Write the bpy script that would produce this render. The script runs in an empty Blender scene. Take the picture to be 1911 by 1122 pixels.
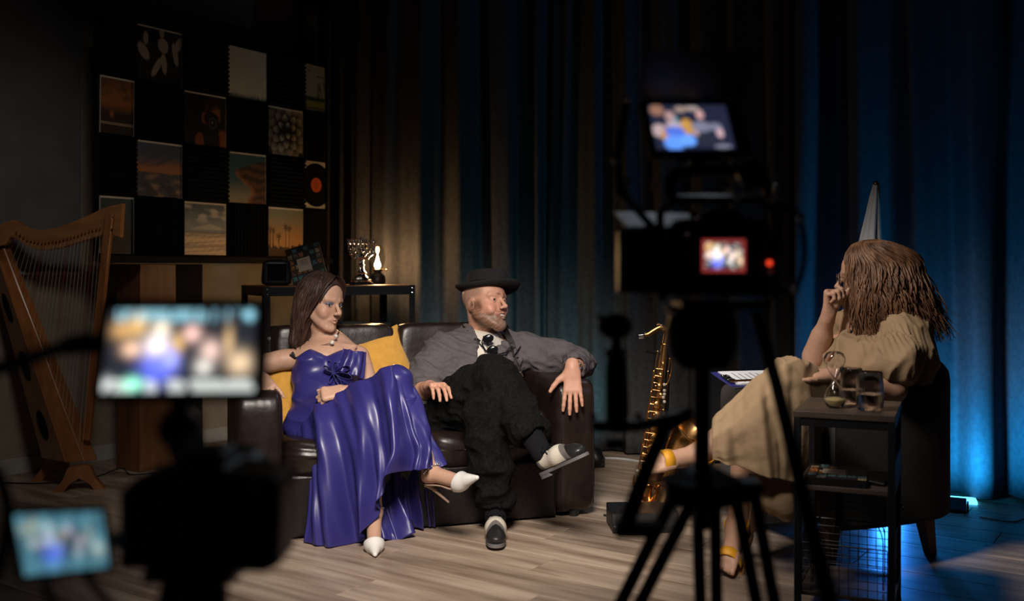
import bpy, bmesh, math, random
import numpy as np
from mathutils import Vector, Matrix

rnd = random.Random(11)
SC = bpy.context.scene
COL = SC.collection

# ------------------------------------------------------------------ camera
CAM_H = 1.08
F_PX = 35.0 / 36.0 * 1911.0
cam_d = bpy.data.cameras.new('camera')
cam_d.lens = 35.0
cam_d.sensor_width = 36.0
cam_d.shift_y = -61.0 / 1911.0
cam_d.clip_start = 0.05
cam_d.dof.use_dof = True
cam_d.dof.focus_distance = 4.1
cam_d.dof.aperture_fstop = 2.0
cam = bpy.data.objects.new('camera', cam_d)
cam.location = (0, 0, CAM_H)
cam.rotation_euler = (math.radians(90), 0, 0)
COL.objects.link(cam)
SC.camera = cam

# ------------------------------------------------------------------ world, exposure
world = bpy.data.worlds.new('world')
SC.world = world
world.use_nodes = True
world.node_tree.nodes['Background'].inputs[0].default_value = (0.55, 0.6, 0.7, 1)
world.node_tree.nodes['Background'].inputs[1].default_value = 0.004
SC.view_settings.view_transform = 'Standard'
SC.view_settings.look = 'None'
SC.view_settings.gamma = 1.0
SC.view_settings.exposure = 0.0
SC.view_settings.use_curve_mapping = False


# ------------------------------------------------------------------ studio lights
def aim(o, target):
    d = Vector(target) - o.location
    o.rotation_euler = d.to_track_quat('-Z', 'Y').to_euler()


def area(name, loc, target, size, power, color, spread=180, size_y=None):
    l = bpy.data.lights.new(name, 'AREA')
    l.size = size
    if size_y:
        l.shape = 'RECTANGLE'
        l.size_y = size_y
    l.energy = power
    l.color = color
    l.spread = math.radians(spread)
    o = bpy.data.objects.new(name, l)
    o.location = loc
    COL.objects.link(o)
    aim(o, target)
    return o


def spot(name, loc, target, power, color, angle, blend=0.6, radius=0.05):
    l = bpy.data.lights.new(name, 'SPOT')
    l.energy = power
    l.color = color
    l.spot_size = math.radians(angle)
    l.spot_blend = blend
    l.shadow_soft_size = radius
    o = bpy.data.objects.new(name, l)
    o.location = loc
    COL.objects.link(o)
    aim(o, target)
    return o


# gridded softboxes of the studio rig, above and in front of the set, plus added fill and rim spots
spot('key_softbox_sofa', (-0.10, 1.15, 2.55), (-0.22, 3.95, 0.42), 690, (1.0, 0.91, 0.82), 42, 0.7, 0.42)
spot('key_softbox_chair', (-0.45, 2.45, 2.7), (1.25, 3.70, 0.75), 270, (1.0, 0.91, 0.82), 40, 0.8, 0.32)
spot('added_face_fill', (-0.42, 1.65, 1.80), (-0.30, 4.40, 0.78), 62, (1.0, 0.93, 0.87), 30, 0.9, 0.40)  # added frontal fill, softens the shading on the couple's faces
spot('hair_light', (0.9, 5.0, 2.75), (0.1, 4.3, 0.8), 22, (0.75, 0.85, 1.0), 60, 0.8, 0.12)
spot('cool_side_light', (2.1, 3.0, 1.75), (0.0, 4.5, 0.80), 17, (0.34, 0.40, 1.0), 22, 0.8, 0.10)
spot('added_wall_fill', (-0.7, 2.3, 2.75), (-2.50, 5.1, 0.80), 50, (1.0, 0.90, 0.80), 54, 1.0, 0.3)  # added spot that lifts the dark left wall, no known fixture
spot('added_rim_spot', (0.75, 4.9, 2.82), (0.25, 1.45, 1.05), 13, (0.80, 0.88, 1.0), 40, 0.8, 0.10)  # added from behind to put glints on the camera rigs
# coloured uplights standing on the floor by the curtains, plus an added spill spot
spot('blue_uplight', (1.97, 4.42, 0.09), (2.16, 4.70, 0.55), 52, (0.02, 0.47, 1.0), 150, 0.9, 0.04)
spot('blue_uplight_far', (1.50, 4.62, 0.10), (1.75, 4.92, 0.9), 6, (0.02, 0.36, 1.0), 140, 0.9, 0.04)
spot('added_blue_spill', (1.72, 4.56, 0.13), (1.36, 3.72, 0.03), 16, (0.03, 0.26, 1.0), 70, 0.8, 0.04)  # added low spot standing in for the uplight's spill under the chair
spot('teal_uplight', (0.45, 5.38, 0.10), (0.15, 5.90, 0.45), 15, (0.0, 0.50, 0.66), 112, 0.9, 0.04)
spot('teal_uplight_shelf', (-0.25, 5.62, 0.08), (-0.22, 5.95, 0.42), 6, (0.0, 0.50, 0.66), 96, 0.9, 0.04)

# ------------------------------------------------------------------ materials
MATS = {}


def mat(name, col, rough=0.6, metal=0.0, col2=None, scale=8.0, bump=0.0, bscale=60.0, stretch=None,
        spec=None, sheen=0.0, coat=0.0, trans=0.0, ior=1.45, emit=None, estr=0.0, attr=None, sss=0.0, detail=4.0,
        objrand=0.0, rvar=0.0):
    m = bpy.data.materials.new(name)
    MATS[name] = m
    m.use_nodes = True
    nt = m.node_tree
    N, L = nt.nodes, nt.links
    b = N['Principled BSDF']
    b.inputs['Roughness'].default_value = rough
    b.inputs['Metallic'].default_value = metal
    b.inputs['IOR'].default_value = ior
    b.inputs['Transmission Weight'].default_value = trans
    if spec is not None:
        b.inputs['Specular IOR Level'].default_value = spec
    if sheen:
        b.inputs['Sheen Weight'].default_value = sheen
        b.inputs['Sheen Roughness'].default_value = 0.5
    if coat:
        b.inputs['Coat Weight'].default_value = coat
        b.inputs['Coat Roughness'].default_value = 0.15
    if sss:
        b.inputs['Subsurface Weight'].default_value = sss
        b.inputs['Subsurface Radius'].default_value = (0.008, 0.003, 0.0015)
        b.inputs['Subsurface Scale'].default_value = 1.0
    if emit:
        b.inputs['Emission Color'].default_value = (*emit, 1)
        b.inputs['Emission Strength'].default_value = estr
    tc = N.new('ShaderNodeTexCoord')
    mp = N.new('ShaderNodeMapping')
    L.new(tc.outputs['Object'], mp.inputs['Vector'])
    if stretch:
        mp.inputs['Scale'].default_value = stretch
    nz = N.new('ShaderNodeTexNoise')
    nz.inputs['Scale'].default_value = scale
    nz.inputs['Detail'].default_value = detail
    L.new(mp.outputs['Vector'], nz.inputs['Vector'])
    src = None
    if attr:
        at = N.new('ShaderNodeVertexColor')
        at.layer_name = attr
        src = at.outputs['Color']
        if col2 is not None:
            mx = N.new('ShaderNodeMix')
            mx.data_type = 'RGBA'
            mx.blend_type = 'MULTIPLY'
            mx.inputs['Factor'].default_value = 1.0
            rp = N.new('ShaderNodeValToRGB')
            rp.color_ramp.elements[0].position = 0.3
            rp.color_ramp.elements[1].position = 0.7
            rp.color_ramp.elements[0].color = (*col2, 1)
            rp.color_ramp.elements[1].color = (1, 1, 1, 1)
            L.new(nz.outputs['Fac'], rp.inputs['Fac'])
            L.new(src, mx.inputs['A'])
            L.new(rp.outputs['Color'], mx.inputs['B'])
            src = mx.outputs['Result']
    else:
        rp = N.new('ShaderNodeValToRGB')
        c2 = col2 if col2 is not None else tuple(c * 0.8 for c in col)
        rp.color_ramp.elements[0].position = 0.32
        rp.color_ramp.elements[1].position = 0.68
        rp.color_ramp.elements[0].color = (*c2, 1)
        rp.color_ramp.elements[1].color = (*col, 1)
        L.new(nz.outputs['Fac'], rp.inputs['Fac'])
        src = rp.outputs['Color']
    if objrand:
        oi = N.new('ShaderNodeObjectInfo')
        hs = N.new('ShaderNodeHueSaturation')
        mr = N.new('ShaderNodeMapRange')
        mr.inputs['To Min'].default_value = 1 - objrand
        mr.inputs['To Max'].default_value = 1 + objrand
        L.new(oi.outputs['Random'], mr.inputs['Value'])
        L.new(mr.outputs['Result'], hs.inputs['Value'])
        L.new(src, hs.inputs['Color'])
        src = hs.outputs['Color']
        # every piece samples a different stretch of grain
        ad = N.new('ShaderNodeVectorMath')
        ad.operation = 'SCALE'
        ad.inputs[0].default_value = (17.0, 9.0, 5.0)
        L.new(oi.outputs['Random'], ad.inputs['Scale'])
        L.new(ad.outputs['Vector'], mp.inputs['Location'])
    L.new(src, b.inputs['Base Color'])
    if rvar:
        mr2 = N.new('ShaderNodeMapRange')
        mr2.inputs['To Min'].default_value = max(0.02, rough - rvar)
        mr2.inputs['To Max'].default_value = min(1, rough + rvar)
        L.new(nz.outputs['Fac'], mr2.inputs['Value'])
        L.new(mr2.outputs['Result'], b.inputs['Roughness'])
    if bump:
        n2 = N.new('ShaderNodeTexNoise')
        n2.inputs['Scale'].default_value = bscale
        n2.inputs['Detail'].default_value = 3.0
        L.new(mp.outputs['Vector'], n2.inputs['Vector'])
        bp = N.new('ShaderNodeBump')
        bp.inputs['Strength'].default_value = bump
        bp.inputs['Distance'].default_value = 0.01
        L.new(n2.outputs['Fac'], bp.inputs['Height'])
        L.new(bp.outputs['Normal'], b.inputs['Normal'])
    return m


def emit_attr(name, strength, rough=0.3):
    m = mat(name, (0.01, 0.01, 0.01), rough)
    nt = m.node_tree
    at = nt.nodes.new('ShaderNodeVertexColor')
    at.layer_name = 'Col'
    b = nt.nodes['Principled BSDF']
    nt.links.new(at.outputs['Color'], b.inputs['Emission Color'])
    b.inputs['Emission Strength'].default_value = strength
    return m


mat('floor_wood', (0.50, 0.385, 0.295), 0.42, col2=(0.215, 0.148, 0.104), scale=2.3, stretch=(0.75, 7.0, 7.0), bump=0.12, bscale=5,
    detail=7, objrand=0.22, rvar=0.08)
mat('floor_slab', (0.03, 0.022, 0.017), 0.9)
mat('wall_beige', (0.42, 0.355, 0.27), 0.85, bump=0.03, bscale=120)
mat('wall_grey', (0.20, 0.20, 0.205), 0.85, bump=0.03, bscale=90)
mat('ceiling_black', (0.008, 0.008, 0.009), 0.95, spec=0.1)
mat('trim_white', (0.55, 0.53, 0.49), 0.5)
mat('curtain_charcoal', (0.070, 0.068, 0.068), 0.92, col2=(0.05, 0.049, 0.05), scale=40, bump=0.15, bscale=400, spec=0.12)
mat('curtain_blue', (0.060, 0.075, 0.095), 0.9, col2=(0.045, 0.057, 0.073), scale=40, bump=0.15, bscale=400, spec=0.12)
mat('foam_black', (0.008, 0.008, 0.008), 0.98, spec=0.08, bump=0.4, bscale=300)
mat('board_black', (0.012, 0.011, 0.011), 0.9, spec=0.2)
mat('wood_cabinet', (0.20, 0.085, 0.035), 0.5, col2=(0.12, 0.05, 0.022), scale=4, stretch=(6, 6, 0.7), bump=0.05, bscale=20)
mat('harp_wood', (0.40, 0.165, 0.06), 0.35, col2=(0.27, 0.10, 0.035), scale=5, stretch=(5, 5, 0.8), bump=0.04, bscale=12, coat=0.25)
mat('harp_wood_light', (0.50, 0.24, 0.095), 0.35, col2=(0.36, 0.15, 0.055), scale=5, stretch=(1, 5, 5), bump=0.04, bscale=12, coat=0.3)
mat('string_pale', (0.5, 0.45, 0.38), 0.4)
mat('string_red', (0.35, 0.08, 0.06), 0.4)
mat('leather', (0.022, 0.0125, 0.0095), 0.34, col2=(0.013, 0.0075, 0.006), scale=12, bump=0.09, bscale=38, rvar=0.1)
mat('leather_black', (0.012, 0.009, 0.008), 0.4, bump=0.2, bscale=80)
mat('cushion_yellow', (0.66, 0.34, 0.05), 0.85, col2=(0.56, 0.28, 0.04), scale=30, bump=0.3, bscale=260, sheen=0.3)
mat('metal_black', (0.014, 0.014, 0.015), 0.42, metal=0.2)
mat('plastic_black', (0.012, 0.012, 0.013), 0.42, bump=0.05, bscale=300)
mat('plastic_gloss', (0.008, 0.008, 0.009), 0.12)
mat('rubber', (0.018, 0.018, 0.018), 0.8)
mat('chrome', (0.7, 0.7, 0.72), 0.14, metal=1.0)
mat('silver', (0.75, 0.70, 0.66), 0.13, metal=1.0, bump=0.5, bscale=90)
mat('brass', (0.85, 0.50, 0.20), 0.25, metal=1.0, col2=(0.62, 0.33, 0.12), scale=14)
mat('brass_dark', (0.42, 0.24, 0.09), 0.3, metal=1.0)
mat('pearl', (0.75, 0.70, 0.62), 0.18)
mat('pearl_dull', (0.42, 0.38, 0.33), 0.3)
mat('glass', (1, 1, 1), 0.0, col2=(1, 1, 1), trans=1.0, ior=1.45)
mat('lamp_glass', (1.0, 0.98, 0.95), 0.0, col2=(1.0, 0.98, 0.95), trans=1.0, ior=1.12)
mat('water', (1, 1, 1), 0.0, col2=(1, 1, 1), trans=1.0, ior=1.33)
mat('sand', (0.78, 0.62, 0.28), 0.9, bump=0.4, bscale=800)
mat('flame', (1, 0.6, 0.2), 0.5, emit=(1.0, 0.60, 0.27), estr=430)
lgm_ = MATS['lamp_glass'].node_tree
N_ = {q_: lgm_.nodes.new(q_) for q_ in ('ShaderNodeBsdfTransparent', 'ShaderNodeBsdfGlossy', 'ShaderNodeMixShader', 'ShaderNodeLayerWeight')}
N_['ShaderNodeOutputMaterial'] = lgm_.nodes['Material Output']
N_['ShaderNodeBsdfGlossy'].inputs['Roughness'].default_value = 0.03
N_['ShaderNodeLayerWeight'].inputs['Blend'].default_value = 0.22
lgm_.links.new(N_['ShaderNodeLayerWeight'].outputs['Facing'], N_['ShaderNodeMixShader'].inputs[0])
lgm_.links.new(N_['ShaderNodeBsdfTransparent'].outputs[0], N_['ShaderNodeMixShader'].inputs[1])
lgm_.links.new(N_['ShaderNodeBsdfGlossy'].outputs[0], N_['ShaderNodeMixShader'].inputs[2])
lgm_.links.new(N_['ShaderNodeMixShader'].outputs[0], N_['ShaderNodeOutputMaterial'].inputs[0])
mat('paper', (0.82, 0.83, 0.86), 0.8)
mat('ink', (0.12, 0.12, 0.14), 0.8)
mat('clip_blue', (0.035, 0.035, 0.20), 0.4)
mat('chair_fabric', (0.050, 0.042, 0.038), 0.95, col2=(0.035, 0.031, 0.028), scale=60, bump=0.3, bscale=500, spec=0.15, sheen=0.15)
mat('chair_leg', (0.17, 0.085, 0.04), 0.5, col2=(0.11, 0.052, 0.025), scale=5, stretch=(6, 6, 0.8))
mat('table_wood', (0.10, 0.072, 0.056), 0.38, col2=(0.062, 0.044, 0.035), scale=6, stretch=(1, 6, 6), bump=0.05, bscale=18)
mat('cable_white', (0.6, 0.6, 0.6), 0.5)
mat('print', (1, 1, 1), 0.5, attr='Col')
mat('print_gloss', (1, 1, 1), 0.25, attr='Col')
mat('print_border', (0.62, 0.55, 0.46), 0.6)
mat('vinyl', (0.010, 0.010, 0.010), 0.22)
mat('label_orange', (0.75, 0.13, 0.03), 0.5)
mat('flag_white', (0.72, 0.73, 0.76), 0.6, bump=0.1, bscale=200)
mat('flag_blue', (0.02, 0.035, 0.42), 0.6, bump=0.1, bscale=200)
mat('red_led', (0.5, 0.02, 0.01), 0.4, emit=(1.0, 0.06, 0.02), estr=1.3)
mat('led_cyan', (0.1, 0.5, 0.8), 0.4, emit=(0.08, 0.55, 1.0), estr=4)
emit_attr('screen', 1.0)

# ------------------------------------------------------------------ object helpers
WM = {}


def link(o, parent=None):
    COL.objects.link(o)
    if parent is not None:
        o.parent = parent
    return o


def tag(o, label=None, cat=None, group=None, kind=None):
    if label:
        o['label'] = label
    if cat:
        o['category'] = cat
    if group:
        o['group'] = group
    if kind:
        o['kind'] = kind
    return o


def thing(name, label, cat, loc=(0, 0, 0), rz=0.0, group=None):
    o = bpy.data.objects.new(name, None)
    o.empty_display_size = 0.1
    o.location = loc
    o.rotation_euler = (0, 0, rz)
    link(o)
    WM[o.name] = Matrix.Translation(Vector(loc)) @ Matrix.Rotation(rz, 4, 'Z')
    return tag(o, label, cat, group)


def PX(px, py, d):
    """point seen at pixel (px,py) of the 1911x1122 frame when it stands d metres in front of the camera"""
    return Vector(((px - 955.5) / F_PX * d, d, CAM_H - (py - 500.0) / F_PX * d))


def catmull(pts, n, closed=False):
    p = [np.array(q, float) for q in pts]
    m = len(p)
    out = []
    segs = m if closed else m - 1
    for i in range(n):
        t = i / n * segs if closed else i / (n - 1) * segs
        k = min(int(t), segs - 1)
        u = t - k
        if closed:
            a, b, c, d = p[(k - 1) % m], p[k % m], p[(k + 1) % m], p[(k + 2) % m]
        else:
            b, c = p[k], p[k + 1]
            a = p[k - 1] if k > 0 else 2 * b - c
            d = p[k + 2] if k + 2 < m else 2 * c - b
        out.append(0.5 * ((2 * b) + (-a + c) * u + (2 * a - 5 * b + 4 * c - d) * u * u + (-a + 3 * b - 3 * c + d) * u ** 3))
    return np.array(out)


class MB:
    """collects shapes that become one mesh object"""

    def __init__(self):
        self.v = []
        self.f = []
        self.c = None

    def add(self, vs, fs):
        o = len(self.v)
        self.v += [tuple(map(float, q)) for q in vs]
        self.f += [tuple(i + o for i in q) for q in fs]
        return self

    def box(self, c, s, rot=None, taper=None):
        x, y, z = s[0] / 2, s[1] / 2, s[2] / 2
        vs = [Vector((sx * x, sy * y, sz * z)) for sz in (-1, 1) for sy in (-1, 1) for sx in (-1, 1)]
        if taper:
            for i in range(4, 8):
                vs[i].x *= taper
                vs[i].y *= taper
        if rot is not None:
            vs = [rot @ q for q in vs]
        c = Vector(c)
        return self.add([q + c for q in vs], [(0, 2, 3, 1), (4, 5, 7, 6), (0, 1, 5, 4), (2, 6, 7, 3), (0, 4, 6, 2), (1, 3, 7, 5)])

    def box2(self, a, b):
        return self.box([(a[i] + b[i]) / 2 for i in range(3)], [abs(a[i] - b[i]) for i in range(3)])

    def prism(self, poly, z0, z1, axis='z'):
        n = len(poly)
        f = {'z': lambda a, b, c: (a, b, c), 'y': lambda a, b, c: (a, c, b), 'x': lambda a, b, c: (c, a, b)}[axis]
        vs = [f(a, b, z0) for a, b in poly] + [f(a, b, z1) for a, b in poly]
        fs = [tuple(range(n))[::-1], tuple(range(n, 2 * n))] + [(i, (i + 1) % n, n + (i + 1) % n, n + i) for i in range(n)]
        return self.add(vs, fs)

    def tube(self, pts, r, n=8, cap=True, flat=None):
        pts = [Vector(p) for p in pts]
        m = len(pts)
        rs = r if isinstance(r, (list, tuple, np.ndarray)) else [r] * m
        o = len(self.v)
        prev = None
        for i, p in enumerate(pts):
            t = (pts[min(i + 1, m - 1)] - pts[max(i - 1, 0)])
            if t.length < 1e-9:
                t = Vector((0, 0, 1))
            t.normalize()
            if prev is None:
                a = Vector((0, 0, 1)) if abs(t.z) < 0.9 else Vector((1, 0, 0))
                u = t.cross(a).normalized()
            else:
                u = (prev - t * prev.dot(t))
                u = u.normalized() if u.length > 1e-6 else t.orthogonal().normalized()
            prev = u
            w = t.cross(u)
            for k in range(n):
                an = 2 * math.pi * k / n
                fl = flat if flat else 1.0
                q = p + (u * math.cos(an) + w * math.sin(an) * fl) * rs[i]
                self.v.append(tuple(q))
        for i in range(m - 1):
            for k in range(n):
                a = o + i * n + k
                b = o + i * n + (k + 1) % n
                self.f.append((a, b, b + n, a + n))
        if cap:
            self.f.append(tuple(o + k for k in range(n))[::-1])
            self.f.append(tuple(o + (m - 1) * n + k for k in range(n)))
        return self

    def cyl(self, p0, p1, r0, r1=None, n=16):
        return self.tube([p0, p1], [r0, r0 if r1 is None else r1], n)

    def lathe(self, prof, n=24, org=(0, 0, 0), M=None, sx=1.0, sy=1.0, ribs=0, rib=0.0):
        o = len(self.v)
        org = Vector(org)
        for r, z in prof:
            for k in range(n):
                an = 2 * math.pi * k / n
                rr = r * (1 + rib * math.cos(ribs * an)) if ribs else r
                q = Vector((rr * math.cos(an) * sx, rr * math.sin(an) * sy, z))
                if M is not None:
                    q = M @ q
                self.v.append(tuple(q + org))
        for i in range(len(prof) - 1):
            for k in range(n):
                a = o + i * n + k
                b = o + i * n + (k + 1) % n
                self.f.append((a, b, b + n, a + n))
        if prof[0][0] > 1e-6:
            self.f.append(tuple(o + k for k in range(n))[::-1])
        if prof[-1][0] > 1e-6:
            self.f.append(tuple(o + (len(prof) - 1) * n + k for k in range(n)))
        return self

    def ball(self, c, r, n=12, m=8, M=None):
        rr = r if isinstance(r, (tuple, list)) else (r, r, r)
        prof = [(math.sin(math.pi * i / m), -math.cos(math.pi * i / m)) for i in range(m + 1)]
        o = len(self.v)
        self.lathe([(max(a, 1e-7), b) for a, b in prof], n)
        for i in range(o, len(self.v)):
            q = Vector(self.v[i])
            q = Vector((q.x * rr[0], q.y * rr[1], q.z * rr[2]))
            if M is not None:
                q = M @ q
            self.v[i] = tuple(q + Vector(c))
        return self

    def torus(self, c, R, r, M=None, n=24, m=8, a0=0.0, a1=2 * math.pi):
        full = abs(a1 - a0 - 2 * math.pi) < 1e-6
        pts = []
        for i in range(n + (0 if full else 1)):
            an = a0 + (a1 - a0) * i / n
            q = Vector((R * math.cos(an), R * math.sin(an), 0))
            pts.append((M @ q if M is not None else q) + Vector(c))
        if full:
            pts += [pts[0], pts[1]]
        return self.tube(pts, r, m, cap=not full)

    def grid(self, G, closed_u=False):
        """G: array rows x cols x 3"""
        G = np.asarray(G)
        a, b = G.shape[:2]
        o = len(self.v)
        self.v += [tuple(q) for q in G.reshape(-1, 3)]
        for i in range(a - 1):
            for j in range(b if closed_u else b - 1):
                j2 = (j + 1) % b
                self.f.append((o + i * b + j, o + i * b + j2, o + (i + 1) * b + j2, o + (i + 1) * b + j))
        return self

    def build(self, name, m, parent=None, smooth=False, bevel=0.0, world=False, solid=0.0, auto=True, subsurf=0, seg=2, offset=0.0):
        me = bpy.data.meshes.new(name)
        me.from_pydata(self.v, [], self.f)
        me.validate()
        if world and parent is not None:
            me.transform(WM[parent.name].inverted())
        me.update()
        bm = bmesh.new()
        bm.from_mesh(me)
        bmesh.ops.recalc_face_normals(bm, faces=bm.faces)
        bm.to_mesh(me)
        bm.free()
        o = bpy.data.objects.new(name, me)
        mm = MATS[m] if isinstance(m, str) else m
        me.materials.append(mm)
        link(o, parent)
        WM[o.name] = WM[parent.name] if parent is not None else Matrix.Identity(4)
        if bevel:
            bv = o.modifiers.new('bevel', 'BEVEL')
            bv.width = bevel
            bv.segments = seg
            bv.limit_method = 'ANGLE'
            bv.angle_limit = math.radians(40)
        if solid:
            sd = o.modifiers.new('solid', 'SOLIDIFY')
            sd.thickness = solid
            sd.offset = offset
        if subsurf:
            ss = o.modifiers.new('sub', 'SUBSURF')
            ss.levels = subsurf
            ss.render_levels = subsurf
        if smooth:
            me.polygons.foreach_set('use_smooth', [True] * len(me.polygons))
            if auto:
                try:
                    me.set_sharp_from_angle(angle=math.radians(42))
                except Exception:
                    pass
        return o


def place_mesh(o, loc, rz=0.0):
    """one-mesh thing authored in local coordinates"""
    o.location = loc
    o.rotation_euler = (0, 0, rz)
    WM[o.name] = Matrix.Translation(Vector(loc)) @ Matrix.Rotation(rz, 4, 'Z')
    return o


def recentre(o):
    """move the origin of a mesh authored in world coordinates to its base"""
    me = o.data
    co = np.empty(len(me.vertices) * 3)
    me.vertices.foreach_get('co', co)
    co = co.reshape(-1, 3)
    c = Vector(((co[:, 0].min() + co[:, 0].max()) / 2, (co[:, 1].min() + co[:, 1].max()) / 2, co[:, 2].min()))
    me.transform(Matrix.Translation(-c))
    o.location = c
    WM[o.name] = Matrix.Translation(c)
    return o


def copy_tree(o, parent=None):
    c = o.copy()
    COL.objects.link(c)
    if parent is not None:
        c.parent = parent
    WM[c.name] = WM[o.name]
    for ch in list(o.children):
        copy_tree(ch, c)
    return c


def raster(name, fn, nx, ny, w, h, m, parent, z=0.0):
    """flat print or screen: nx*ny cells coloured by fn(u,v) (u right, v up), in the local XZ plane, facing -Y"""
    xs = np.linspace(-w / 2, w / 2, nx + 1)
    zs = np.linspace(0, h, ny + 1)
    V = [(x, z, q) for q in zs for x in xs]
    Fc = [(j * (nx + 1) + i, j * (nx + 1) + i + 1, (j + 1) * (nx + 1) + i + 1, (j + 1) * (nx + 1) + i)
          for j in range(ny) for i in range(nx)]
    me = bpy.data.meshes.new(name)
    me.from_pydata(V, [], Fc)
    u, v = np.meshgrid((np.arange(nx) + 0.5) / nx, (np.arange(ny) + 0.5) / ny)
    C = np.clip(fn(u, v), 0, None).reshape(-1, 3)
    at = me.color_attributes.new('Col', 'FLOAT_COLOR', 'CORNER')
    buf = np.ones((len(Fc) * 4, 4), np.float32)
    buf[:, :3] = np.repeat(C, 4, axis=0)
    at.data.foreach_set('color', buf.ravel())
    me.materials.append(MATS[m])
    o = bpy.data.objects.new(name, me)
    link(o, parent)
    WM[o.name] = WM[parent.name] if parent is not None else Matrix.Identity(4)
    return o


def mixc(a, b, t):
    t = np.asarray(t)[..., None]
    return np.asarray(a) * (1 - t) + np.asarray(b) * t


def vnoise(x, y, z=0.0, seed=0):
    """smooth pseudo-random field in about -1..1"""
    r = np.random.RandomState(seed)
    s = 0
    for i in range(5):
        k = r.uniform(-1, 1, 3) * (1 + i * 0.7)
        s = s + np.sin(k[0] * x * 2.2 + k[1] * y * 2.2 + k[2] * z * 2.2 + r.uniform(0, 6.28)) / (1 + 0.35 * i)
    return s / 2.6


def ss(a, b, x):
    t = np.clip((np.asarray(x, float) - a) / (b - a), 0, 1)
    return t * t * (3 - 2 * t)

# ================================================================== THE ROOM
def struct(o, label=None):
    o['kind'] = 'structure'
    if label:
        o['label'] = label
    return o


fl = MB().box((0.3, 4.0, -0.06), (9.5, 9.6, 0.1)).build('floor', 'floor_slab')
struct(fl, 'grey-brown wooden plank floor of the studio')
pa = math.radians(-35)
PW, PL = 0.192, 1.285
plank_me = None
ea, eb = Vector((math.cos(pa), math.sin(pa), 0)), Vector((-math.sin(pa), math.cos(pa), 0))
cnt = 0
for r in range(-22, 40):
    off = (r * 0.43) % 1.0 * PL
    for c in range(-8, 9):
        p = Vector((0, 3.0, 0)) + eb * (r * PW) + ea * (c * PL + off)
        if not (2.3 < p.y < 6.9 and abs(p.x) < 3.1 + 0.2 * (p.y - 3)):
            continue
        # only where the frame can see the floor
        if abs(p.x) > 0.56 * p.y + 0.75 or p.y < 2.55:
            continue
        if plank_me is None:
            o = MB().box((0, 0, -0.006), (PL - 0.0025, PW - 0.0022, 0.012)).build('plank', 'floor_wood', fl, bevel=0.0012, seg=1)
            plank_me = o.data
            proto_plank = o
        else:
            o = proto_plank.copy()
            COL.objects.link(o)
            o.parent = fl
        o.location = (p.x, p.y, 0)
        o.rotation_euler = (0, 0, pa + (math.pi if (r + c) % 2 else 0))
        cnt += 1

# left wall (runs away to the right) and its grey upper panel
WO = Vector((-2.646, 5.145, 0))
wth = math.radians(52)
We = Vector((math.cos(wth), math.sin(wth), 0))
Wn = Vector((math.sin(wth), -math.cos(wth), 0))


def wallbox(t0, t1, n0, n1, z0, z1):
    a = WO + We * t0 + Wn * n0
    R = Matrix.Rotation(wth, 3, 'Z')
    c = WO + We * (t0 + t1) / 2 + Wn * (n0 + n1) / 2
    return MB().box((c.x, c.y, (z0 + z1) / 2), (t1 - t0, abs(n1 - n0), z1 - z0), R)


struct(wallbox(-3.2, 2.35, -0.12, 0, 0, 2.9).build('wall_left', 'wall_beige'), 'beige side wall behind the harp')
struct(wallbox(-3.2, 0.42, 0.0, 0.03, 1.06, 2.9).build('wall_left_upper', 'wall_grey'), 'flat grey upper panel of the side wall above the harp')
struct(wallbox(-3.2, 0.42, 0.0, 0.042, 1.045, 1.062).build('trim_1', 'trim_white', bevel=0.003), 'thin white rail under the grey wall panel')
struct(wallbox(-3.2, 2.3, 0.0, 0.014, 0.0, 0.085).build('baseboard_left', 'trim_white', bevel=0.003), 'pale baseboard along the beige wall')
struct(MB().box((0.3, 6.85, 1.45), (6.5, 0.1, 2.9)).build('wall_back', 'ceiling_black'), 'black wall hidden behind the curtains')
struct(MB().box((4.45, 4.2, 1.45), (0.1, 6.0, 2.9)).build('wall_right', 'ceiling_black'), 'black wall at the right end of the studio')
struct(MB().box((0.3, 4.0, 2.95), (9.5, 9.6, 0.1)).build('ceiling', 'ceiling_black'), 'black studio ceiling')


# curtains hung in deep folds on one ceiling track
def curtain(pts, m, seed, label, zt=2.86, fold=0.23, amp=0.062):
    n = 420
    path = catmull(pts, n)
    d = np.diff(path, axis=0)
    s = np.concatenate([[0], np.cumsum(np.hypot(d[:, 0], d[:, 1]))])
    S = np.linspace(0, s[-1], int(s[-1] / 0.011))
    x, y = np.interp(S, s, path[:, 0]), np.interp(S, s, path[:, 1])
    tx, ty = np.gradient(x), np.gradient(y)
    L = np.hypot(tx, ty)
    nx_, ny_ = ty / L, -tx / L
    rows = []
    for k, z in enumerate(np.linspace(0.012, zt, 22)):
        h = z / zt
        ph = 2 * math.pi * S / fold + 1.6 * vnoise(S * 2.1, h * 0.5, seed=seed) + 0.25 * vnoise(S * 3, h * 1.4, seed=seed + 1)
        a = amp * (0.75 + 0.45 * vnoise(S * 1.3, 3.0, seed=seed + 2)) * (1.08 - 0.2 * h)
        o = a * np.sin(ph) + 0.011 * np.sin(2.3 * ph + 1.3) + 0.006 * vnoise(S * 9, h * 2.0, seed=seed + 3)
        rows.append(np.stack([x + nx_ * o, y + ny_ * o, np.full_like(x, z)], 1))
    o = MB().grid(np.array(rows)).build('curtain', m, smooth=True, auto=False, solid=0.004)
    recentre(o)
    return tag(o, label, 'curtain', 'floor-length stage curtains')


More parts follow.
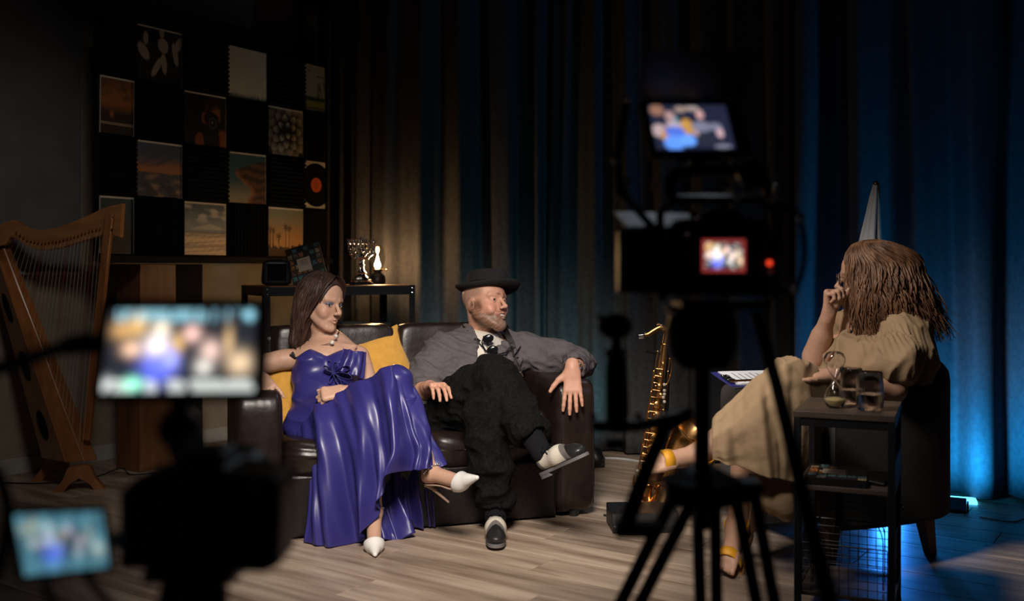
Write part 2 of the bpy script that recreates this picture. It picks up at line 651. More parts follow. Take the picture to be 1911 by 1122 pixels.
curtain([(-1.42, 6.66), (-1.14, 6.42), (-0.90, 6.04), (-0.58, 5.90), (-0.10, 5.93), (0.24, 6.0)], 'curtain_charcoal', 3,
        'dark curtain behind the lit oil lamp and the man in the hat')
curtain([(0.22, 6.03), (0.62, 5.80), (1.05, 5.52), (1.47, 5.24), (1.60, 5.15)], 'curtain_charcoal', 8,
        'darkest curtain, hanging behind the saxophone and the tall camera rig')
curtain([(1.48, 5.10), (1.80, 4.86), (2.10, 4.69), (2.45, 4.58), (2.95, 4.5), (3.4, 4.46)], 'curtain_blue', 15,
        'blue-lit curtain behind the woman in the armchair', fold=0.25, amp=0.085)
struct(MB().tube(catmull([(-1.5, 6.43, 2.87), (-0.5, 6.3, 2.87), (0.2, 6.08, 2.87), (1.05, 5.52, 2.87), (2.1, 4.69, 2.87), (3.5, 4.45, 2.87)], 40),
                 0.015, 6).build('curtain_track', 'metal_black'), 'black ceiling track carrying the curtains')

# ------------------------------------------------------------------ wall of foam tiles and prints
ET = math.radians(57)
CS = 0.3074
DO = Vector((-1.889, 5.353, 0))                 # middle of the second column
De = Vector((math.cos(ET), math.sin(ET), 0))
Dn = Vector((math.sin(ET), -math.cos(ET), 0))
RZ = [2.375, 2.068, 1.762, 1.454, 1.147]
CT = [(-0.366, -0.154), (-0.154, 0.154), (0.154, 0.461), (0.461, 0.7685), (0.7685, 1.076), (1.076, 1.272)]


def dpos(t, n, z):
    p = DO + De * t + Dn * n
    return (p.x, p.y, z)


bd = MB()
R57 = Matrix.Rotation(ET, 3, 'Z')
c = dpos(0.453, -0.034, 1.76)
bd.box(c, (1.65, 0.03, 1.24), R57)
bo = bd.build('display_board', 'board_black')
recentre(bo)
tag(bo, 'black backing board that carries the checkerboard of foam tiles and prints', 'board')
lg = MB().box(dpos(0.453, 0.032, 1.124), (1.65, 0.10, 0.035), R57).build('display_ledge', 'board_black', bevel=0.003)
recentre(lg)
tag(lg, 'long black ledge under the checkerboard of foam tiles and prints', 'ledge')
# base cabinet below: brown side panel and black door
cb = thing('base_cabinet', 'narrow brown and black cabinet below the foam tile wall', 'cabinet', dpos(0.06, -0.10, 0), ET)
MB().box((-0.075, 0, 0.55), (0.23, 0.2, 1.10)).build('side_panel', 'wood_cabinet', cb, bevel=0.004)
MB().box((0.135, 0.0, 0.55), (0.18, 0.19, 1.10)).build('door', 'board_black', cb, bevel=0.004)

foam_cache = {}


def foam(t0, t1, z0, z1, vertical, label):
    w, h = t1 - t0 - 0.003, z1 - z0 - 0.003
    key = (round(w, 3), round(h, 3), vertical)
    if key not in foam_cache:
        L = w if vertical else h
        n = max(6, int(L / 0.0245))
        prof = []
        for i in range(n):
            a = -L / 2 + L * i / n
            q = L / n
            prof += [(a, 0.014), (a + q * 0.32, 0.03), (a + q * 0.5, 0.033), (a + q * 0.68, 0.03)]
        prof.append((L / 2, 0.014))
        poly = [(-L / 2, 0.0)] + prof + [(L / 2, 0.0)]
        m = MB()
        if vertical:   # ridges upright: profile along x, extrude z
            m.prism([(a, -b) for a, b in poly], -h / 2, h / 2, 'z')
        else:
            m.prism([(-b, a) for a, b in poly], -w / 2, w / 2, 'x')
        o = m.build('acoustic_foam_tile', 'foam_black')
        foam_cache[key] = o.data
    else:
        o = bpy.data.objects.new('acoustic_foam_tile', foam_cache[key])
        link(o)
    place_mesh(o, dpos((t0 + t1) / 2, -0.014, (z0 + z1) / 2), ET)
    tag(o, label, 'foam tile', 'black acoustic foam tiles of the checkerboard wall')
    return o


def sunset(u, v):
    c = mixc((0.03, 0.022, 0.018), (0.30, 0.11, 0.035), ss(0.35, 0.6, v))
    c = mixc(c, (0.16, 0.07, 0.03), ss(0.6, 1.0, v))
    cl = ss(0.1, 0.6, vnoise(u * 5, v * 16, seed=4)) * ss(0.5, 0.65, v)
    c = mixc(c, (0.07, 0.045, 0.04), cl * 0.7)
    c = mixc(c, (0.30, 0.22, 0.16), (np.abs(v - 0.19) < 0.02) * 0.8)
    return mixc(c, (0.55, 0.16, 0.06), np.exp(-((u - 0.33) ** 2 + (v - 0.36) ** 2) / 0.003) * 0.7)


def flowers(u, v):
    c = np.full(u.shape + (3,), 0.012) + 0.02 * ss(0, 1, vnoise(u * 9, v * 9, seed=2))[..., None]
    for (x, y, rx, ry, a) in [(.58, .72, .13, .16, .3), (.60, .38, .07, .22, .1), (.44, .3, .07, .25, -.5), (.15, .55, .11, .2, .6),
                              (.85, .6, .07, .25, .2), (.93, .8, .08, .16, -.3), (.2, .8, .06, .14, .0), (.55, .95, .06, .1, 0)]:
        dx, dy = u - x, v - y
        p, q = dx * math.cos(a) + dy * math.sin(a), -dx * math.sin(a) + dy * math.cos(a)
        r = (p / rx) ** 2 + (q / ry) ** 2
        c = mixc(c, np.array((0.42, 0.38, 0.33)), (1 - ss(0.55, 1.0, r)) * (0.55 + 0.45 * np.cos(p * 90) ** 2))
    return c


def landscape(u, v):
    c = mixc((0.30, 0.36, 0.40), (0.36, 0.42, 0.46), ss(0.5, 1, v))
    tr = ss(0.0, 0.4, vnoise(u * 8, v * 8, seed=9)) * (1 - ss(0.55, 0.68, v + 0.25 * (0.6 - u)))
    c = mixc(c, (0.03, 0.05, 0.03), (1 - ss(0.30, 0.36, v)))
    c = mixc(c, (0.05, 0.07, 0.04), tr * ss(0.4, 0.75, u))
    c = mixc(c, (0.20, 0.22, 0.07), ss(0.08, 0.1, v) * (1 - ss(0.22, 0.26, v)))
    c = mixc(c, (0.36, 0.42, 0.46), (v < 0.07) * 1.0)
    return mixc(c, (0.05, 0.06, 0.09), (np.exp(-((u - .2) ** 2 / .006 + (v - .9) ** 2 / .0006)) + (np.abs(v - .8) < .012) * (u > .6)) * 0.8)


def portrait(u, v):
    c = np.full(u.shape + (3,), 0.008)
    el = lambda x, y, rx, ry: 1 - ss(0.55, 1.05, ((u - x) / rx) ** 2 + ((v - y) / ry) ** 2)
    hair = el(.70, .76, .25, .22) * (0.55 + 0.45 * np.sin(u * 46 + v * 30 + 6 * vnoise(u * 7, v * 7, seed=5)))
    c = mixc(c, (0.075, 0.022, 0.010), hair)
    c = mixc(c, (0.24, 0.085, 0.038), el(.76, .64, .12, .20))
    c = mixc(c, (0.20, 0.07, 0.032), el(.50, .55, .11, .13))
    c = mixc(c, (0.02, 0.008, 0.005), el(.70, .83, .20, .10) * 0.6)
    c = mixc(c, (0.20, 0.065, 0.028), el(.36, .06, .12, .22) * ss(0.1, 0.3, u))
    c = mixc(c, (0.22, 0.07, 0.03), el(.92, .14, .16, .24))
    c = mixc(c, (0.010, 0.010, 0.010), el(.66, .12, .22, .30))
    c = mixc(c, (0.010, 0.010, 0.010), el(.64, .56, .20, .15))
    c = mixc(c, (0.010, 0.010, 0.010), el(.68, .49, .16, .17))
    c = mixc(c, (0.10, 0.09, 0.085), el(.68, .47, .11, .125))
    c = mixc(c, (0.008, 0.008, 0.008), el(.68, .47, .085, .10))
    return mixc(c, (0.22, 0.21, 0.2), el(.67, .48, .022, .026))


def succulent(u, v):
    x, y = u - 0.52, v - 0.58
    c = np.full(u.shape + (3,), 0.012)
    n = 46
    for i in range(n):
        R = 0.66 * math.sqrt(1 - i / n)
        a = i * 2.39996
        w = 0.045 + 0.15 * R
        px, py = R * math.cos(a), R * math.sin(a)
        rx, ry = (x - px) * math.cos(a) + (y - py) * math.sin(a), -(x - px) * math.sin(a) + (y - py) * math.cos(a)
        q = np.sqrt((rx / (w * 1.25)) ** 2 + (ry / (w * (1.0 - 0.25 * np.clip(rx / w, -1, 1)))) ** 2)
        m = 1 - ss(0.90, 1.0, q)
        sh = (0.03 + 0.30 * ss(-1.0, 0.9, rx / w)) * (1 - 0.55 * ss(0.75, 1.0, q)) * (0.35 + 0.65 * ss(-0.7, 0.1, x - 0.25 * y))
        c = mixc(c, np.stack([sh, sh * 0.86, sh * 0.68], -1), m)
    return c


def dusk(u, v):
    c = mixc((0.34, 0.14, 0.06), (0.06, 0.08, 0.12), ss(0.50, 0.8, v))
    cl = ss(-0.1, 0.7, vnoise(u * 4 + v * 3, v * 14, seed=12)) * ss(0.52, 0.62, v)
    c = mixc(c, (0.05, 0.06, 0.09), cl * 0.75)
    sea = mixc((0.05, 0.06, 0.08), (0.28, 0.17, 0.11), ss(0, 1, vnoise(u * 4, v * 26, seed=7)))
    c = mixc(c, sea, 1 - ss(0.44, 0.47, v))
    rock = ss(-0.1, 0.2, vnoise(u * 7, v * 9, seed=21)) * (1 - ss(0.2, 0.36, v))
    return mixc(c, (0.03, 0.03, 0.04), rock * 0.85)


def canyon(u, v):
    c = mixc((0.26, 0.23, 0.18), (0.03, 0.085, 0.115), ss(0.0, 0.55, v))
    edge = 0.42 - 0.25 * ss(0.2, 0.75, v) + 0.20 * np.exp(-((v - 0.22) / 0.2) ** 2) + 0.04 * vnoise(u * 0, v * 14, seed=3) - 0.1 * (v > 0.8)
    rk = ss(-0.015, 0.015, u - edge) * (v < 0.92 - 0.3 * (1 - u))
    st = mixc((0.11, 0.055, 0.035), (0.04, 0.026, 0.022), ss(-.3, .3, np.sin(v * 34 + 5 * u + 3 * vnoise(u * 4, v * 5, seed=6))))
    st = mixc(st, (0.26, 0.11, 0.05), (1 - ss(0.0, 0.16, u - edge)) * (v < 0.62))
    return mixc(c, st, rk)


def dark_teal(u, v):
    return mixc((0.008, 0.012, 0.014), (0.02, 0.045, 0.05), ss(0.2, 1, v)) + 0.004 * vnoise(u * 6, v * 6, seed=2)[..., None]


def beach(u, v):
    c = mixc((0.20, 0.23, 0.25), (0.06, 0.09, 0.11), ss(0.5, 1.0, v))
    cl = ss(-0.1, 0.6, vnoise(u * 5, v * 7, seed=31)) * ss(0.55, 0.75, v)
    c = mixc(c, (0.42, 0.40, 0.38), cl)
    mt = (v < 0.62 - 0.25 * np.abs(u - 0.6)) & (v > 0.5)
    c = mixc(c, (0.40, 0.38, 0.37), mt * 0.8)
    sd = mixc((0.34, 0.25, 0.18), (0.58, 0.42, 0.29), ss(-.5, .5, vnoise(u * 5, v * 22, seed=14)))
    c = mixc(c, sd, 1 - ss(0.40, 0.48, v))
    return mixc(c, (0.12, 0.10, 0.10), np.exp(-((v - 0.44) / 0.018) ** 2) * 0.7 + ((np.abs(u - .93) < .05) & (np.abs(v - .5) < .1)) * .2)


def palms(u, v):
    c = mixc((0.46, 0.23, 0.08), (0.20, 0.20, 0.145), ss(0.25, 1.0, v))
    sil = np.zeros(u.shape)
    for x, y in [(.05, .56), (.14, .54), (.30, .42), (.50, .62), (.60, .60)]:
        sil = np.maximum(sil, ((np.abs(u - x - 0.01 * (y - v)) < 0.012) & (v < y)).astype(float))
        dx, dy = (u - x) / 0.075, (v - y) / 0.085
        r = np.hypot(dx, dy)
        sil = np.maximum(sil, (r < 0.75 + 0.35 * np.cos(np.arctan2(dy, dx) * 7)).astype(float))
    sil = np.maximum(sil, 1 - ss(0.0, 0.02, v - 0.20 - 0.06 * vnoise(u * 12, 0, seed=3) - 0.05 * ss(0.55, 0.9, u)))
    return mixc(c, (0.045, 0.022, 0.012), sil * (0.75 + 0.2 * (v < 0.25)))


def photo(t0, t1, z0, z1, fn, label, tilt=0.0, inset=0.006):
    w, h = t1 - t0 - 2 * inset, z1 - z0 - 2 * inset
    r = thing('photo_print', label, 'photo print', dpos((t0 + t1) / 2, -0.010, z0 + inset), ET, 'photo prints of the checkerboard wall')
    r.rotation_euler = (0, tilt, ET)
    MB().box((0, 0.003, h / 2), (w, 0.006, h)).build('backing_card', 'print_border', r)
    raster('picture', fn, int(60 * w / CS), 60, w - 0.006, h - 0.010, 'print', r, -0.0012)
    return r


FL = ['left of', 'right of', 'above', 'below']
cells = {
    (0, 1): (flowers, 'black and white print of pale hanging blossoms, top row'),
    (0, 5): (landscape, 'pale blue landscape print with meadow and tree, top right of the board'),
    (1, 0): (sunset, 'print of an orange sunset over dark land, left edge of the board'),
    (1, 2): (portrait, 'dark portrait print of a person aiming a camera'),
    (1, 4): (succulent, 'sepia print of a succulent rosette'),
    (2, 1): (dusk, 'print of a dusky sea under long blue and orange clouds'),
    (2, 3): (canyon, 'print of banded red rock against teal sky'),
    (3, 0): (dark_teal, 'almost black teal print behind the head of the harp'),
    (3, 2): (beach, 'print of a pale beach with white clouds'),
    (3, 4): (palms, 'print of palm trees against a yellow sunset'),
}
names = {(0, 1): 'blossom print', (0, 5): 'meadow print', (1, 0): 'orange sunset print', (1, 2): 'camera portrait print', (1, 4): 'succulent print',
         (2, 1): 'dusky sea print', (2, 3): 'red rock print', (2, 5): 'vinyl record', (3, 0): 'dark teal print', (3, 2): 'beach print',
         (3, 4): 'palm sunset print', (0, 3): 'blank cream cell'}
for r in range(4):
    for c in range(6):
        t0, t1 = CT[c]
        z1, z0 = RZ[r], RZ[r + 1]
        if (r, c) in cells:
            fn, lab = cells[(r, c)]
            photo(t0, t1, z0, z1, fn, lab, tilt=rnd.uniform(-0.012, 0.012))
        elif (r, c) == (0, 3):
            o = MB().box((0, -0.002, 0), (t1 - t0 - 0.01, 0.004, z1 - z0 - 0.01)).build('cream_card', 'print_border')
            place_mesh(o, dpos((t0 + t1) / 2, -0.012, (z0 + z1) / 2), ET)
            tag(o, 'blank cream card between two foam tiles in the top row', 'card')
        elif (r, c) == (2, 5):
            v = thing('vinyl_record', 'black vinyl record with orange label on a cream sleeve', 'record', dpos((t0 + t1) / 2, -0.012, z0), ET)
            MB().box((0, 0, 0.154), (t1 - t0 - 0.004, 0.004, 0.30)).build('sleeve', 'print_border', v)
            RX = Matrix.Rotation(math.radians(90), 3, 'X')
            m = MB()
            prof = [(0.0001, 0.001)] + [(0.006 + i * 0.0042, 0.0016 + (0.0005 if i % 2 else 0)) for i in range(32)] + [(0.139, 0.0)]
            m.lathe(prof, 48, (0.012, -0.003, 0.154), RX)
            m.build('disc', 'vinyl', v, smooth=True)
            m = MB()
            m.lathe([(0.0001, 0.0005), (0.047, 0.0005), (0.047, 0.0)], 32, (0.012, -0.0055, 0.154), RX)
            lb = m.build('label', 'label_orange', v)
            m = MB()
            for q in range(5):
                m.box((0.012, -0.0064, 0.163 - q * 0.008), (0.03 - 0.004 * q, 0.0004, 0.0022))
            m.torus((0.012, -0.0064, 0.180), 0.005, 0.0012, RX, 12, 4)
            m.build('label_print', 'ink', lb)
        else:
            near = None
            for dr, dc, w in ((0, 1, 'left of'), (0, -1, 'right of'), (1, 0, 'above'), (-1, 0, 'below')):
                if (r + dr, c + dc) in names:
                    near = w + ' the ' + names[(r + dr, c + dc)]
                    break
            foam(t0, t1, z0, z1, (c % 2 == 1 and r in (1, 3)) or (r, c) in ((3, 3), (3, 1)), 'black ridged foam tile directly ' + near)

# ================================================================== FURNITURE AND THINGS OF THE SET
def superpillow(mb, c, s, n=6.0, res=12, M=None, wr=0.0, seed=1, bend=None, ny=None):
    """rounded cushion block; n = squareness"""
    c = Vector(c)
    for ax in range(3):
        for sg in (-1, 1):
            t = np.linspace(-1, 1, res + 1)
            A, B = np.meshgrid(t, t)
            P = np.zeros((res + 1, res + 1, 3))
            P[..., ax] = sg
            P[..., (ax + 1) % 3] = A * sg
            P[..., (ax + 2) % 3] = B
            nn = np.array(n if isinstance(n, (tuple, list)) else (n, n, n), float)
            k = (np.abs(P) ** nn).sum(-1) ** (1 / nn.mean())
            P = P / k[..., None]
            if wr:
                w = 1 + wr * vnoise(P[..., 0] * 4, P[..., 1] * 4, P[..., 2] * 4, seed)
                P = P * w[..., None]
            P = P * (np.array(s) / 2)
            if bend is not None:
                P = bend(P)
            if M is not None:
                P = P @ np.array(M).T
            mb.grid(P + np.array(c))
    return mb


def weld(o, d=0.0004):
    bm = bmesh.new()
    bm.from_mesh(o.data)
    bmesh.ops.remove_doubles(bm, verts=bm.verts, dist=d)
    bmesh.ops.recalc_face_normals(bm, faces=bm.faces)
    bm.to_mesh(o.data)
    bm.free()
    o.data.polygons.foreach_set('use_smooth', [True] * len(o.data.polygons))
    return o


# ------------------------------------------------------------------ sofa
SA = math.radians(18)
SO = Vector((-1.073, 3.845, 0))
SU, SV = Vector((math.cos(SA), math.sin(SA), 0)), Vector((-math.sin(SA), math.cos(SA), 0))


def SP(u, v, z):
    return SO + SU * u + SV * v + Vector((0, 0, z))


sofa = thing('leather_sofa', 'dark brown leather two-seat sofa under the seated couple', 'sofa', SO, SA)
for u in (0.095, 1.425):
    mb = superpillow(MB(), (u, 0.41, 0.307), (0.19, 0.82, 0.586), (9, 12, 9), 18, wr=0.006, seed=int(u * 9))
    ar = weld(mb.build('armrest', 'leather', sofa))
    sm = MB()
    for x in (-0.074, 0.074):
        sm.tube([(u + x, 0.004, 0.06), (u + x, 0.0015, 0.32), (u + x, 0.006, 0.55)], 0.0028, 6)
    sm.build('seam', 'leather_black', ar)
MB().box((0.76, 0.38, 0.132), (1.16, 0.70, 0.245)).build('base_frame', 'leather_black', sofa, bevel=0.012)
MB().box((0.76, 0.74, 0.40), (1.2, 0.13, 0.74)).build('back_frame', 'leather_black', sofa, bevel=0.02)


def seat_bend(side):
    def f(P):
        Q = P.copy()
        if side > 0:
            k = np.exp(-(((P[..., 0] - 0.24) / 0.10) ** 2 + ((P[..., 1] + 0.24) / 0.14) ** 2))
            Q[..., 2] += 0.062 * k
            dip = np.exp(-(((P[..., 0] + 0.05) / 0.2) ** 2 + ((P[..., 1] - 0.02) / 0.25) ** 2)) * (P[..., 2] > 0)
        else:
            dip = np.exp(-(((P[..., 0] + 0.02) / 0.2) ** 2 + ((P[..., 1] - 0.0) / 0.26) ** 2)) * (P[..., 2] > 0)
        Q[..., 2] -= 0.055 * dip
        return Q
    return f


for k, u in enumerate((0.475, 1.045)):
    mb = superpillow(MB(), (u, 0.31, 0.325), (0.572, 0.63, 0.165), (8, 8, 3.2), 26, wr=0.012, seed=5 + k, bend=seat_bend(1 if k else -1))
    st = weld(mb.build('seat_cushion', 'leather', sofa))
    mb = superpillow(MB(), (u, 0.672, 0.595), (0.572, 0.20, 0.44), (14, 3.6, 12), 26, Matrix.Rotation(math.radians(-8), 3, 'X'), wr=0.012, seed=9 + k)
    weld(mb.build('back_cushion', 'leather', sofa))
for u, v in ((0.09, 0.06), (1.43, 0.06), (0.09, 0.76), (1.43, 0.76)):
    MB().cyl((u, v, 0.0), (u, v, 0.04), 0.022, 0.028, 12).build('foot', 'plastic_black', sofa)


def throw_cushion(loc, F, U, w, t, label, seed):
    """square scatter cushion: F = direction it faces, U = direction of its up edge"""
    o = thing('yellow_cushion', label, 'cushion', loc, 0, 'mustard scatter cushions')
    F, U = Vector(F).normalized(), Vector(U)
    X = U.cross(F).normalized()
    U = F.cross(X).normalized()
    M = Matrix((X, F, U)).transposed()

    def sq(P):
        Q = P.copy()
        a, b = P[..., 0] / (w / 2), P[..., 2] / (w / 2)
        edge = np.clip((1 - np.abs(a) ** 2.6) * (1 - np.abs(b) ** 2.6), 0, 1) ** 0.5
        Q[..., 1] = np.sign(P[..., 1]) * t / 2 * edge * (1 + 0.10 * vnoise(a * 2, b * 2, seed=seed))
        pinch = 1 - 0.07 * (1 - np.abs(a) ** 2) * np.abs(b) ** 2
        Q[..., 2] = P[..., 2] * pinch
        Q[..., 0] = P[..., 0] * (1 - 0.07 * (1 - np.abs(b) ** 2) * np.abs(a) ** 2)
        return Q
    mb = MB()
    n = 26
    tt = np.sin(np.linspace(-1, 1, n + 1) * math.pi / 2) * w / 2
    A, B = np.meshgrid(tt, tt)
    for sgn in (-1, 1):
        P = np.stack([A * sgn, np.full_like(A, sgn), B], -1)
        mb.grid(sq(P) @ np.array(M).T)
    weld(mb.build('cover', 'cushion_yellow', o))
    pip = MB()
    ring = []
    for k in range(4):
        for q in np.linspace(-1, 1, 14)[:-1]:
            a, b = [(q, -1), (1, q), (-q, 1), (-1, -q)][k]
            ring.append((a * w / 2 * (1 - 0.07 * (1 - b * b) * a * a), 0, b * w / 2 * (1 - 0.07 * (1 - a * a) * b * b)))
    ring.append(ring[0])
    pip.tube([M @ Vector(q) for q in ring], 0.0035, 6)
    pip.build('piping', 'cushion_yellow', o, smooth=True)
    return o


throw_cushion(PX(699, 709, 4.60), (0.34, -0.90, 0.24), (-0.40, 0.1, 0.91), 0.40, 0.15,
              'mustard cushion standing between the seated woman and man', 2)
throw_cushion(PX(551, 742, 4.42), (0.34, -0.9, 0.28), (-0.10, 0.25, 0.95), 0.36, 0.13,
              'mustard cushion squeezed between left armrest and blue dress', 5)

# ------------------------------------------------------------------ rivet shelf behind the sofa
HA = math.radians(30)
HO = Vector((-1.247, 5.0, 0))
HU, HV = Vector((math.cos(HA), math.sin(HA), 0)), Vector((-math.sin(HA), math.cos(HA), 0))
HZ = 0.986


def HP(w, d, z):
    return HO + HU * w + HV * d + Vector((0, 0, z))


shelf = thing('metal_shelf', 'black metal rivet shelf with wooden top behind the sofa', 'shelf', HO, HA)
for w, sx in ((0.0, 1), (0.83, -1)):
    for d, sy in ((0.0, 1), (0.42, -1)):
        m = MB()
        m.box((w + sx * 0.016, d + sy * 0.001, HZ / 2), (0.034, 0.0025, HZ))
        m.box((w + sx * 0.001, d + sy * 0.016, HZ / 2), (0.0025, 0.034, HZ))
        lgm = m.build('leg', 'metal_black', shelf)
        sl = MB()
        for k in range(26):
            sl.box((w + sx * 0.016, d - sy * 0.0012, 0.05 + k * 0.036), (0.008, 0.0018, 0.016))
        sl.build('slot', 'chrome' if False else 'board_black', lgm)
for z in (HZ - 0.027, 0.735, 0.30):
    for d in (0.006, 0.414):
        m = MB().box((0.415, d, z), (0.80, 0.003, 0.046)).box((0.415, d + (0.008 if d < 0.2 else -0.008), z - 0.021), (0.80, 0.018, 0.003))
        bm_ = m.build('beam', 'metal_black', shelf)
    for w in (0.006, 0.824):
        MB().box((w, 0.21, z), (0.003, 0.39, 0.046)).build('side_beam', 'metal_black', shelf)
rv = MB()
for w in (0.018, 0.812):
    for z in (HZ - 0.015, HZ - 0.04):
        rv.ball((w, -0.003, z), 0.005, 8, 6)
rv.build('rivet', 'chrome', shelf)
MB().box((0.415, 0.21, HZ - 0.004), (0.82, 0.41, 0.010)).build('shelf_board', 'wood_cabinet', shelf)
MB().box((0.415, 0.21, 0.757), (0.82, 0.41, 0.010)).build('shelf_board', 'board_black', shelf)
MB().box((0.415, 0.21, 0.322), (0.82, 0.41, 0.010)).build('shelf_board', 'board_black', shelf)

# black camera bag / speaker on the left end
sp = thing('portable_speaker', 'black rounded speaker on left end of the shelf', 'speaker', HP(0.125, 0.2, HZ + 0.001), HA - 0.25)
weld(superpillow(MB(), (0, 0, 0.068), (0.15, 0.11, 0.136), (5, 5, 7), 14, bend=lambda P: P * np.stack(
    [1.0 - 0.9 * np.clip(P[..., 2], -0.04, 1), np.ones_like(P[..., 2]), np.ones_like(P[..., 2])], -1)).build('cabinet', 'plastic_black', sp))
MB().box((0, -0.052, 0.07), (0.10, 0.012, 0.09)).build('grille', 'foam_black', sp, bevel=0.012)
MB().box((0.03, -0.045, 0.138), (0.03, 0.004, 0.005)).build('badge', 'chrome', sp)


def collage(u, v):
    nx, ny = 6, 7
    i, j = np.floor(u * nx).astype(int), np.floor(v * ny).astype(int)
    fu, fv = u * nx - i, v * ny - j
    pal = np.array([(0.02, .02, .02), (.02, .02, .02), (.45, .16, .05), (.10, .22, .25), (.02, .02, .02), (.55, .38, .2), (.28, .10, .05), (.22, .2, .18),
                    (.02, .02, .02), (.5, .2, .07)])
    k = (i * 7 + j * 13 + i * j * 3) % len(pal)
    c = pal[k] * (0.6 + 0.5 * vnoise(u * 20, v * 20, seed=3))[..., None]
    gap = (fu < 0.1) | (fu > 0.92) | (fv < 0.1) | (fv > 0.92)
    c = mixc(c, (0.02, 0.018, 0.016), gap * 1.0)
    ctr = (np.abs(u - 0.45) < 0.2) & (np.abs(v - 0.52) < 0.17)
    c = mixc(c, (0.50, 0.40, 0.32), ctr * 1.0)
    txt = ctr & (np.abs(u - 0.45) < 0.12) & (np.abs((v * 26) % 1 - 0.5) < 0.2) & (np.abs(v - 0.56) < 0.08)
    return mixc(c, (0.25, 0.15, 0.1), txt * 0.8)


cg = thing('collage_book', 'large collage-covered book leaning on the shelf behind the woman', 'book', HP(0.30, 0.16, HZ + 0.012), HA - 0.25)
cg.rotation_euler = (math.radians(-22), math.radians(-17), HA - 0.45)
WM[cg.name] = Matrix.Identity(4)
MB().box((0, 0.008, 0.115), (0.185, 0.016, 0.23)).build('cover', 'board_black', cg, bevel=0.002)
raster('cover_print', collage, 48, 56, 0.180, 0.224, 'print', cg, -0.0012)

# ------------------------------------------------------------------ silver candelabrum
men = thing('silver_menorah', 'ornate silver seven-armed candelabrum beside the lit lamp', 'candelabrum', HP(0.60, 0.20, HZ + 0.001), HA - 0.2)
MB().lathe([(0.066, 0), (0.066, 0.010), (0.060, 0.014), (0.0001, 0.016)], 8).build('plinth', 'board_black', men)
prof = [(0.052, 0.014), (0.054, 0.022), (0.040, 0.030), (0.038, 0.040), (0.028, 0.046), (0.022, 0.058), (0.026, 0.066), (0.016, 0.078), (0.013, 0.098), (0.019, 0.108),
        (0.012, 0.118), (0.014, 0.140), (0.022, 0.150), (0.018, 0.160), (0.012, 0.166)]
MB().lathe(prof, 24, ribs=8, rib=0.07).build('stem', 'silver', men, smooth=True)
for k in range(3):
    R = 0.022 + 0.0235 * k
    for sg in (-1, 1):
        pts = [(sg * R * math.sin(a) if True else 0, 0.004 * math.sin(a * 3), 0.205 - R * 0.95 * math.cos(a)) for a in np.linspace(0, math.pi / 2, 10)]
        pts.append((sg * R, 0, 0.225))
        m = MB().tube(pts, 0.0052, 8)
        for a in (0.5, 1.0, 1.45):
            m.ball((sg * R * math.sin(a), 0, 0.205 - R * 0.95 * math.cos(a)), 0.0085, 8, 6)
        arm_o = m.build('arm', 'silver', men, smooth=True)
        MB().lathe([(0.004, 0.218), (0.0105, 0.226), (0.008, 0.234), (0.0105, 0.246), (0.0118, 0.250), (0.007, 0.250)], 12, (sg * R, 0, 0)).build(
            'candle_cup', 'silver', arm_o, smooth=True)
m = MB().cyl((0, 0, 0.16), (0, 0, 0.23), 0.007, 0.006, 10)
m.ball((0, 0, 0.185), 0.012, 10, 8).lathe([(0.004, 0.222), (0.0115, 0.232), (0.009, 0.240), (0.012, 0.254), (0.013, 0.258), (0.008, 0.258)], 12)
m.build('centre_cup', 'silver', men, smooth=True)
m = MB()
for k in range(16):
    a = 2 * math.pi * k / 16
    m.ball((0.047 * math.cos(a), 0.047 * math.sin(a), 0.024), 0.007, 7, 5)
    m.ball((0.020 * math.cos(a), 0.020 * math.sin(a), 0.15), 0.0045, 6, 5)
m.build('beading', 'silver', men, smooth=True)

# ------------------------------------------------------------------ oil lamp
lamp_p = HP(0.758, 0.355, HZ + 0.001)
lam = thing('oil_lamp', 'glowing oil lamp with a clear glass chimney on the shelf', 'lamp', lamp_p, HA)
MB().lathe([(0.040, 0), (0.043, 0.006), (0.047, 0.022), (0.043, 0.045), (0.028, 0.060), (0.020, 0.064), (0.020, 0.072), (0.026, 0.074), (0.026, 0.080), (0.010, 0.082)], 32
           ).build('font', 'metal_black', lam, smooth=True)
bn = MB().lathe([(0.024, 0.080), (0.026, 0.086), (0.020, 0.090), (0.007, 0.092)], 24).build('burner', 'brass', lam, smooth=True)
MB().cyl((0.02, -0.01, 0.084), (0.045, -0.022, 0.084), 0.002, n=8).ball((0.047, -0.023, 0.084), (0.006, 0.006, 0.006), 10, 8).build('wick_knob', 'brass', bn, smooth=True)
gp = [(0.026, 0.088), (0.034, 0.102), (0.043, 0.128), (0.045, 0.155), (0.041, 0.185), (0.031, 0.205), (0.027, 0.216), (0.0275, 0.224)]
gi = [(a - 0.0016, b) for a, b in gp[::-1]]
MB().lathe(gp + gi + [gp[0]], 36).build('glass_chimney', 'lamp_glass', lam, smooth=True)
MB().lathe([(0.0001, 0.090), (0.014, 0.096), (0.019, 0.106), (0.015, 0.120), (0.008, 0.140), (0.0035, 0.160), (0.0001, 0.172)], 16).build('flame', 'flame', lam, smooth=True)
MB().lathe([(0.0001, 0.178), (0.008, 0.180), (0.0095, 0.195), (0.008, 0.212), (0.0001, 0.214)], 12).build('glow_core', mat('core', (1, .6, .3), .5, emit=(1.0, .6, .25), estr=14), lam, smooth=True)
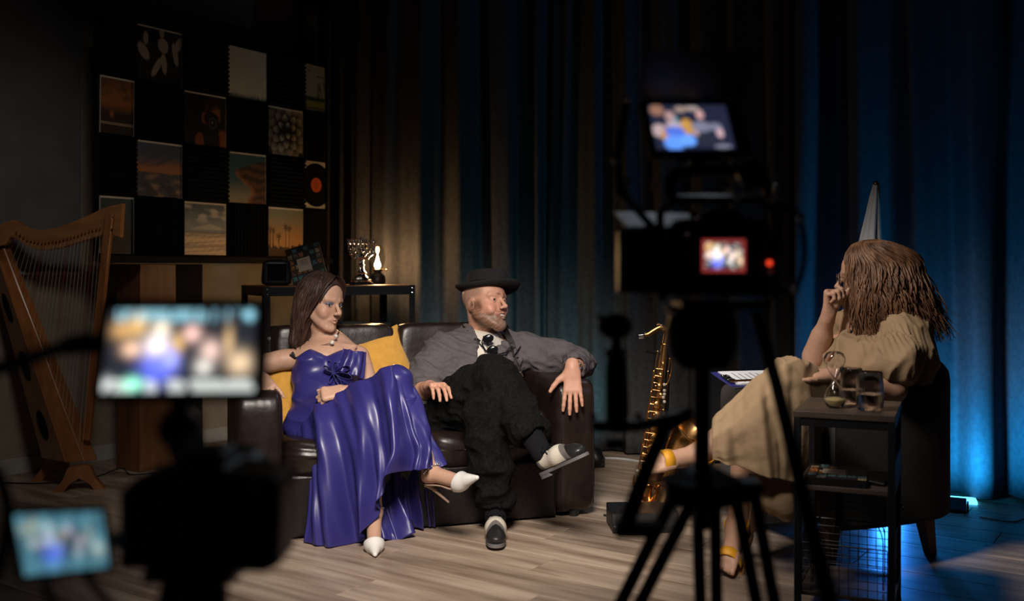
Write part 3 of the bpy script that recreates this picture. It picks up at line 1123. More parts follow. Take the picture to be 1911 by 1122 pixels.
# low boxes on the second shelf
for w, s, lab in ((0.50, (0.14, 0.10, 0.03), 'flat grey box on the lower shelf behind the sofa'), (0.66, (0.11, 0.09, 0.018), 'thin black box on the lower shelf, right of the grey box')):
    o = MB().box((0, 0, s[2] / 2), s).box((0, -s[1] / 2 + 0.004, s[2]), (s[0] * 0.8, 0.006, 0.002)).build('storage_box', 'plastic_black' if w > .6 else 'rubber', bevel=0.004)
    place_mesh(o, HP(w, 0.10, 0.763), HA)
    tag(o, lab, 'box')

# ------------------------------------------------------------------ harp
def HX(cx, cy, d):
    return PX(cx / 1.934, 360 + cy / 1.934, d)


hp = thing('lever_harp', 'wooden lever harp standing by the beige wall', 'harp', PX(120, 905, 4.95), 0)
R0, R1 = PX(18, 458, 5.06), PX(183, 859, 4.99)
A0, A1 = PX(-8, 470, 4.93), PX(122, 864, 4.80)
L0, L1 = PX(-20, 492, 5.03), PX(78, 856, 4.97)
B0, B1 = L0 + (R0 - A0), L1 + (R1 - A1)
vs = [A0, R0, B0, L0, A1, R1, B1, L1]
MB().add(vs, [(0, 1, 2, 3), (7, 6, 5, 4), (0, 4, 5, 1), (1, 5, 6, 2), (2, 6, 7, 3), (3, 7, 4, 0)]).build('soundbox', 'harp_wood', hp, bevel=0.006, world=True)
sb = hp.children[-1]
# oval sound holes in the side cheek
nrm = (A1 - A0).cross(L1 - A1).normalized()
if nrm.y > 0:
    nrm = -nrm
for tq in (0.25, 0.54, 0.83):
    cA, cL = A0.lerp(A1, tq), L0.lerp(L1, tq)
    c0 = cA.lerp(cL, 0.52)
    ax = (A1 - A0).normalized()
    ay = (cL - cA)
    wdt = ay.length * 0.20
    ay = nrm.cross(ax).normalized()
    ring = [c0 + ax * 0.078 * math.cos(a) + ay * wdt * math.sin(a) for a in np.linspace(0, 2 * math.pi, 25)[:-1]]
    m = MB().add([q + nrm * 0.0015 for q in ring] + [q - nrm * 0.004 for q in ring], [tuple(range(24))] + [(i, (i + 1) % 24, 24 + (i + 1) % 24, 24 + i) for i in range(24)])
    m.build('sound_hole', 'board_black', sb, world=True)
# string strip on the front face
m0, m1 = A0.lerp(R0, 0.55), A1.lerp(R1, 0.55)
fn_ = (A1 - A0).cross(R1 - A1).normalized()
if fn_.y > 0:
    fn_ = -fn_
MB().tube([m0 + fn_ * 0.002, m1 + fn_ * 0.002], 0.006, 6).build('string_rib', 'harp_wood', sb, world=True)
top = [(-22, 128), (0, 113), (50, 97), (85, 118), (130, 132), (190, 128), (260, 105), (330, 75), (380, 52), (440, 38)]
bot = [(432, 160), (385, 150), (340, 160), (280, 180), (210, 200), (150, 207), (100, 195), (60, 168), (35, 162), (20, 186), (-22, 196)]
tp, bt = catmull(top, 30), catmull(bot, 36)
poly = list(tp) + list(bt)
n = len(poly)
fr = [HX(a, b, 4.96) for a, b in poly]
bk = [q + Vector((0.0, 0.045, 0)) for q in fr]
m = MB()
T, Bq = [HX(a, b, 4.96) for a, b in catmull(top, 40)], [HX(a, b, 4.96) for a, b in catmull(bot[::-1], 40)]
dv = Vector((0, 0.045, 0))
for a, b in ((T, Bq),):
    G = np.array([[t, q, q + dv, t + dv] for t, q in zip(a, b)])
    m.grid(np.transpose(G, (0, 1, 2)), closed_u=True)
    m.add([T[0], Bq[0], Bq[0] + dv, T[0] + dv], [(0, 1, 2, 3)])
    m.add([T[-1], Bq[-1], Bq[-1] + dv, T[-1] + dv], [(3, 2, 1, 0)])
nk = m.build('neck', 'harp_wood_light', hp, world=True, bevel=0.004)
# pillar with its screwed head
p0, p1 = PX(207, 398, 4.95), PX(160, 822, 4.93)
side = Vector((0.017, 0, 0))
m = MB()
for a, b, w in ((p0, p1, 0.019),):
    R = Matrix.Rotation(math.atan2((p1 - p0).x, -(p1 - p0).z), 3, 'Y')
    m.box((a + b) / 2, (w * 2, 0.036, (b - a).length), Matrix.Rotation(-math.atan2((p0 - p1).x, (p0 - p1).z) * -1, 3, 'Y'))
pil = m.build('pillar', 'harp_wood', hp, world=True, bevel=0.005)
MB().ball(HX(405, 87, 4.93), 0.007, 10, 8).ball(HX(402, 135, 4.93), 0.007, 10, 8).build('screw', 'metal_black', pil, world=True)
# feet: two arched feet below the soundbox
for a, b, dd in ((PX(98, 900, 4.78), PX(196, 898, 4.85), 0), (PX(58, 893, 5.02), PX(150, 890, 5.10), 0)):
    a.z = 0
    b.z = 0
    ex = (b - a).normalized()
    ey = Vector((-ex.y, ex.x, 0))
    w = (b - a).length
    pr = [(0, 0), (0.05, 0), (0.075, 0.035), (0.11, 0.055), (w / 2, 0.062), (w - 0.11, 0.055), (w - 0.075, 0.035), (w - 0.05, 0), (w, 0), (w - 0.045, 0.06), (w - 0.07, 0.115), (0.07, 0.115), (0.045, 0.06)]
    up, dn = [pr[i] for i in (0, 12, 11, 10, 9, 8)], None
    m = MB()
    outer = catmull([pr[0], pr[12], pr[11], ((pr[11][0] + pr[10][0]) / 2, 0.118), pr[10], pr[9], pr[8]], 24)
    inner = catmull([pr[1], pr[2], pr[3], pr[4], pr[5], pr[6], pr[7]], 24)
    G = np.array([[a + ex * o_[0] + Vector((0, 0, o_[1])), a + ex * i_[0] + Vector((0, 0, i_[1])),
                   a + ex * i_[0] + Vector((0, 0, i_[1])) + ey * 0.06, a + ex * o_[0] + Vector((0, 0, o_[1])) + ey * 0.06] for o_, i_ in zip(outer, inner)])
    m.grid(G, closed_u=True)
    m.add(list(G[0]), [(0, 1, 2, 3)])
    m.add(list(G[-1]), [(3, 2, 1, 0)])
    m.build('foot', 'harp_wood', hp, world=True, bevel=0.003)
for k in range(24):
    q = k / 23
    tx = 62 + q * 300
    ty = np.interp(tx, [60, 100, 150, 210, 280, 340, 385], [168, 195, 207, 200, 180, 160, 150])
    a = HX(tx, ty - 14, 4.945)
    b = m0.lerp(m1, 0.04 + 0.93 * q) + fn_ * 0.004
    s_o = MB().tube([a, b], 0.0011, 4).build('string', 'string_red' if k % 7 == 0 else 'string_pale', hp, world=True)
    MB().box(a + Vector((0, -0.004, 0.02)), (0.004, 0.008, 0.010)).build('lever', 'harp_wood', s_o, world=True)
cb_pts = [(-2.75, 5.02, .004), (-2.35, 4.97, .004), (-2.15, 5.12, .004), (-2.05, 5.22, .03), (-1.98, 5.18, .004), (-1.85, 5.25, .004), (-2.0, 5.45, .004), (-2.1, 5.6, .004)]
o = MB().tube(catmull(cb_pts, 60), 0.004, 6).build('floor_cable', 'rubber', smooth=True)
recentre(o)
tag(o, 'thin black cable lying on the floor around the harp foot', 'cable')

# ================================================================== ORGANIC SCULPTING (distance fields -> one continuous surface)
def nrm3(v):
    v = np.asarray(v, float)
    return v / (np.linalg.norm(v) + 1e-12)


class Sculpt:
    def __init__(self):
        self.p = []

    def cap(self, a, b, ra, rb=None, k=0.02, op=1, flat=None):
        a, b = np.asarray(a, float), np.asarray(b, float)
        rb = ra if rb is None else rb
        w, q = (nrm3(flat[0]), flat[1]) if flat else (None, 1.0)
        ba = b - a
        L2 = ba @ ba + 1e-12

        def f(X, Y, Z):
            px, py, pz = X - a[0], Y - a[1], Z - a[2]
            if w is not None:
                h = px * w[0] + py * w[1] + pz * w[2]
                h0 = (ba @ w)
                t0 = np.clip((px * ba[0] + py * ba[1] + pz * ba[2]) / L2, 0, 1)
                s = (1 / q - 1) * (h - t0 * h0)
                px, py, pz = px + s * w[0], py + s * w[1], pz + s * w[2]
            t = np.clip((px * ba[0] + py * ba[1] + pz * ba[2]) / L2, 0, 1)
            d = np.sqrt((px - t * ba[0]) ** 2 + (py - t * ba[1]) ** 2 + (pz - t * ba[2]) ** 2) - (ra + (rb - ra) * t)
            return d * min(1.0, q) if w is not None else d
        R = max(ra, rb) * max(1.0, q)
        self.p.append((f, np.minimum(a, b) - R, np.maximum(a, b) + R, k, op))
        return self

    def chain(self, pts, rs, k=0.02, op=1, flat=None):
        for i in range(len(pts) - 1):
            self.cap(pts[i], pts[i + 1], rs[i], rs[i + 1], k, op, flat)
        return self

    def ell(self, c, r, M=None, k=0.02, op=1):
        c, r = np.asarray(c, float), np.asarray(r, float)
        M = np.eye(3) if M is None else np.asarray(M, float)   # columns = local axes

        def f(X, Y, Z):
            px, py, pz = X - c[0], Y - c[1], Z - c[2]
            l = [px * M[0, i] + py * M[1, i] + pz * M[2, i] for i in range(3)]
            k0 = np.sqrt(sum((l[i] / r[i]) ** 2 for i in range(3)))
            k1 = np.sqrt(sum((l[i] / r[i] ** 2) ** 2 for i in range(3))) + 1e-9
            return k0 * (k0 - 1.0) / k1
        ext = np.sqrt(((M * r) ** 2).sum(1))
        self.p.append((f, c - ext, c + ext, k, op))
        return self

    def func(self, f, lo, hi, k=0.01, op=1):
        self.p.append((f, np.asarray(lo, float), np.asarray(hi, float), k, op))
        return self

    def bounds(self):
        a = [q for q in self.p if q[4] > 0]
        return np.min([q[1] for q in a], 0) - 0.02, np.max([q[2] for q in a], 0) + 0.02

    def field(self, lo, hi, vox):
        n = np.ceil((hi - lo) / vox).astype(int) + 1
        ax = [lo[i] + vox * np.arange(n[i]) for i in range(3)]
        D = np.full(n, 0.5, np.float32)
        for f, a, b, k, op in self.p:
            m = k + 2.5 * vox
            i0 = np.maximum(0, np.floor((a - m - lo) / vox).astype(int))
            i1 = np.minimum(n, np.ceil((b + m - lo) / vox).astype(int) + 1)
            if np.any(i1 <= i0):
                continue
            sl = tuple(slice(i0[i], i1[i]) for i in range(3))
            d = f(ax[0][sl[0]][:, None, None], ax[1][sl[1]][None, :, None], ax[2][sl[2]][None, None, :]).astype(np.float32)
            s = D[sl]
            if op > 0:
                h = np.maximum(k - np.abs(s - d), 0) / k
                D[sl] = np.minimum(s, d) - h * h * k * 0.25
            else:
                d = -d
                h = np.maximum(k - np.abs(s - d), 0) / k
                D[sl] = np.maximum(s, d) + h * h * k * 0.25
        return D, n

    def mesh(self, vox, lo=None, hi=None):
        if lo is None:
            lo, hi = self.bounds()
        lo, hi = np.asarray(lo, float), np.asarray(hi, float)
        D, n = self.field(lo, hi, vox)
        S = D < 0
        c = S[:-1, :-1, :-1].astype(np.int8)
        tot = np.zeros_like(c)
        for dx in (0, 1):
            for dy in (0, 1):
                for dz in (0, 1):
                    tot += S[dx:n[0] - 1 + dx, dy:n[1] - 1 + dy, dz:n[2] - 1 + dz]
        act = (tot > 0) & (tot < 8)
        I, J, K = np.nonzero(act)
        idx = np.full(act.shape, -1, np.int64)
        idx[I, J, K] = np.arange(len(I))
        acc = np.zeros((len(I), 3))
        cnt = np.zeros(len(I))
        for axis in range(3):
            o1, o2 = [(1, 2), (0, 2), (0, 1)][axis]
            for u in (0, 1):
                for v in (0, 1):
                    off = [0, 0, 0]
                    off[o1], off[o2] = u, v
                    a = D[I + off[0], J + off[1], K + off[2]]
                    off2 = list(off)
                    off2[axis] = 1
                    b = D[I + off2[0], J + off2[1], K + off2[2]]
                    m = (a < 0) != (b < 0)
                    t = np.where(m, a / np.where(m, a - b, 1), 0)
                    for q in range(3):
                        acc[:, q] += np.where(m, off[q] + (t if q == axis else 0), 0)
                    cnt += m
        V = lo + vox * (np.stack([I, J, K], 1) + acc / cnt[:, None])
        Fs = []
        for axis in range(3):
            o1, o2 = [(1, 2), (2, 0), (0, 1)][axis]
            sl_a = [slice(None)] * 3
            sl_b = [slice(None)] * 3
            sl_a[axis] = slice(0, n[axis] - 1)
            sl_b[axis] = slice(1, n[axis])
            for q in (o1, o2):
                sl_a[q] = slice(1, n[q] - 1)
                sl_b[q] = slice(1, n[q] - 1)
            a, b = S[tuple(sl_a)], S[tuple(sl_b)]
            E = np.argwhere(a != b)
            if len(E) == 0:
                continue
            flip = a[tuple(E.T)]
            base = E.copy()
            base[:, o1] += 1
            base[:, o2] += 1
            def cell(d1, d2):
                q = base.copy()
                q[:, o1] -= d1
                q[:, o2] -= d2
                return idx[q[:, 0], q[:, 1], q[:, 2]]
            quad = np.stack([cell(1, 1), cell(0, 1), cell(0, 0), cell(1, 0)], 1)
            quad[~flip] = quad[~flip][:, ::-1]
            Fs.append(quad)
        Fc = np.concatenate(Fs)
        Fc = Fc[(Fc >= 0).all(1)]
        return V, Fc


def vnormals(V, Fc):
    a = V[Fc[:, 2]] - V[Fc[:, 0]]
    b = V[Fc[:, 3]] - V[Fc[:, 1]]
    fn = np.cross(a, b)
    N = np.zeros_like(V)
    for i in range(4):
        np.add.at(N, Fc[:, i], fn)
    return N / (np.linalg.norm(N, axis=1, keepdims=True) + 1e-12)


def relax(V, Fc, it=2, lam=0.5):
    V = V.copy()
    n = len(V)
    e = np.concatenate([Fc[:, [0, 1]], Fc[:, [1, 2]], Fc[:, [2, 3]], Fc[:, [3, 0]]])
    for _ in range(it):
        A = np.zeros_like(V)
        w = np.zeros(n)
        np.add.at(A, e[:, 0], V[e[:, 1]])
        np.add.at(w, e[:, 0], 1)
        np.add.at(A, e[:, 1], V[e[:, 0]])
        np.add.at(w, e[:, 1], 1)
        V += lam * (A / np.maximum(w, 1)[:, None] - V)
    return V


def compact(V, Fc):
    u, inv = np.unique(Fc.ravel(), return_inverse=True)
    return V[u], inv.reshape(-1, 4)


def mesh_obj(name, V, Fc, m, parent=None, col=None, world=True, solid=0.0):
    me = bpy.data.meshes.new(name)
    me.vertices.add(len(V))
    if parent is not None and world:
        iv = np.array(WM[parent.name].inverted())
        Vl = V @ iv[:3, :3].T + iv[:3, 3]
    else:
        Vl = V
    me.vertices.foreach_set('co', np.ascontiguousarray(Vl, np.float32).ravel())
    me.loops.add(len(Fc) * 4)
    me.loops.foreach_set('vertex_index', np.ascontiguousarray(Fc, np.int32).ravel())
    me.polygons.add(len(Fc))
    me.polygons.foreach_set('loop_start', np.arange(0, len(Fc) * 4, 4, dtype=np.int32))
    me.polygons.foreach_set('use_smooth', np.ones(len(Fc), bool))
    me.update(calc_edges=True)
    me.validate()
    if col is not None:
        at = me.color_attributes.new('Col', 'FLOAT_COLOR', 'POINT')
        buf = np.ones((len(V), 4), np.float32)
        buf[:, :3] = np.clip(col, 0, 1)
        at.data.foreach_set('color', buf.ravel())
    me.materials.append(MATS[m] if isinstance(m, str) else m)
    o = bpy.data.objects.new(name, me)
    link(o, parent)
    WM[o.name] = WM[parent.name] if parent is not None else Matrix.Identity(4)
    if solid:
        sd = o.modifiers.new('solid', 'SOLIDIFY')
        sd.thickness = solid
        sd.offset = 0
    return o


def body_mesh(S, fine, vox=0.007):
    """one body surface: coarse everywhere, finer inside the boxes fine=[(lo,hi,vox)]"""
    V, Fc = S.mesh(vox)
    cen = V[Fc].mean(1)
    keep = np.ones(len(Fc), bool)
    for lo, hi, v in fine:
        keep &= ~((cen > np.asarray(lo) + vox * 1.0) & (cen < np.asarray(hi) - vox * 1.0)).all(1)
    V, Fc = compact(V, Fc[keep])
    Vs, Fs = [V], [Fc]
    off = len(V)
    for lo, hi, v in fine:
        a, b = S.mesh(v, np.asarray(lo, float), np.asarray(hi, float))
        Vs.append(a)
        Fs.append(b + off)
        off += len(a)
    return np.concatenate(Vs), np.concatenate(Fs)


def frame(F, U):
    """columns: person's right, forward, up"""
    F = nrm3(F)
    X = nrm3(np.cross(F, np.asarray(U, float)))
    Z = np.cross(X, F)
    return np.stack([X, F, Z], 1)


class Head:
    def __init__(self, c, F, U, s=1.0):
        self.c, self.M, self.s = np.asarray(c, float), frame(F, U), s

    def w(self, p):
        return self.c + self.M @ (np.asarray(p, float) * self.s)

    def loc(self, V):
        return ((V - self.c) @ self.M) / self.s

    def sculpt(self, S, smile=0.0, openm=0.0, male=False, eye=1.0):
        s, M = self.s, self.M

        def E(c, r, k=0.02, op=1, m=None):
            S.ell(self.w(c), np.array(r) * s, M if m is None else M @ m, k * s, op)

        def C(a, b, ra, rb=None, k=0.02, op=1):
            S.cap(self.w(a), self.w(b), ra * s, (ra if rb is None else rb) * s, k * s, op)
        E((0, -.012, .035), (.074, .094, .086))
        E((0, .033, .036), (.062, .052, .055), .03)
        E((0, .034, -.04), (.057, .050, .070), .025)
        jw = .054 if male else .048
        for x in (-1, 1):
            C((x * jw, -.002, -.050), (x * .020, .066, -.100), .018, .014, .022)
            E((x * .041, .054, -.030), (.022, .024, .020), .018)
            C((x * .046, .070, .019), (x * .012, .086, .017), .009 if male else .007, .008, .014)
        E((0, .074, -.102), (.020 if male else .016, .017, .016), .014)
        for x in (-1, 1):
            E((x * .032, .101, .000), (.018, .016, .011), .014, -1)
        for x in (-1, 1):
            E((x * .032, .0710, -.002), (.0155, .0145, .0130), .006)
            E((x * .032, .0870, -.0030), (.0135, .0075, .0042 * eye), .002, -1)
        E((0, .074 if male else .0675, -.068), (.030, .020, .024), .014)
        C((0, .086, .008), (0, .109, -.030), .0070, .0080, .012)
        E((0, .1105, -.034), (.0098, .0095, .0088), .008)
        for x in (-1, 1):
            E((x * .0115, .099, -.038), (.0070, .0090, .0068), .006)
            E((x * .0065, .107, -.0455), (.0032, .0045, .0035), .002, -1)
        lp = 1.0 if male else .0965 - .0945
        lp = 0.0 if male else .0050
        wv, up = .023 + .006 * smile, .008 * smile
        for x in (-1, 1):
            C((x * wv, .083 - lp, -.068 + up), (0, .0965 - lp, -.0625 + .001 * smile + .002 * openm), .0036, .0052 - lp * .15, .004)
            C((x * (wv - .002), .084 - lp, -.0705 + up), (0, .0955 - lp, -.0750 - .0045 * openm), .0040, .0060 - lp * .2, .004)
        E((0, .098, -.0685 + up * .2), (wv * .9, .010, .0012 + .0042 * openm), .003, -1)
        if smile:
            for x in (-1, 1):
                E((x * .040, .066 - .008 * (1 - smile), -.045), (.016, .016, .016), .014)
                C((x * .026, .092, -.040), (x * .036, .080, -.066), .0022 * smile, .0022 * smile, .002 + .006 * smile, -1)
        for x in (-1, 1):
            E((x * .074, -.012, -.012), (.0085, .0185, .031), .007)
            E((x * .0835, -.008, -.010), (.006, .010, .017), .004, -1)
        return self

    def box(self, r=0.135):
        return self.c - r, self.c + r


def hand(S, wrist, f, n, side, curl=(20, 25, 20), L=1.0, spread=0.10, thumb=(0.55, 0.75, 0.25), rw=0.024, k=0.006, curls=None):
    """wrist point; f = direction of the fingers, n = the way the palm faces, side = +1/-1 puts the thumb along +-(f x n)"""
    wrist, f, n = np.asarray(wrist, float), nrm3(f), np.asarray(n, float)
    n = nrm3(n - f * (n @ f))
    s = np.cross(f, n) * side
    P = lambda a, b, c: wrist + (f * a + s * b + n * c) * L
    S.cap(P(-.02, 0, 0), P(.02, 0, 0), rw * L, .026 * L, .015, 1, (n, .72))
    for b in (-.026, -.009, .009, .026):
        S.cap(P(.018, b * .7, 0), P(.088, b, -.001), .0145 * L, .0125 * L, .012, 1, (n, .9))
    lens = [(.040, .026, .021), (.045, .029, .022), (.041, .027, .021), (.032, .020, .019)]
    for i, b in enumerate((.029, .0095, -.0105, -.029)):
        cr = curls[i] if curls else curl
        p = P(.088 - abs(b - .008) * .25, b, -.001)
        d = nrm3(f + s * (b / .03) * spread)
        rs = [.0095, .0086, .0080, .0066]
        for j in range(3):
            a = math.radians(cr[j])
            ax_n = nrm3(n - d * (n @ d))
            if j == 0:
                cn = ax_n
            d2 = d * math.cos(a) + cn * math.sin(a)
            cn = cn * math.cos(a) - d * math.sin(a)
            d = nrm3(d2)
            q = p + d * lens[i][j] * L
            S.cap(p, q, rs[j] * L * (.9 if i == 3 else 1), rs[j + 1] * L * (.9 if i == 3 else 1), .004)
            p = q
    t0 = P(.018, .020, .006)
    d = nrm3(f * thumb[0] + s * thumb[1] + n * thumb[2])
    t1 = t0 + d * .045 * L
    d2 = nrm3(d + f * .35 + n * .1)
    t2 = t1 + d2 * .032 * L
    t3 = t2 + nrm3(d2 + f * .2) * .026 * L
    S.cap(t0, t1, .0165 * L, .0125 * L, .012).cap(t1, t2, .0118 * L, .0100 * L, .004).cap(t2, t3, .0098 * L, .0075 * L, .004)
    return P


def wrinkle(V, N, amp, fr, seed, ridge=True, aniso=(1, 1, 1)):
    x, y, z = V[:, 0] * fr * aniso[0], V[:, 1] * fr * aniso[1], V[:, 2] * fr * aniso[2]
    a = vnoise(x, y, z, seed)
    if ridge:
        a = (1 - np.abs(np.clip(a, -1, 1))) ** 2.2 - 0.35
    return V + N * (a * amp)[:, None]


def loftgrid(rows, nu, nv):
    """rows of control points (rows from top to hem) -> dense grid"""
    R = np.array([catmull(r, nu) for r in rows])           # k x nu x 3
    return np.stack([catmull(R[:, j], nv) for j in range(nu)], 1)


def gridnormals(G):
    du = np.gradient(G, axis=1)
    dv = np.gradient(G, axis=0)
    n = np.cross(du, dv)
    return n / (np.linalg.norm(n, axis=2, keepdims=True) + 1e-12)


def cloth_sheet(name, rows, nu, nv, m, parent, folds, solid=0.004, seed=0, amp2=0.0):
    """folds: list of (cycles across, phase, amp at top, amp at hem, drift)"""
    G = loftgrid(rows, nu, nv)
    N = gridnormals(G)
    u = np.linspace(0, 1, nu)[None, :]
    v = np.linspace(0, 1, nv)[:, None]
    D = np.zeros((nv, nu))
    for cyc, ph, a0, a1, dr in folds:
        q_ = 2 * math.pi * (cyc * u + dr * v) + ph + 0.9 * vnoise(u * 4, v * 1.2, seed=seed + int(cyc * 3))
        w = np.sin(q_) + 0.38 * np.sin(2 * q_ + 0.9)
        D += (a0 + (a1 - a0) * v) * w
    if amp2:
        D += amp2 * vnoise(u * 9, v * 7, seed=seed + 77)
    edge = ss(0, 0.05, u) * ss(0, 0.05, 1 - u)
    G = G + N * (D * (0.35 + 0.65 * edge))[..., None]
    o = MB().grid(G).build(name, m, parent, smooth=True, auto=False, world=True, solid=solid)
    return o


# ------------------------------------------------------------------ hair
def hair_strands(name, H, m, parent, paths, r0=0.004, n=5):
    mb = MB()
    for P in paths:
        k = len(P)
        rr = [r0 * min(1.0, 0.12 + 3.0 * i / k) * (1.0 if i < k * 0.6 else max(0.12, 1 - (i / k - 0.6) * 2.2)) for i in range(k)]
        mb.tube([H.w(p) for p in P], rr, n, cap=False, flat=0.65)
    return mb.build(name, m, parent, smooth=True, auto=False, world=True)


# ------------------------------------------------------------------ materials of the people
mat('skin', (1, 1, 1), 0.48, attr='Col', col2=(0.93, 0.90, 0.88), scale=60, bump=0.06, bscale=500, sss=0.12)
mat('eye_white', (0.75, 0.72, 0.69), 0.15)
mat('eye_dark', (0.02, 0.025, 0.03), 0.1)
mat('teeth', (0.75, 0.70, 0.62), 0.25)
mat('hair_brown', (0.056, 0.024, 0.015), 0.55, col2=(0.024, 0.010, 0.007), scale=9, stretch=(3, 3, 0.5), bump=0.25, bscale=40)
mat('hair_chestnut', (0.23, 0.115, 0.060), 0.46, col2=(0.060, 0.026, 0.014), scale=11, stretch=(3, 3, 1), bump=0.25, bscale=40)
mat('satin_blue', (0.034, 0.029, 0.175), 0.36, col2=(0.028, 0.024, 0.148), scale=5, spec=0.6, bump=0.06, bscale=9)
mat('linen_grey', (0.118, 0.102, 0.104), 0.92, spec=0.2, col2=(0.10, 0.086, 0.088), scale=120, bump=0.5, bscale=45)
mat('cotton_cream', (0.70, 0.64, 0.54), 0.9, bump=0.3, bscale=120)
mat('trouser_black', (0.0095, 0.009, 0.0085), 0.95, spec=0.12, col2=(0.004, 0.004, 0.004), scale=90, bump=0.5, bscale=50)
mat('sock_black', (0.010, 0.010, 0.012), 0.95, spec=0.15, bump=0.3, bscale=400)
mat('felt_black', (0.017, 0.015, 0.014), 0.92, bump=0.3, bscale=400, spec=0.3)
mat('shoe_leather', (1, 1, 1), 0.36, attr='Col', bump=0.1, bscale=150)
mat('shoe_sole', (0.16, 0.15, 0.15), 0.7)
mat('pump_white', (0.80, 0.78, 0.73), 0.35)
mat('pump_sole', (0.42, 0.28, 0.20), 0.5)
mat('cotton_tan', (0.36, 0.245, 0.145), 0.85, spec=0.25, col2=(0.31, 0.21, 0.122), scale=14, bump=0.35, bscale=26)
mat('strap_yellow', (0.80, 0.37, 0.02), 0.5)
mat('cork', (0.34, 0.175, 0.07), 0.8, col2=(0.22, 0.105, 0.04), scale=40, bump=0.3, bscale=120)
SKIN_W = np.array((0.56, 0.335, 0.235))
SKIN_M = np.array((0.60, 0.315, 0.215))
SKIN_H = np.array((0.52, 0.30, 0.205))


def capdist(Q, a, b):
    a, b = np.asarray(a, float), np.asarray(b, float)
    t = np.clip(((Q - a) @ (b - a)) / ((b - a) @ (b - a)), 0, 1)
    return np.linalg.norm(Q - a - t[:, None] * (b - a), axis=1)


def blend(C, m, col):
    return C * (1 - m[:, None]) + np.asarray(col) * m[:, None]


def lathe_on(H, prof, n, sx, sy, tilt):
    """solid of revolution stood on a head frame, tilt = 3x3 local rotation"""
    mb = MB()
    for r, z in prof:
        pass
    M = Matrix(H.M.tolist()) @ tilt
    return M


def brogue(parent, heel, toe_dir, up, L=0.285):
    """two-tone lace-up shoe; heel = ground point under the heel"""
    heel = np.asarray(heel, float)
    M = frame(toe_dir, up)
    s = L / 0.285
    w = lambda p: heel + M @ (np.asarray(p, float) * s)
    S = Sculpt()
    X, Fd, Z = M[:, 0], M[:, 1], M[:, 2]
    S.cap(w((0, .045, .050)), w((0, .14, .046)), .034 * s, .039 * s, .02)
    S.cap(w((0, .14, .044)), w((0, .225, .034)), .039 * s, .034 * s, .02)
    S.ell(w((0, .238, .032)), np.array((.037, .042, .024)) * s, M, .015)
    S.cap(w((0, .050, .06)), w((0, .048, .088)), .033 * s, .032 * s, .015, 1, (X, .9))
    S.ell(w((0, .05, .115)), np.array((.024, .032, .035)) * s, M, .004, -1)
    S.func(lambda x, y, z: (x - heel[0]) * Z[0] + (y - heel[1]) * Z[1] + (z - heel[2]) * Z[2] - .016 * s, *S.bounds(), k=.004, op=-1)
    V, Fc = S.mesh(0.0028)
    Q = ((V - heel) @ M) / s
    C = np.tile(np.array((.66, .60, .50)), (len(V), 1))
    y, z, x = Q[:, 1], Q[:, 2], Q[:, 0]
    wing = y - .180 - .9 * np.abs(x) * 0.35 - (.05 - z) * .5
    C = blend(C, ss(-.001, .001, wing), (.17, .155, .145))
    cap_ = y - .226 + 1.1 * (.03 - np.abs(x)) * 0.55 - (.04 - z) * .5
    C = blend(C, ss(-.001, .001, cap_), (.018, .017, .017))
    C = blend(C, ss(-.001, .001, .052 - y - (z - .05) * .25), (.15, .135, .125))
    C = blend(C, ss(-.001, .001, z - .093), (.02, .02, .02))
    C = blend(C, ss(-.0015, .0005, .021 - z), (.018, .017, .017))
    sh = thing_part('shoe', parent)
    o = mesh_obj('shoe', V, Fc, 'shoe_leather', parent, C)
    out = [(-.031, .02), (-.034, .06), (-.030, .11), (-.037, .17), (-.039, .215), (-.030, .262), (-.012, .282), (.012, .282), (.030, .262), (.039, .215), (.037, .17), (.030, .11),
           (.034, .06), (.031, .02), (.016, .004), (-.016, .004)]
    ring = catmull(out, 48, True)
    m = MB()
    G = np.array([[w((a, b, zz)) for a, b in ring] for zz in (.006, .018)])
    m.grid(G, closed_u=True)
    k = len(m.v)
    m.f += [tuple(range(48)), tuple(range(48, 96))]
    ring2 = [(a, b) for a, b in ring if b < .085]
    G2 = [[w((a * .97, b, zz)) for a, b in ring2] for zz in (-.008, .006)]
    k = len(m.v)
    nn = len(ring2)
    m.grid(np.array(G2), closed_u=True)
    m.f += [tuple(range(k, k + nn)), tuple(range(k + nn, k + 2 * nn))]
    m.build('sole', 'shoe_sole', o, world=True)
    lc = MB()
    for q in range(5):
        yy, zz = .090 + q * .016, .088 - q * .0062
        lc.tube([w((-.017, yy, zz)), w((0, yy + .003, zz + .0055)), w((.017, yy, zz))], .0021 * s, 6)
    for sg in (-1, 1):
        lc.tube([w(p) for p in catmull([(0, .088, .094), (sg * .018, .084, .102), (sg * .034, .092, .088), (sg * .020, .1, .088), (0, .089, .094)], 14)], .0018 * s, 6)
        lc.tube([w(p) for p in catmull([(0, .088, .094), (sg * .022, .098, .088), (sg * .034, .118, .068)], 8)], .0018 * s, 6)
    lc.build('laces', 'sock_black', o, world=True, smooth=True)
    return o


def thing_part(name, parent):
    return None

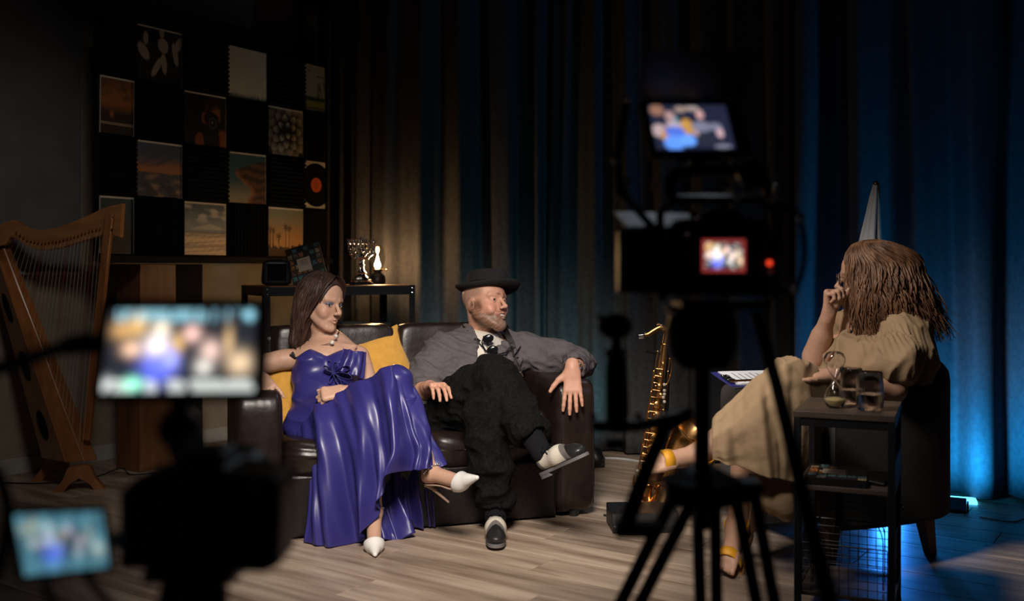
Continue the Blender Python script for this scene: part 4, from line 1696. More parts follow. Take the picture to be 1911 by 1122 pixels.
# ================================================================== MAN IN THE HAT
mn = thing('person', 'man in black hat, grey shirt and black trousers reclining on the sofa', 'person', SP(0.98, 0.27, 0.30), 0)
mP = SP(0.98, 0.27, 0.415)
m_neck = PX(905, 642, 4.72)
m_sr, m_sl = PX(822, 664, 4.58), PX(984, 659, 4.70)
m_er, m_wr = PX(776, 738, 4.40), PX(802, 722, 4.222)
m_el, m_wl = PX(1082, 676, 4.60), PX(1068, 688, 4.275)
m_hr, m_hl = SP(0.89, 0.27, 0.42), SP(1.07, 0.27, 0.42)
m_kr, m_ar = PX(920, 700, 4.07), PX(1012, 846, 3.82)
td = nrm3(np.array((0.53, -0.74, 0.40)))
upv = nrm3(np.array((-0.45, 0.25, 0.85)))
Mf = frame(td, upv)
m_kl, m_al = PX(908, 772, 4.0), PX(925, 958, 4.02)
mH = Head(PX(905, 566, 4.64), (0.755, -0.61, 0.20), (-0.12, 0.26, 1.0), 1.10)
S = Sculpt()
mH.sculpt(S, smile=1.0, openm=1.0, male=True, eye=0.8)
# the beard stands a little proud of the jaw
for x in (-1, 1):
    S.cap(mH.w((x * .052, .012, -.062)), mH.w((x * .020, .066, -.104)), .021, .020, .018)
S.ell(mH.w((0, .070, -.112)), (.026, .024, .022), mH.M, .018)
S.cap(mH.w((0, -.030, -.05)), m_neck + Vector((0, 0.0, -0.02)), .060, .066, .03)
S.cap(m_neck + Vector((0, 0.02, -0.03)), mP, .12, .13, .05, 1, ((0.25, -0.6, 0.7), .75))
S.cap(m_sr, m_sl, .065, .065, .04)
S.chain([m_sr, m_er, m_wr], [.055, .044, .028], .02)
S.chain([m_sl, m_el, m_wl], [.055, .044, .029], .02)
S.cap(m_er.lerp(m_wr, .15), m_er.lerp(m_wr, .5), .044, .038, .02)
S.cap(m_el.lerp(m_wl, .15), m_el.lerp(m_wl, .55), .044, .038, .02)
S.chain([m_hr, m_kr, m_ar], [.085, .058, .036], .03)
S.chain([m_hl, m_kl, m_al], [.085, .058, .036], .03)
S.cap(m_ar, np.array(m_ar) + Mf[:, 1] * .07 - Mf[:, 2] * .045, .024, .016, .02)
S.cap(m_al, m_al + Vector((0.0, -0.09, -0.05)), .030, .022, .02)
hand(S, m_wl + Vector((0.0, -0.008, 0.0)), (0.0, -0.22, -0.97), (0.05, 0.9, -0.3), -1, curls=[(2, 12, 8), (-2, 10, 8), (-4, 10, 8), (-6, 10, 8)], L=1.06, spread=0.13,
     thumb=(0.60, 0.80, -0.1), rw=0.027)
hand(S, m_wr, (0.42, -0.80, 0.16), (0.10, -0.25, -0.95), 1, curls=[(24, 30, 16), (28, 32, 16), (32, 34, 16), (36, 34, 16)], L=1.0, spread=0.10, thumb=(0.80, 0.55, 0.1), rw=0.027)
mlo, mhi = mH.box(0.15)
hb = lambda p, r=0.14: (np.array(p) - r, np.array(p) + r)
fl_, fr_ = hb(m_wl + Vector((0.01, -0.03, -0.09)), 0.13), hb(m_wr + Vector((0.04, -0.08, -0.02)), 0.13)
V, Fc = body_mesh(S, [(mlo, mhi, 0.0022), (*fl_, 0.0032), (*fr_, 0.0032)], 0.009)
Q = mH.loc(V)
hd = (np.linalg.norm(Q, axis=1) < .17)
C = np.tile(SKIN_M, (len(V), 1))
C = blend(C, hd * np.exp(-(((np.abs(Q[:, 0]) - .045) / .02) ** 2 + ((Q[:, 2] + .035) / .02) ** 2)) * (Q[:, 1] > 0.02) * .4, (.62, .22, .15))
lip = np.minimum(capdist(Q, (-.028, .083, -.06), (0, .0965, -.062)), capdist(Q, (.028, .083, -.06), (0, .0965, -.062)))
lip = np.minimum(lip, np.minimum(capdist(Q, (-.026, .084, -.063), (0, .0955, -.079)), capdist(Q, (.026, .084, -.063), (0, .0955, -.079))))
bw = np.minimum(capdist(Q, (-.050, .068, .024), (-.014, .090, .021)), capdist(Q, (.050, .068, .024), (.014, .090, .021)))
nz = vnoise(Q[:, 0] * 120, Q[:, 1] * 120, Q[:, 2] * 120, 4)
# short beard on jaw, chin and upper lip
jaw = ss(-.045, -.062, Q[:, 2] - .30 * np.clip(-(Q[:, 1] - .045), -.02, .07) * 1.2) * ss(-.045, -.01, Q[:, 1]) * ss(-.145, -.122, Q[:, 2])
mous = np.exp(-((Q[:, 2] + .053) / .007) ** 2) * ss(.075, .085, Q[:, 1]) * (np.abs(Q[:, 0]) < .03)
side_b = ss(-.03, -.012, Q[:, 1]) * (1 - ss(.02, .045, Q[:, 1])) * ss(-.115, -.1, Q[:, 2]) * (1 - ss(-.015, .02, Q[:, 2])) * (np.abs(Q[:, 0]) > .045)
beard = np.clip(np.maximum(np.maximum(jaw, mous * .7), side_b), 0, 1) * hd
C = blend(C, beard * (.82 + .16 * nz), (.115, .052, .026))
C = blend(C, hd * np.exp(-((Q[:, 0] / .022) ** 2 + ((Q[:, 2] + .1) / .025) ** 2)) * (Q[:, 1] > .05) * .35, (.42, .34, .28))
C = blend(C, hd * (1 - ss(.0035, .0065, lip)) * .6, (.48, .19, .15))
C = blend(C, hd * (1 - ss(.004, .0085, bw)) * .85, (.13, .07, .04))
# cropped hair at the temples and the back of the head
crop = hd * ss(.012, .03, Q[:, 2] + .35 * np.clip(.02 - Q[:, 1], 0, .1)) * (1 - ss(.03, .06, Q[:, 1]))
C = blend(C, crop * .6, (.24, .16, .12))
mbod = mesh_obj('body', V, Fc, 'skin', mn, C)
for x in (-1, 1):
    e = MB().ball(mH.w((x * .032, .0712, -.002)), .0128 * 1.1, 16, 12).build('eye', 'eye_white', mn, smooth=True, world=True)
    MB().ball(mH.w((x * .032 + .002, .0795, -.0025)), (.0075, .0075, .0075), 12, 10).build('iris', 'eye_dark', e, smooth=True, world=True)
tm = MB()
for i in range(-4, 5):
    a = i / 4
    tm.box(mH.w((a * .0175, .0905 - .006 * a * a, -.0672)), (.0040, .004, .0062), Matrix(mH.M.tolist()) @ Matrix.Rotation(-a * .5, 3, 'Z'))
tm.build('teeth', 'teeth', mn, bevel=0.001, world=True)

# hat: round crown with pinched top edge and rolled brim
HM = Matrix(frame((0.755, -0.61, 0.14), (-0.20, 0.40, 0.90)).tolist()) * 1.15
ho = PX(909, 543, 4.665)
hb_ = MB()
prof = [(0.084, 0.012), (0.088, 0.004), (0.100, 0.000), (0.116, 0.003), (0.129, 0.011), (0.134, 0.020), (0.1325, 0.0225), (0.127, 0.0145), (0.114, 0.007), (0.100, 0.0055), (0.0895, 0.010), (0.087, 0.022)]
n = 56
rows = []
for r, z in prof:
    row = []
    for k in range(n):
        a = 2 * math.pi * k / n
        x, y = r * math.cos(a), r * math.sin(a)
        x *= 0.90
        y *= 1.06
        zz = z + 0.010 * math.cos(2 * a) * -((r - 0.085) / 0.05) * 0.9
        row.append(ho + HM @ Vector((x, y, zz)))
    rows.append(row)
hat = hb_.grid(np.array(rows), closed_u=True).build('hat', 'felt_black', mn, smooth=True, auto=False, world=True)
prof = [(0.0875, 0.006), (0.0885, 0.014), (0.087, 0.040), (0.084, 0.062), (0.079, 0.074), (0.070, 0.0785), (0.060, 0.0765), (0.048, 0.070), (0.030, 0.068), (0.0001, 0.0675)]
rows = [[ho + HM @ Vector((r * .90 * math.cos(2 * math.pi * k / n), r * 1.06 * math.sin(2 * math.pi * k / n), z)) for k in range(n)] for r, z in prof]
MB().grid(np.array(rows), closed_u=True).build('crown', 'felt_black', hat, smooth=True, auto=False, world=True)
rows = [[ho + HM @ Vector((r * .90 * math.cos(2 * math.pi * k / n), r * 1.06 * math.sin(2 * math.pi * k / n), z)) for k in range(n)] for r, z in ((0.0892, 0.006), (0.0905, 0.010), (0.0902, 0.028), (0.088, 0.0305))]
MB().grid(np.array(rows), closed_u=True).build('hat_band', 'leather_black', hat, smooth=True, world=True)

# shirt: loose grey linen over the torso and both sleeves, open at the throat
S = Sculpt()
up_t = nrm3(np.array(m_neck - mP))
ch = m_neck.lerp(mP, .32)
be = m_neck.lerp(mP, .72)
fwd = nrm3(np.array((0.22, -0.85, 0.48)))
S.ell(ch + Vector((0.0, 0.0, 0.015)), (.215, .145, .175), frame(fwd, up_t), .05)
S.ell(be + Vector((0.01, -0.02, 0.015)), (.185, .150, .175), frame(fwd, up_t), .06)
S.cap(m_sr + Vector((.02, 0, .0)), m_neck + Vector((-.03, .02, .0)), .078, .060, .04)
S.cap(m_sl + Vector((-.02, 0, .0)), m_neck + Vector((.03, .02, .0)), .078, .060, .04)
S.chain([m_sr, m_er], [.090, .078], .04)
S.chain([m_er, m_er.lerp(m_wr, .28)], [.076, .060], .02)
S.chain([m_sl, m_sl.lerp(m_el, .5), m_el], [.090, .078, .064], .04)
S.chain([m_el, m_el.lerp(m_wl, .45)], [.064, .054], .02)
# rolled cuffs
S.cap(m_er.lerp(m_wr, .20), m_er.lerp(m_wr, .38), .062, .054, .008)
S.cap(m_el.lerp(m_wl, .40), m_el.lerp(m_wl, .58), .058, .056, .008)
# hollow the cuffs so the forearms come out of them
S.cap(m_er.lerp(m_wr, .36), m_wr, .042, .034, .004, -1)
S.cap(m_el.lerp(m_wl, .50), m_wl, .044, .036, .004, -1)
# throat opening
th0, th1 = Vector(m_neck) + Vector((0.015, -0.05, 0.045)), m_neck.lerp(mP, .40) + Vector((0.035, -0.16, 0.05))
S.cap(th0, th1, .105, .012, .012, -1, ((0.35, -0.75, .55), 1.2))
V, Fc = S.mesh(0.0055)
N = vnormals(V, Fc)
V = wrinkle(V, N, .020, 7.0, 21, True, (1.0, .8, 1.7))
V = wrinkle(V, N, .010, 15.0, 22, True, (.9, .9, 1.6))
V = relax(V, Fc, 1)
shirt = mesh_obj('shirt', V, Fc, 'linen_grey', mn)
# cream undershirt showing in the throat
S = Sculpt()
S.ell(ch + Vector((0.0, -0.004, 0.012)), (.185, .132, .165), frame(fwd, up_t), .05)
S.cap(m_neck + Vector((0.005, -.006, -.06)), m_neck + Vector((0.01, -.012, -.006)), .085, .072, .03)
V, Fc = S.mesh(0.007)
mesh_obj('undershirt', V, Fc, 'cotton_cream', mn)


def strap(pts, w, t, name, m, parent, up=(0, -1, 0.3), n=30):
    P = catmull(pts, n)
    G = []
    for i in range(n):
        tn = nrm3(P[min(i + 1, n - 1)] - P[max(i - 1, 0)])
        u_ = nrm3(np.cross(tn, np.array(up)))
        v_ = np.cross(u_, tn)
        G.append([P[i] + u_ * w / 2 - v_ * t / 2, P[i] + u_ * w / 2 + v_ * t / 2, P[i] - u_ * w / 2 + v_ * t / 2, P[i] - u_ * w / 2 - v_ * t / 2])
    m_ = MB().grid(np.array(G), closed_u=True)
    m_.add(G[0], [(0, 1, 2, 3)])
    m_.add(G[-1], [(3, 2, 1, 0)])
    return m_.build(name, m, parent, world=True, bevel=0.001)


# instrument strap round the neck, its cord and hook
st_o = strap([PX(868, 606, 4.66), PX(874, 618, 4.585), PX(886, 634, 4.545), PX(893, 640, 4.53)], .030, .007, 'neck_strap', 'leather_black', mn)
strap([PX(941, 610, 4.68), PX(946, 622, 4.60), PX(955, 640, 4.565), PX(960, 655, 4.545)], .026, .007, 'neck_strap', 'leather_black', mn)
MB().tube([PX(x, y, d) for x, y, d in ((893, 640, 4.522), (908, 656, 4.50), (925, 663, 4.47), (944, 658, 4.49), (954, 646, 4.53))], .004, 6).tube(
    catmull([PX(955, 645, 4.53), PX(962, 668, 4.46), PX(971, 690, 4.42), PX(973, 700, 4.41)], 12), .0022, 6).build('strap_cord', 'leather_black', st_o, world=True, smooth=True)
MB().tube(catmull([PX(954, 692, 4.41), PX(962, 696, 4.40), PX(970, 695, 4.40), PX(976, 703, 4.40)], 10), .004, 8).build('strap_hook', 'brass_dark', st_o, world=True, smooth=True)
MB().box(PX(890, 637, 4.528), (.034, .008, .012), Matrix.Rotation(.8, 3, 'Y')).box(PX(957, 651, 4.545), (.026, .008, .012), Matrix.Rotation(-.9, 3, 'Y')).build('buckle', 'metal_black', st_o, world=True, bevel=0.002)
# sunglasses hung in the collar
sg = MB()
for (x, y, d) in ((911, 632, 4.492), (919, 653, 4.462)):
    sg.ball(PX(x, y, d), (.026, .006, .019), 18, 10, Matrix.Rotation(-.25, 3, 'Y'))
sgo = sg.build('sunglasses', 'plastic_gloss', mn, world=True, smooth=True)
MB().tube([PX(903, 627, 4.50), PX(899, 640, 4.50), PX(906, 655, 4.48)], .003, 6).tube([PX(908, 640, 4.49), PX(912, 645, 4.478)], .004, 6).build('temple', 'plastic_gloss', sgo, world=True)
# shirt collar flaps
for pts in ([PX(866, 607, 4.70), PX(861, 618, 4.63), PX(878, 640, 4.56), PX(893, 655, 4.53), PX(884, 632, 4.60)],
            [PX(945, 612, 4.70), PX(962, 622, 4.66), PX(972, 645, 4.58), PX(958, 665, 4.52), PX(951, 640, 4.58)]):
    MB().add([Vector(q) for q in pts], [(0, 1, 2, 3, 4)]).build('collar', 'linen_grey', shirt, world=True, solid=0.006)
MB().ball(PX(966, 668, 4.475), .0055, 8, 6).ball(PX(960, 690, 4.435), .0055, 8, 6).build('button', 'metal_black', shirt, world=True)

# trousers
S = Sculpt()
S.ell(Vector(mP) + Vector((0, 0, .0)), (.18, .15, .125), frame(fwd, up_t), .05)
S.chain([m_hr, m_hr.lerp(m_kr, .55), m_kr], [.108, .096, .082], .04)
S.chain([m_kr, m_kr.lerp(m_ar, .5), m_kr.lerp(m_ar, .70)], [.080, .074, .070], .03)
S.chain([m_hl, m_hl.lerp(m_kl, .55), m_kl], [.108, .098, .086], .03)
S.chain([m_kl, m_kl.lerp(m_al, .5), m_kl.lerp(m_al, .90)], [.086, .080, .062], .03)
S.cap(m_kl.lerp(m_al, .80), m_kl.lerp(m_al, .90) + Vector((0.015, 0.03, 0.0)), .064, .064, .02)
# rolled hem of the raised leg
S.cap(m_kr.lerp(m_ar, .60), m_kr.lerp(m_ar, .70), .076, .080, .006)
S.cap(m_kr.lerp(m_ar, .76), m_ar, .060, .05, .006, -1)
S.cap(m_kl.lerp(m_al, .97), m_al, .06, .05, .006, -1)
V, Fc = S.mesh(0.006)
N = vnormals(V, Fc)
V = wrinkle(V, N, .022, 6.5, 31, True, (1.3, .8, 1.1))
V = wrinkle(V, N, .010, 14.0, 32, True)
V = relax(V, Fc, 1)
mesh_obj('trousers', V, Fc, 'trouser_black', mn)
# socks
S = Sculpt()
S.cap(m_kr.lerp(m_ar, .66), m_ar, .050, .040, .01)
S.cap(m_ar, np.array(m_ar) + Mf[:, 1] * .03 - Mf[:, 2] * .03, .038, .03, .01)
V, Fc = S.mesh(0.005)
mesh_obj('sock', V, Fc, 'sock_black', mn)
S = Sculpt()
S.cap(m_kl.lerp(m_al, .86), m_al + Vector((0, -.01, -.02)), .046, .043, .01)
V, Fc = S.mesh(0.005)
mesh_obj('sock', V, Fc, 'sock_black', mn)
# shoes
brogue(mn, (m_al.x - .003, 4.066, 0.008), (0.03, -1, 0), (0, 0, 1), 0.285)
brogue(mn, np.array(m_ar) - Mf[:, 2] * 0.082 - Mf[:, 1] * 0.048, td, upv, 0.285)
# bracelet on the left wrist, shirt cuff and ring
wd = (m_wl - m_el).normalized()
q = wd.to_track_quat('Z', 'Y').to_matrix()
br = MB()
for k in range(14):
    a = 2 * math.pi * k / 14
    c_ = Vector(m_wl) + wd * -.012 + q @ Vector((.033 * math.cos(a), .036 * math.sin(a), 0))
    br.ball(c_, (.0085, .0085, .006), 8, 6)
br.build('bracelet', 'chrome', mn, world=True, smooth=True)

# ================================================================== WOMAN IN THE BLUE DRESS
wn = thing('person', 'woman with brown bob in a strapless royal blue satin gown on the sofa', 'person', SP(0.40, 0.27, 0.30), 0)
wP = SP(0.40, 0.27, 0.40)
w_neck = PX(617, 645, 4.45)
w_sr, w_sl = PX(530, 671, 4.38), PX(671, 664, 4.48)
w_er, w_wr = SP(-0.015, 0.43, 0.635), SP(0.115, 0.155, 0.634)
w_el, w_wl = PX(698, 745, 4.36), PX(642, 731, 4.06)
w_hr, w_hl = SP(0.32, 0.27, 0.41), SP(0.48, 0.27, 0.41)
w_kr, w_ar = PX(738, 716, 4.0), PX(806, 884, 3.86)
w_kl, w_al = PX(690, 782, 3.99), PX(698, 956, 3.925)
wH = Head(PX(600, 566, 4.43), (0.83, -0.55, -0.08), (0.03, 0.10, 1.0), 1.03)
w_bl, w_tl = Vector((-0.525, 3.79, 0.030)), Vector((-0.513, 3.725, 0.016))          # ball and toe of the planted foot
w_br, w_tr = PX(856, 899, 3.76), PX(884, 893, 3.70)
S = Sculpt()
wH.sculpt(S, smile=0.30, openm=0.0, eye=0.7)
S.cap(wH.w((0, -.030, -.06)), w_neck + Vector((0, .01, 0)), .045, .050, .025)
S.cap(w_neck + Vector((0, .02, -.04)), wP, .105, .12, .05, 1, ((0.25, -0.8, 0.5), .7))
S.cap(w_sr + Vector((.03, 0, 0)), w_neck + Vector((-.02, .015, .002)), .042, .040, .035)
S.cap(w_sl + Vector((-.03, 0, 0)), w_neck + Vector((.02, .015, .002)), .042, .040, .035)
S.ell(PX(612, 672, 4.385), (.135, .075, .085), frame((.25, -.8, .5), (0, .5, .8)), .04)
for px_, sg_ in ((588, -1), (640, 1)):                       # collar bones
    S.cap(PX(612 + sg_ * 6, 648, 4.385), PX(612 + sg_ * 52, 646, 4.42), .010, .010, .02)
S.chain([w_sr, w_er, w_wr], [.046, .038, .023], .02)
S.cap(w_er.lerp(w_wr, .1), w_er.lerp(w_wr, .45), .038, .033, .02)
S.chain([w_sl, w_el, w_wl], [.044, .037, .023], .02)
S.cap(w_el.lerp(w_wl, .1), w_el.lerp(w_wl, .45), .037, .032, .02)
S.chain([w_hr, w_kr, w_ar], [.085, .050, .031], .03)
S.cap(w_kr.lerp(w_ar, .15), w_kr.lerp(w_ar, .5), .047, .042, .02)
S.chain([w_hl, w_kl, w_al], [.085, .054, .031], .03)
S.cap(w_kl.lerp(w_al, .15), w_kl.lerp(w_al, .5), .052, .045, .02)
for a_, b_, t_ in ((w_al, w_bl, w_tl), (w_ar, w_br, w_tr)):
    S.cap(a_, b_, .031, .027, .02)
    S.cap(b_, t_, .026, .012, .012)
    hl_ = a_ + (a_ - b_).normalized() * .028 + Vector((0, 0, -.020))
    S.cap(a_, hl_, .028, .024, .02)
hand(S, w_wr, (0.48, -0.72, -0.42), (0.12, 0.50, -0.85), -1, curls=[(16, 18, 12), (18, 18, 12), (20, 18, 12), (22, 18, 12)], L=0.93, spread=0.30, thumb=(0.75, 0.6, 0.1), rw=0.022)
hand(S, w_wl, (-0.93, -0.22, -0.10), (0.10, 0.75, -0.6), -1, curls=[(55, 62, 30), (52, 64, 30), (50, 66, 30), (50, 66, 30)], L=0.92, spread=0.06, thumb=(0.85, 0.35, 0.35), rw=0.022)
wlo, whi = wH.box(0.142)
V, Fc = body_mesh(S, [(wlo, whi, 0.0021), (*hb(w_wr + Vector((.04, -.05, -.03)), .12), .0032), (*hb(w_wl + Vector((-.06, -.02, -.01)), .12), .0032)], 0.009)
Q = wH.loc(V)
hd = np.linalg.norm(Q, axis=1) < .16
C = np.tile(SKIN_W, (len(V), 1))
C = blend(C, hd * np.exp(-(((np.abs(Q[:, 0]) - .045) / .02) ** 2 + ((Q[:, 2] + .035) / .018) ** 2)) * (Q[:, 1] > .02) * .35, (.60, .25, .18))
lip = np.minimum(capdist(Q, (-.024, .078, -.066), (0, .0915, -.0625)), capdist(Q, (.024, .078, -.066), (0, .0915, -.0625)))
lip = np.minimum(lip, np.minimum(capdist(Q, (-.022, .079, -.069), (0, .0905, -.0755)), capdist(Q, (.022, .079, -.069), (0, .0905, -.0755))))
C = blend(C, hd * (1 - ss(.0042, .0065, lip)) * .75, (.46, .20, .17))
bw = np.minimum(capdist(Q, (-.052, .064, .026), (-.015, .089, .020)), capdist(Q, (.052, .064, .026), (.015, .089, .020)))
C = blend(C, hd * (1 - ss(.0028, .0062, bw)) * .9, (.05, .028, .02))
# blue eye shadow and dark lashes
for x in (-1, 1):
    e2 = ((Q[:, 0] - x * .033) / .020) ** 2 + ((Q[:, 2] - .003) / .0095) ** 2
    C = blend(C, hd * (1 - ss(.5, 1.15, e2)) * (Q[:, 1] > .05) * .85, (.07, .095, .17))
    ls = capdist(Q, (x * .019, .086, -.002), (x * .032, .0875, .0015))
    ls = np.minimum(ls, capdist(Q, (x * .032, .0875, .0015), (x * .050, .074, -.001)))
    C = blend(C, hd * (1 - ss(.0018, .0036, ls)) * .9, (.012, .011, .014))
wbod = mesh_obj('body', V, Fc, 'skin', wn, C)
for x in (-1, 1):
    e = MB().ball(wH.w((x * .032, .0712, -.002)), .0128 * 1.03, 16, 12).build('eye', 'eye_white', wn, smooth=True, world=True)
    MB().ball(wH.w((x * .032 + .0035, .0797, -.004)), .0062, 12, 10).build('iris', 'eye_dark', e, smooth=True, world=True)
# pink nails on the hand resting on the armrest are too small to part; earring and necklace
MB().ball(wH.w((.0785, -.004, -.046)), .0045, 10, 8).ball(wH.w((.0785, -.003, -.056)), .0035, 10, 8).build('earring', 'pearl', wn, world=True, smooth=True)
nk_o = MB().tube(catmull([PX(572, 634, 4.43), PX(583, 640, 4.375), PX(600, 644.5, 4.345), PX(616, 641, 4.34)], 20), .0022, 6).tube(
    catmull([PX(627, 628, 4.365), PX(631, 622, 4.40), PX(633, 617, 4.44)], 8), .0022, 6).build('necklace', 'chrome', wn, world=True, smooth=True)
MB().ball(PX(620, 639.5, 4.335), .0095, 14, 10).ball(PX(627, 627.5, 4.36), .0085, 14, 10).build('pearl', 'pearl', nk_o, world=True, smooth=True)

# hair: bob with a side parting
S = Sculpt()
He = lambda c, r, k=.02, op=1: S.ell(wH.w(c), np.array(r) * 1.03, wH.M, k, op)
He((0, -.016, .040), (.085, .111, .097), .02)
He((0, -.065, -.07), (.082, .058, .125), .04)
for x in (-1, 1):
    S.cap(wH.w((x * .066, -.020, .01)), wH.w((x * .070, -.045, -.165)), .032, .036, .03)
He((0, .127, -.022), (.078, .102, .124), .006, -1)
S.cap(wH.w((0, .02, -.11)), wH.w((0, .03, -.2)), .05, .06, .02, -1)
V, Fc = S.mesh(0.0035)
N = vnormals(V, Fc)
Q = wH.loc(V)
az = np.arctan2(Q[:, 0], Q[:, 1])
bk_ = ss(.075, .02, Q[:, 1])
V = V + N * (bk_ * (.0035 * np.sin(az * 46 + 3 * vnoise(az * 6, Q[:, 2] * 14, seed=3)) + .004 * vnoise(az * 7, Q[:, 2] * 12, seed=5)))[:, None]
whair = mesh_obj('hair', V, Fc, 'hair_brown', wn)
paths = []
rr = random.Random(5)
for i in range(330):
    al = math.radians(rr.uniform(66, 294))
    lift = rr.uniform(0.99, 1.05)
    zend = -.155 - rr.uniform(0, .05)
    ph, wa = rr.uniform(0, 6.28), rr.uniform(.003, .009)
    P = []
    sgn = 1 if math.sin(al) > 0 else -1
    for t in np.linspace(0, 1, 15):
        if t < .45:
            q = t / .45
            th = math.radians(82 * (1 - q) + 4 * q)
            k_ = .86 + .14 * q
            a2 = al * k_ if al < math.pi else 2 * math.pi - (2 * math.pi - al) * k_
            lift_ = 1 + (lift - 1) * q
            p = np.array((.0855 * math.cos(th) * math.sin(a2) * lift_, -.018 + .107 * math.cos(th) * math.cos(a2) * lift_, .040 + .094 * math.sin(th) * lift_))
        else:
            q = (t - .45) / .55
            base = np.array((.0855 * math.sin(al) * lift, -.022 + .105 * math.cos(al) * lift, .046))
            back = 0.018 * q if math.cos(al) > 0 else 0
            p = base + np.array((.010 * math.sin(al) * math.sin(q * 3) + .004 * q * sgn, -back, (zend - .046) * q))
            p[1] = p[1] * (1 - .16 * q) - .008 * q
        p = p + np.array((wa * math.sin(ph + t * 9), wa * math.cos(ph + t * 7), 0)) * (t > .3)
        P.append(p)
    paths.append(P)
for i in range(150):                          # locks framing the face
    sg_ = 1 if i % 2 else -1
    j = lambda a=.004: rr.uniform(-a, a)
    o_ = rr.uniform(0, .016)
    ze = rr.uniform(-.205, -.15)
    pts_ = [(sg_ * .004 + j(), .066 - o_ * 2 + j(), .126), (sg_ * .030, .080 - o_ * 2 + j(), .112 + j()), (sg_ * .058, .074 - o_ * 1.6, .078 + j()), (sg_ * .074, .056 - o_, .030 + j()),
            (sg_ * (.084 + j(.002)), .030 - o_, -.03), (sg_ * (.094 + j()), .004 - o_ + j(.006), -.085), (sg_ * (.090 + j(.008)), -.012 - o_ + j(.01), -.13), (sg_ * (.098 + j(.010)), -.020 - o_ + j(.012), ze)]
    paths.append(catmull(pts_, 18))
hair_strands('hair_strands', wH, 'hair_brown', whair, paths, .0042)

# gown: bodice and hips
S = Sculpt()
fw = nrm3(np.array((.25, -.82, .5)))
upw = nrm3(np.array(w_neck - wP))
S.ell(PX(609, 702, 4.37), (.150, .100, .125), frame(fw, upw), .04)
S.ell(PX(581, 680, 4.315), (.066, .060, .060), frame(fw, upw), .03)
S.ell(PX(640, 677, 4.335), (.066, .060, .060), frame(fw, upw), .03)
S.ell(PX(603, 742, 4.29), (.130, .10, .105), frame(fw, upw), .05)
S.ell(PX(606, 800, 4.22), (.158, .13, .11), frame(fw, upw), .05)
S.chain([w_hr, w_hr.lerp(w_kr, .5), w_kr], [.100, .082, .065], .04)
S.chain([w_kr, w_kr.lerp(w_ar, .6)], [.064, .056], .03)
S.chain([w_hl, w_hl.lerp(w_kl, .5), w_hl.lerp(w_kl, .9)], [.100, .080, .064], .04)
nl = [(535, 668), (552, 657), (578, 652), (598, 657), (610, 663), (622, 657), (645, 649), (668, 653), (690, 664)]
nlx, nly = [a for a, b in nl], [b for a, b in nl]


def neckcut(X, Y, Z):
    px_ = 955.5 + X / Y * F_PX
    zc = CAM_H - (np.interp(px_, nlx, nly) - 500) / F_PX * 4.34
    return zc - Z


S.func(neckcut, (-1.3, 4.0, .60), (-.4, 4.8, .95), .004, -1)
V, Fc = S.mesh(0.0045)
N = vnormals(V, Fc)
V = wrinkle(V, N, .009, 9.0, 41, True, (.5, .5, 2.2))
V = relax(V, Fc, 1)
gown = mesh_obj('gown', V, Fc, 'satin_blue', wn)
# skirt falling from the raised knee
rows = [
    [(553, 806, 4.10), (588, 764, 4.06), (630, 733, 4.03), (680, 706, 3.99), (725, 687, 3.965), (752, 690, 4.01), (770, 713, 4.10)],
    [(556, 838, 4.04), (595, 803, 3.98), (640, 777, 3.94), (690, 752, 3.89), (735, 735, 3.870), (770, 742, 3.93), (787, 762, 4.06)],
    [(572, 868, 3.98), (605, 852, 3.93), (650, 835, 3.88), (700, 815, 3.85), (745, 800, 3.835), (785, 800, 3.86), (808, 815, 3.95)],
    [(572, 940, 3.93), (612, 937, 3.885), (660, 922, 3.86), (705, 880, 3.835), (752, 845, 3.815), (796, 838, 3.82), (824, 845, 3.90)],
    [(565, 1012, 3.89), (617, 1019, 3.865), (676, 1011, 3.85), (703, 945, 3.815), (745, 882, 3.80), (790, 877, 3.79), (834, 868, 3.86)]]
rows = [[PX(*q) for q in r] for r in rows]
skt = cloth_sheet('skirt', rows, 150, 110, 'satin_blue', gown, [(4.2, .4, .007, .030, .10), (7.3, 1.9, .004, .015, -.2), (2.1, 2.0, .006, .018, .25)], solid=.003, seed=4, amp2=.005)
rows = [[(632, 842, 4.06), (690, 850, 4.07), (750, 856, 4.10), (805, 850, 4.16)],
        [(630, 925, 4.00), (690, 930, 4.01), (752, 925, 4.05), (808, 915, 4.12)],
        [(640, 1004, 3.97), (690, 1003, 3.97), (745, 1008, 3.945), (775, 985, 4.09), (812, 984, 4.12)]]
rows = [[PX(*q) for q in r] for r in rows]
cloth_sheet('skirt_train', rows, 90, 50, 'satin_blue', gown, [(4.5, .2, .012, .028, .1), (8.2, 1.2, .004, .010, -.15)], solid=.003, seed=9)
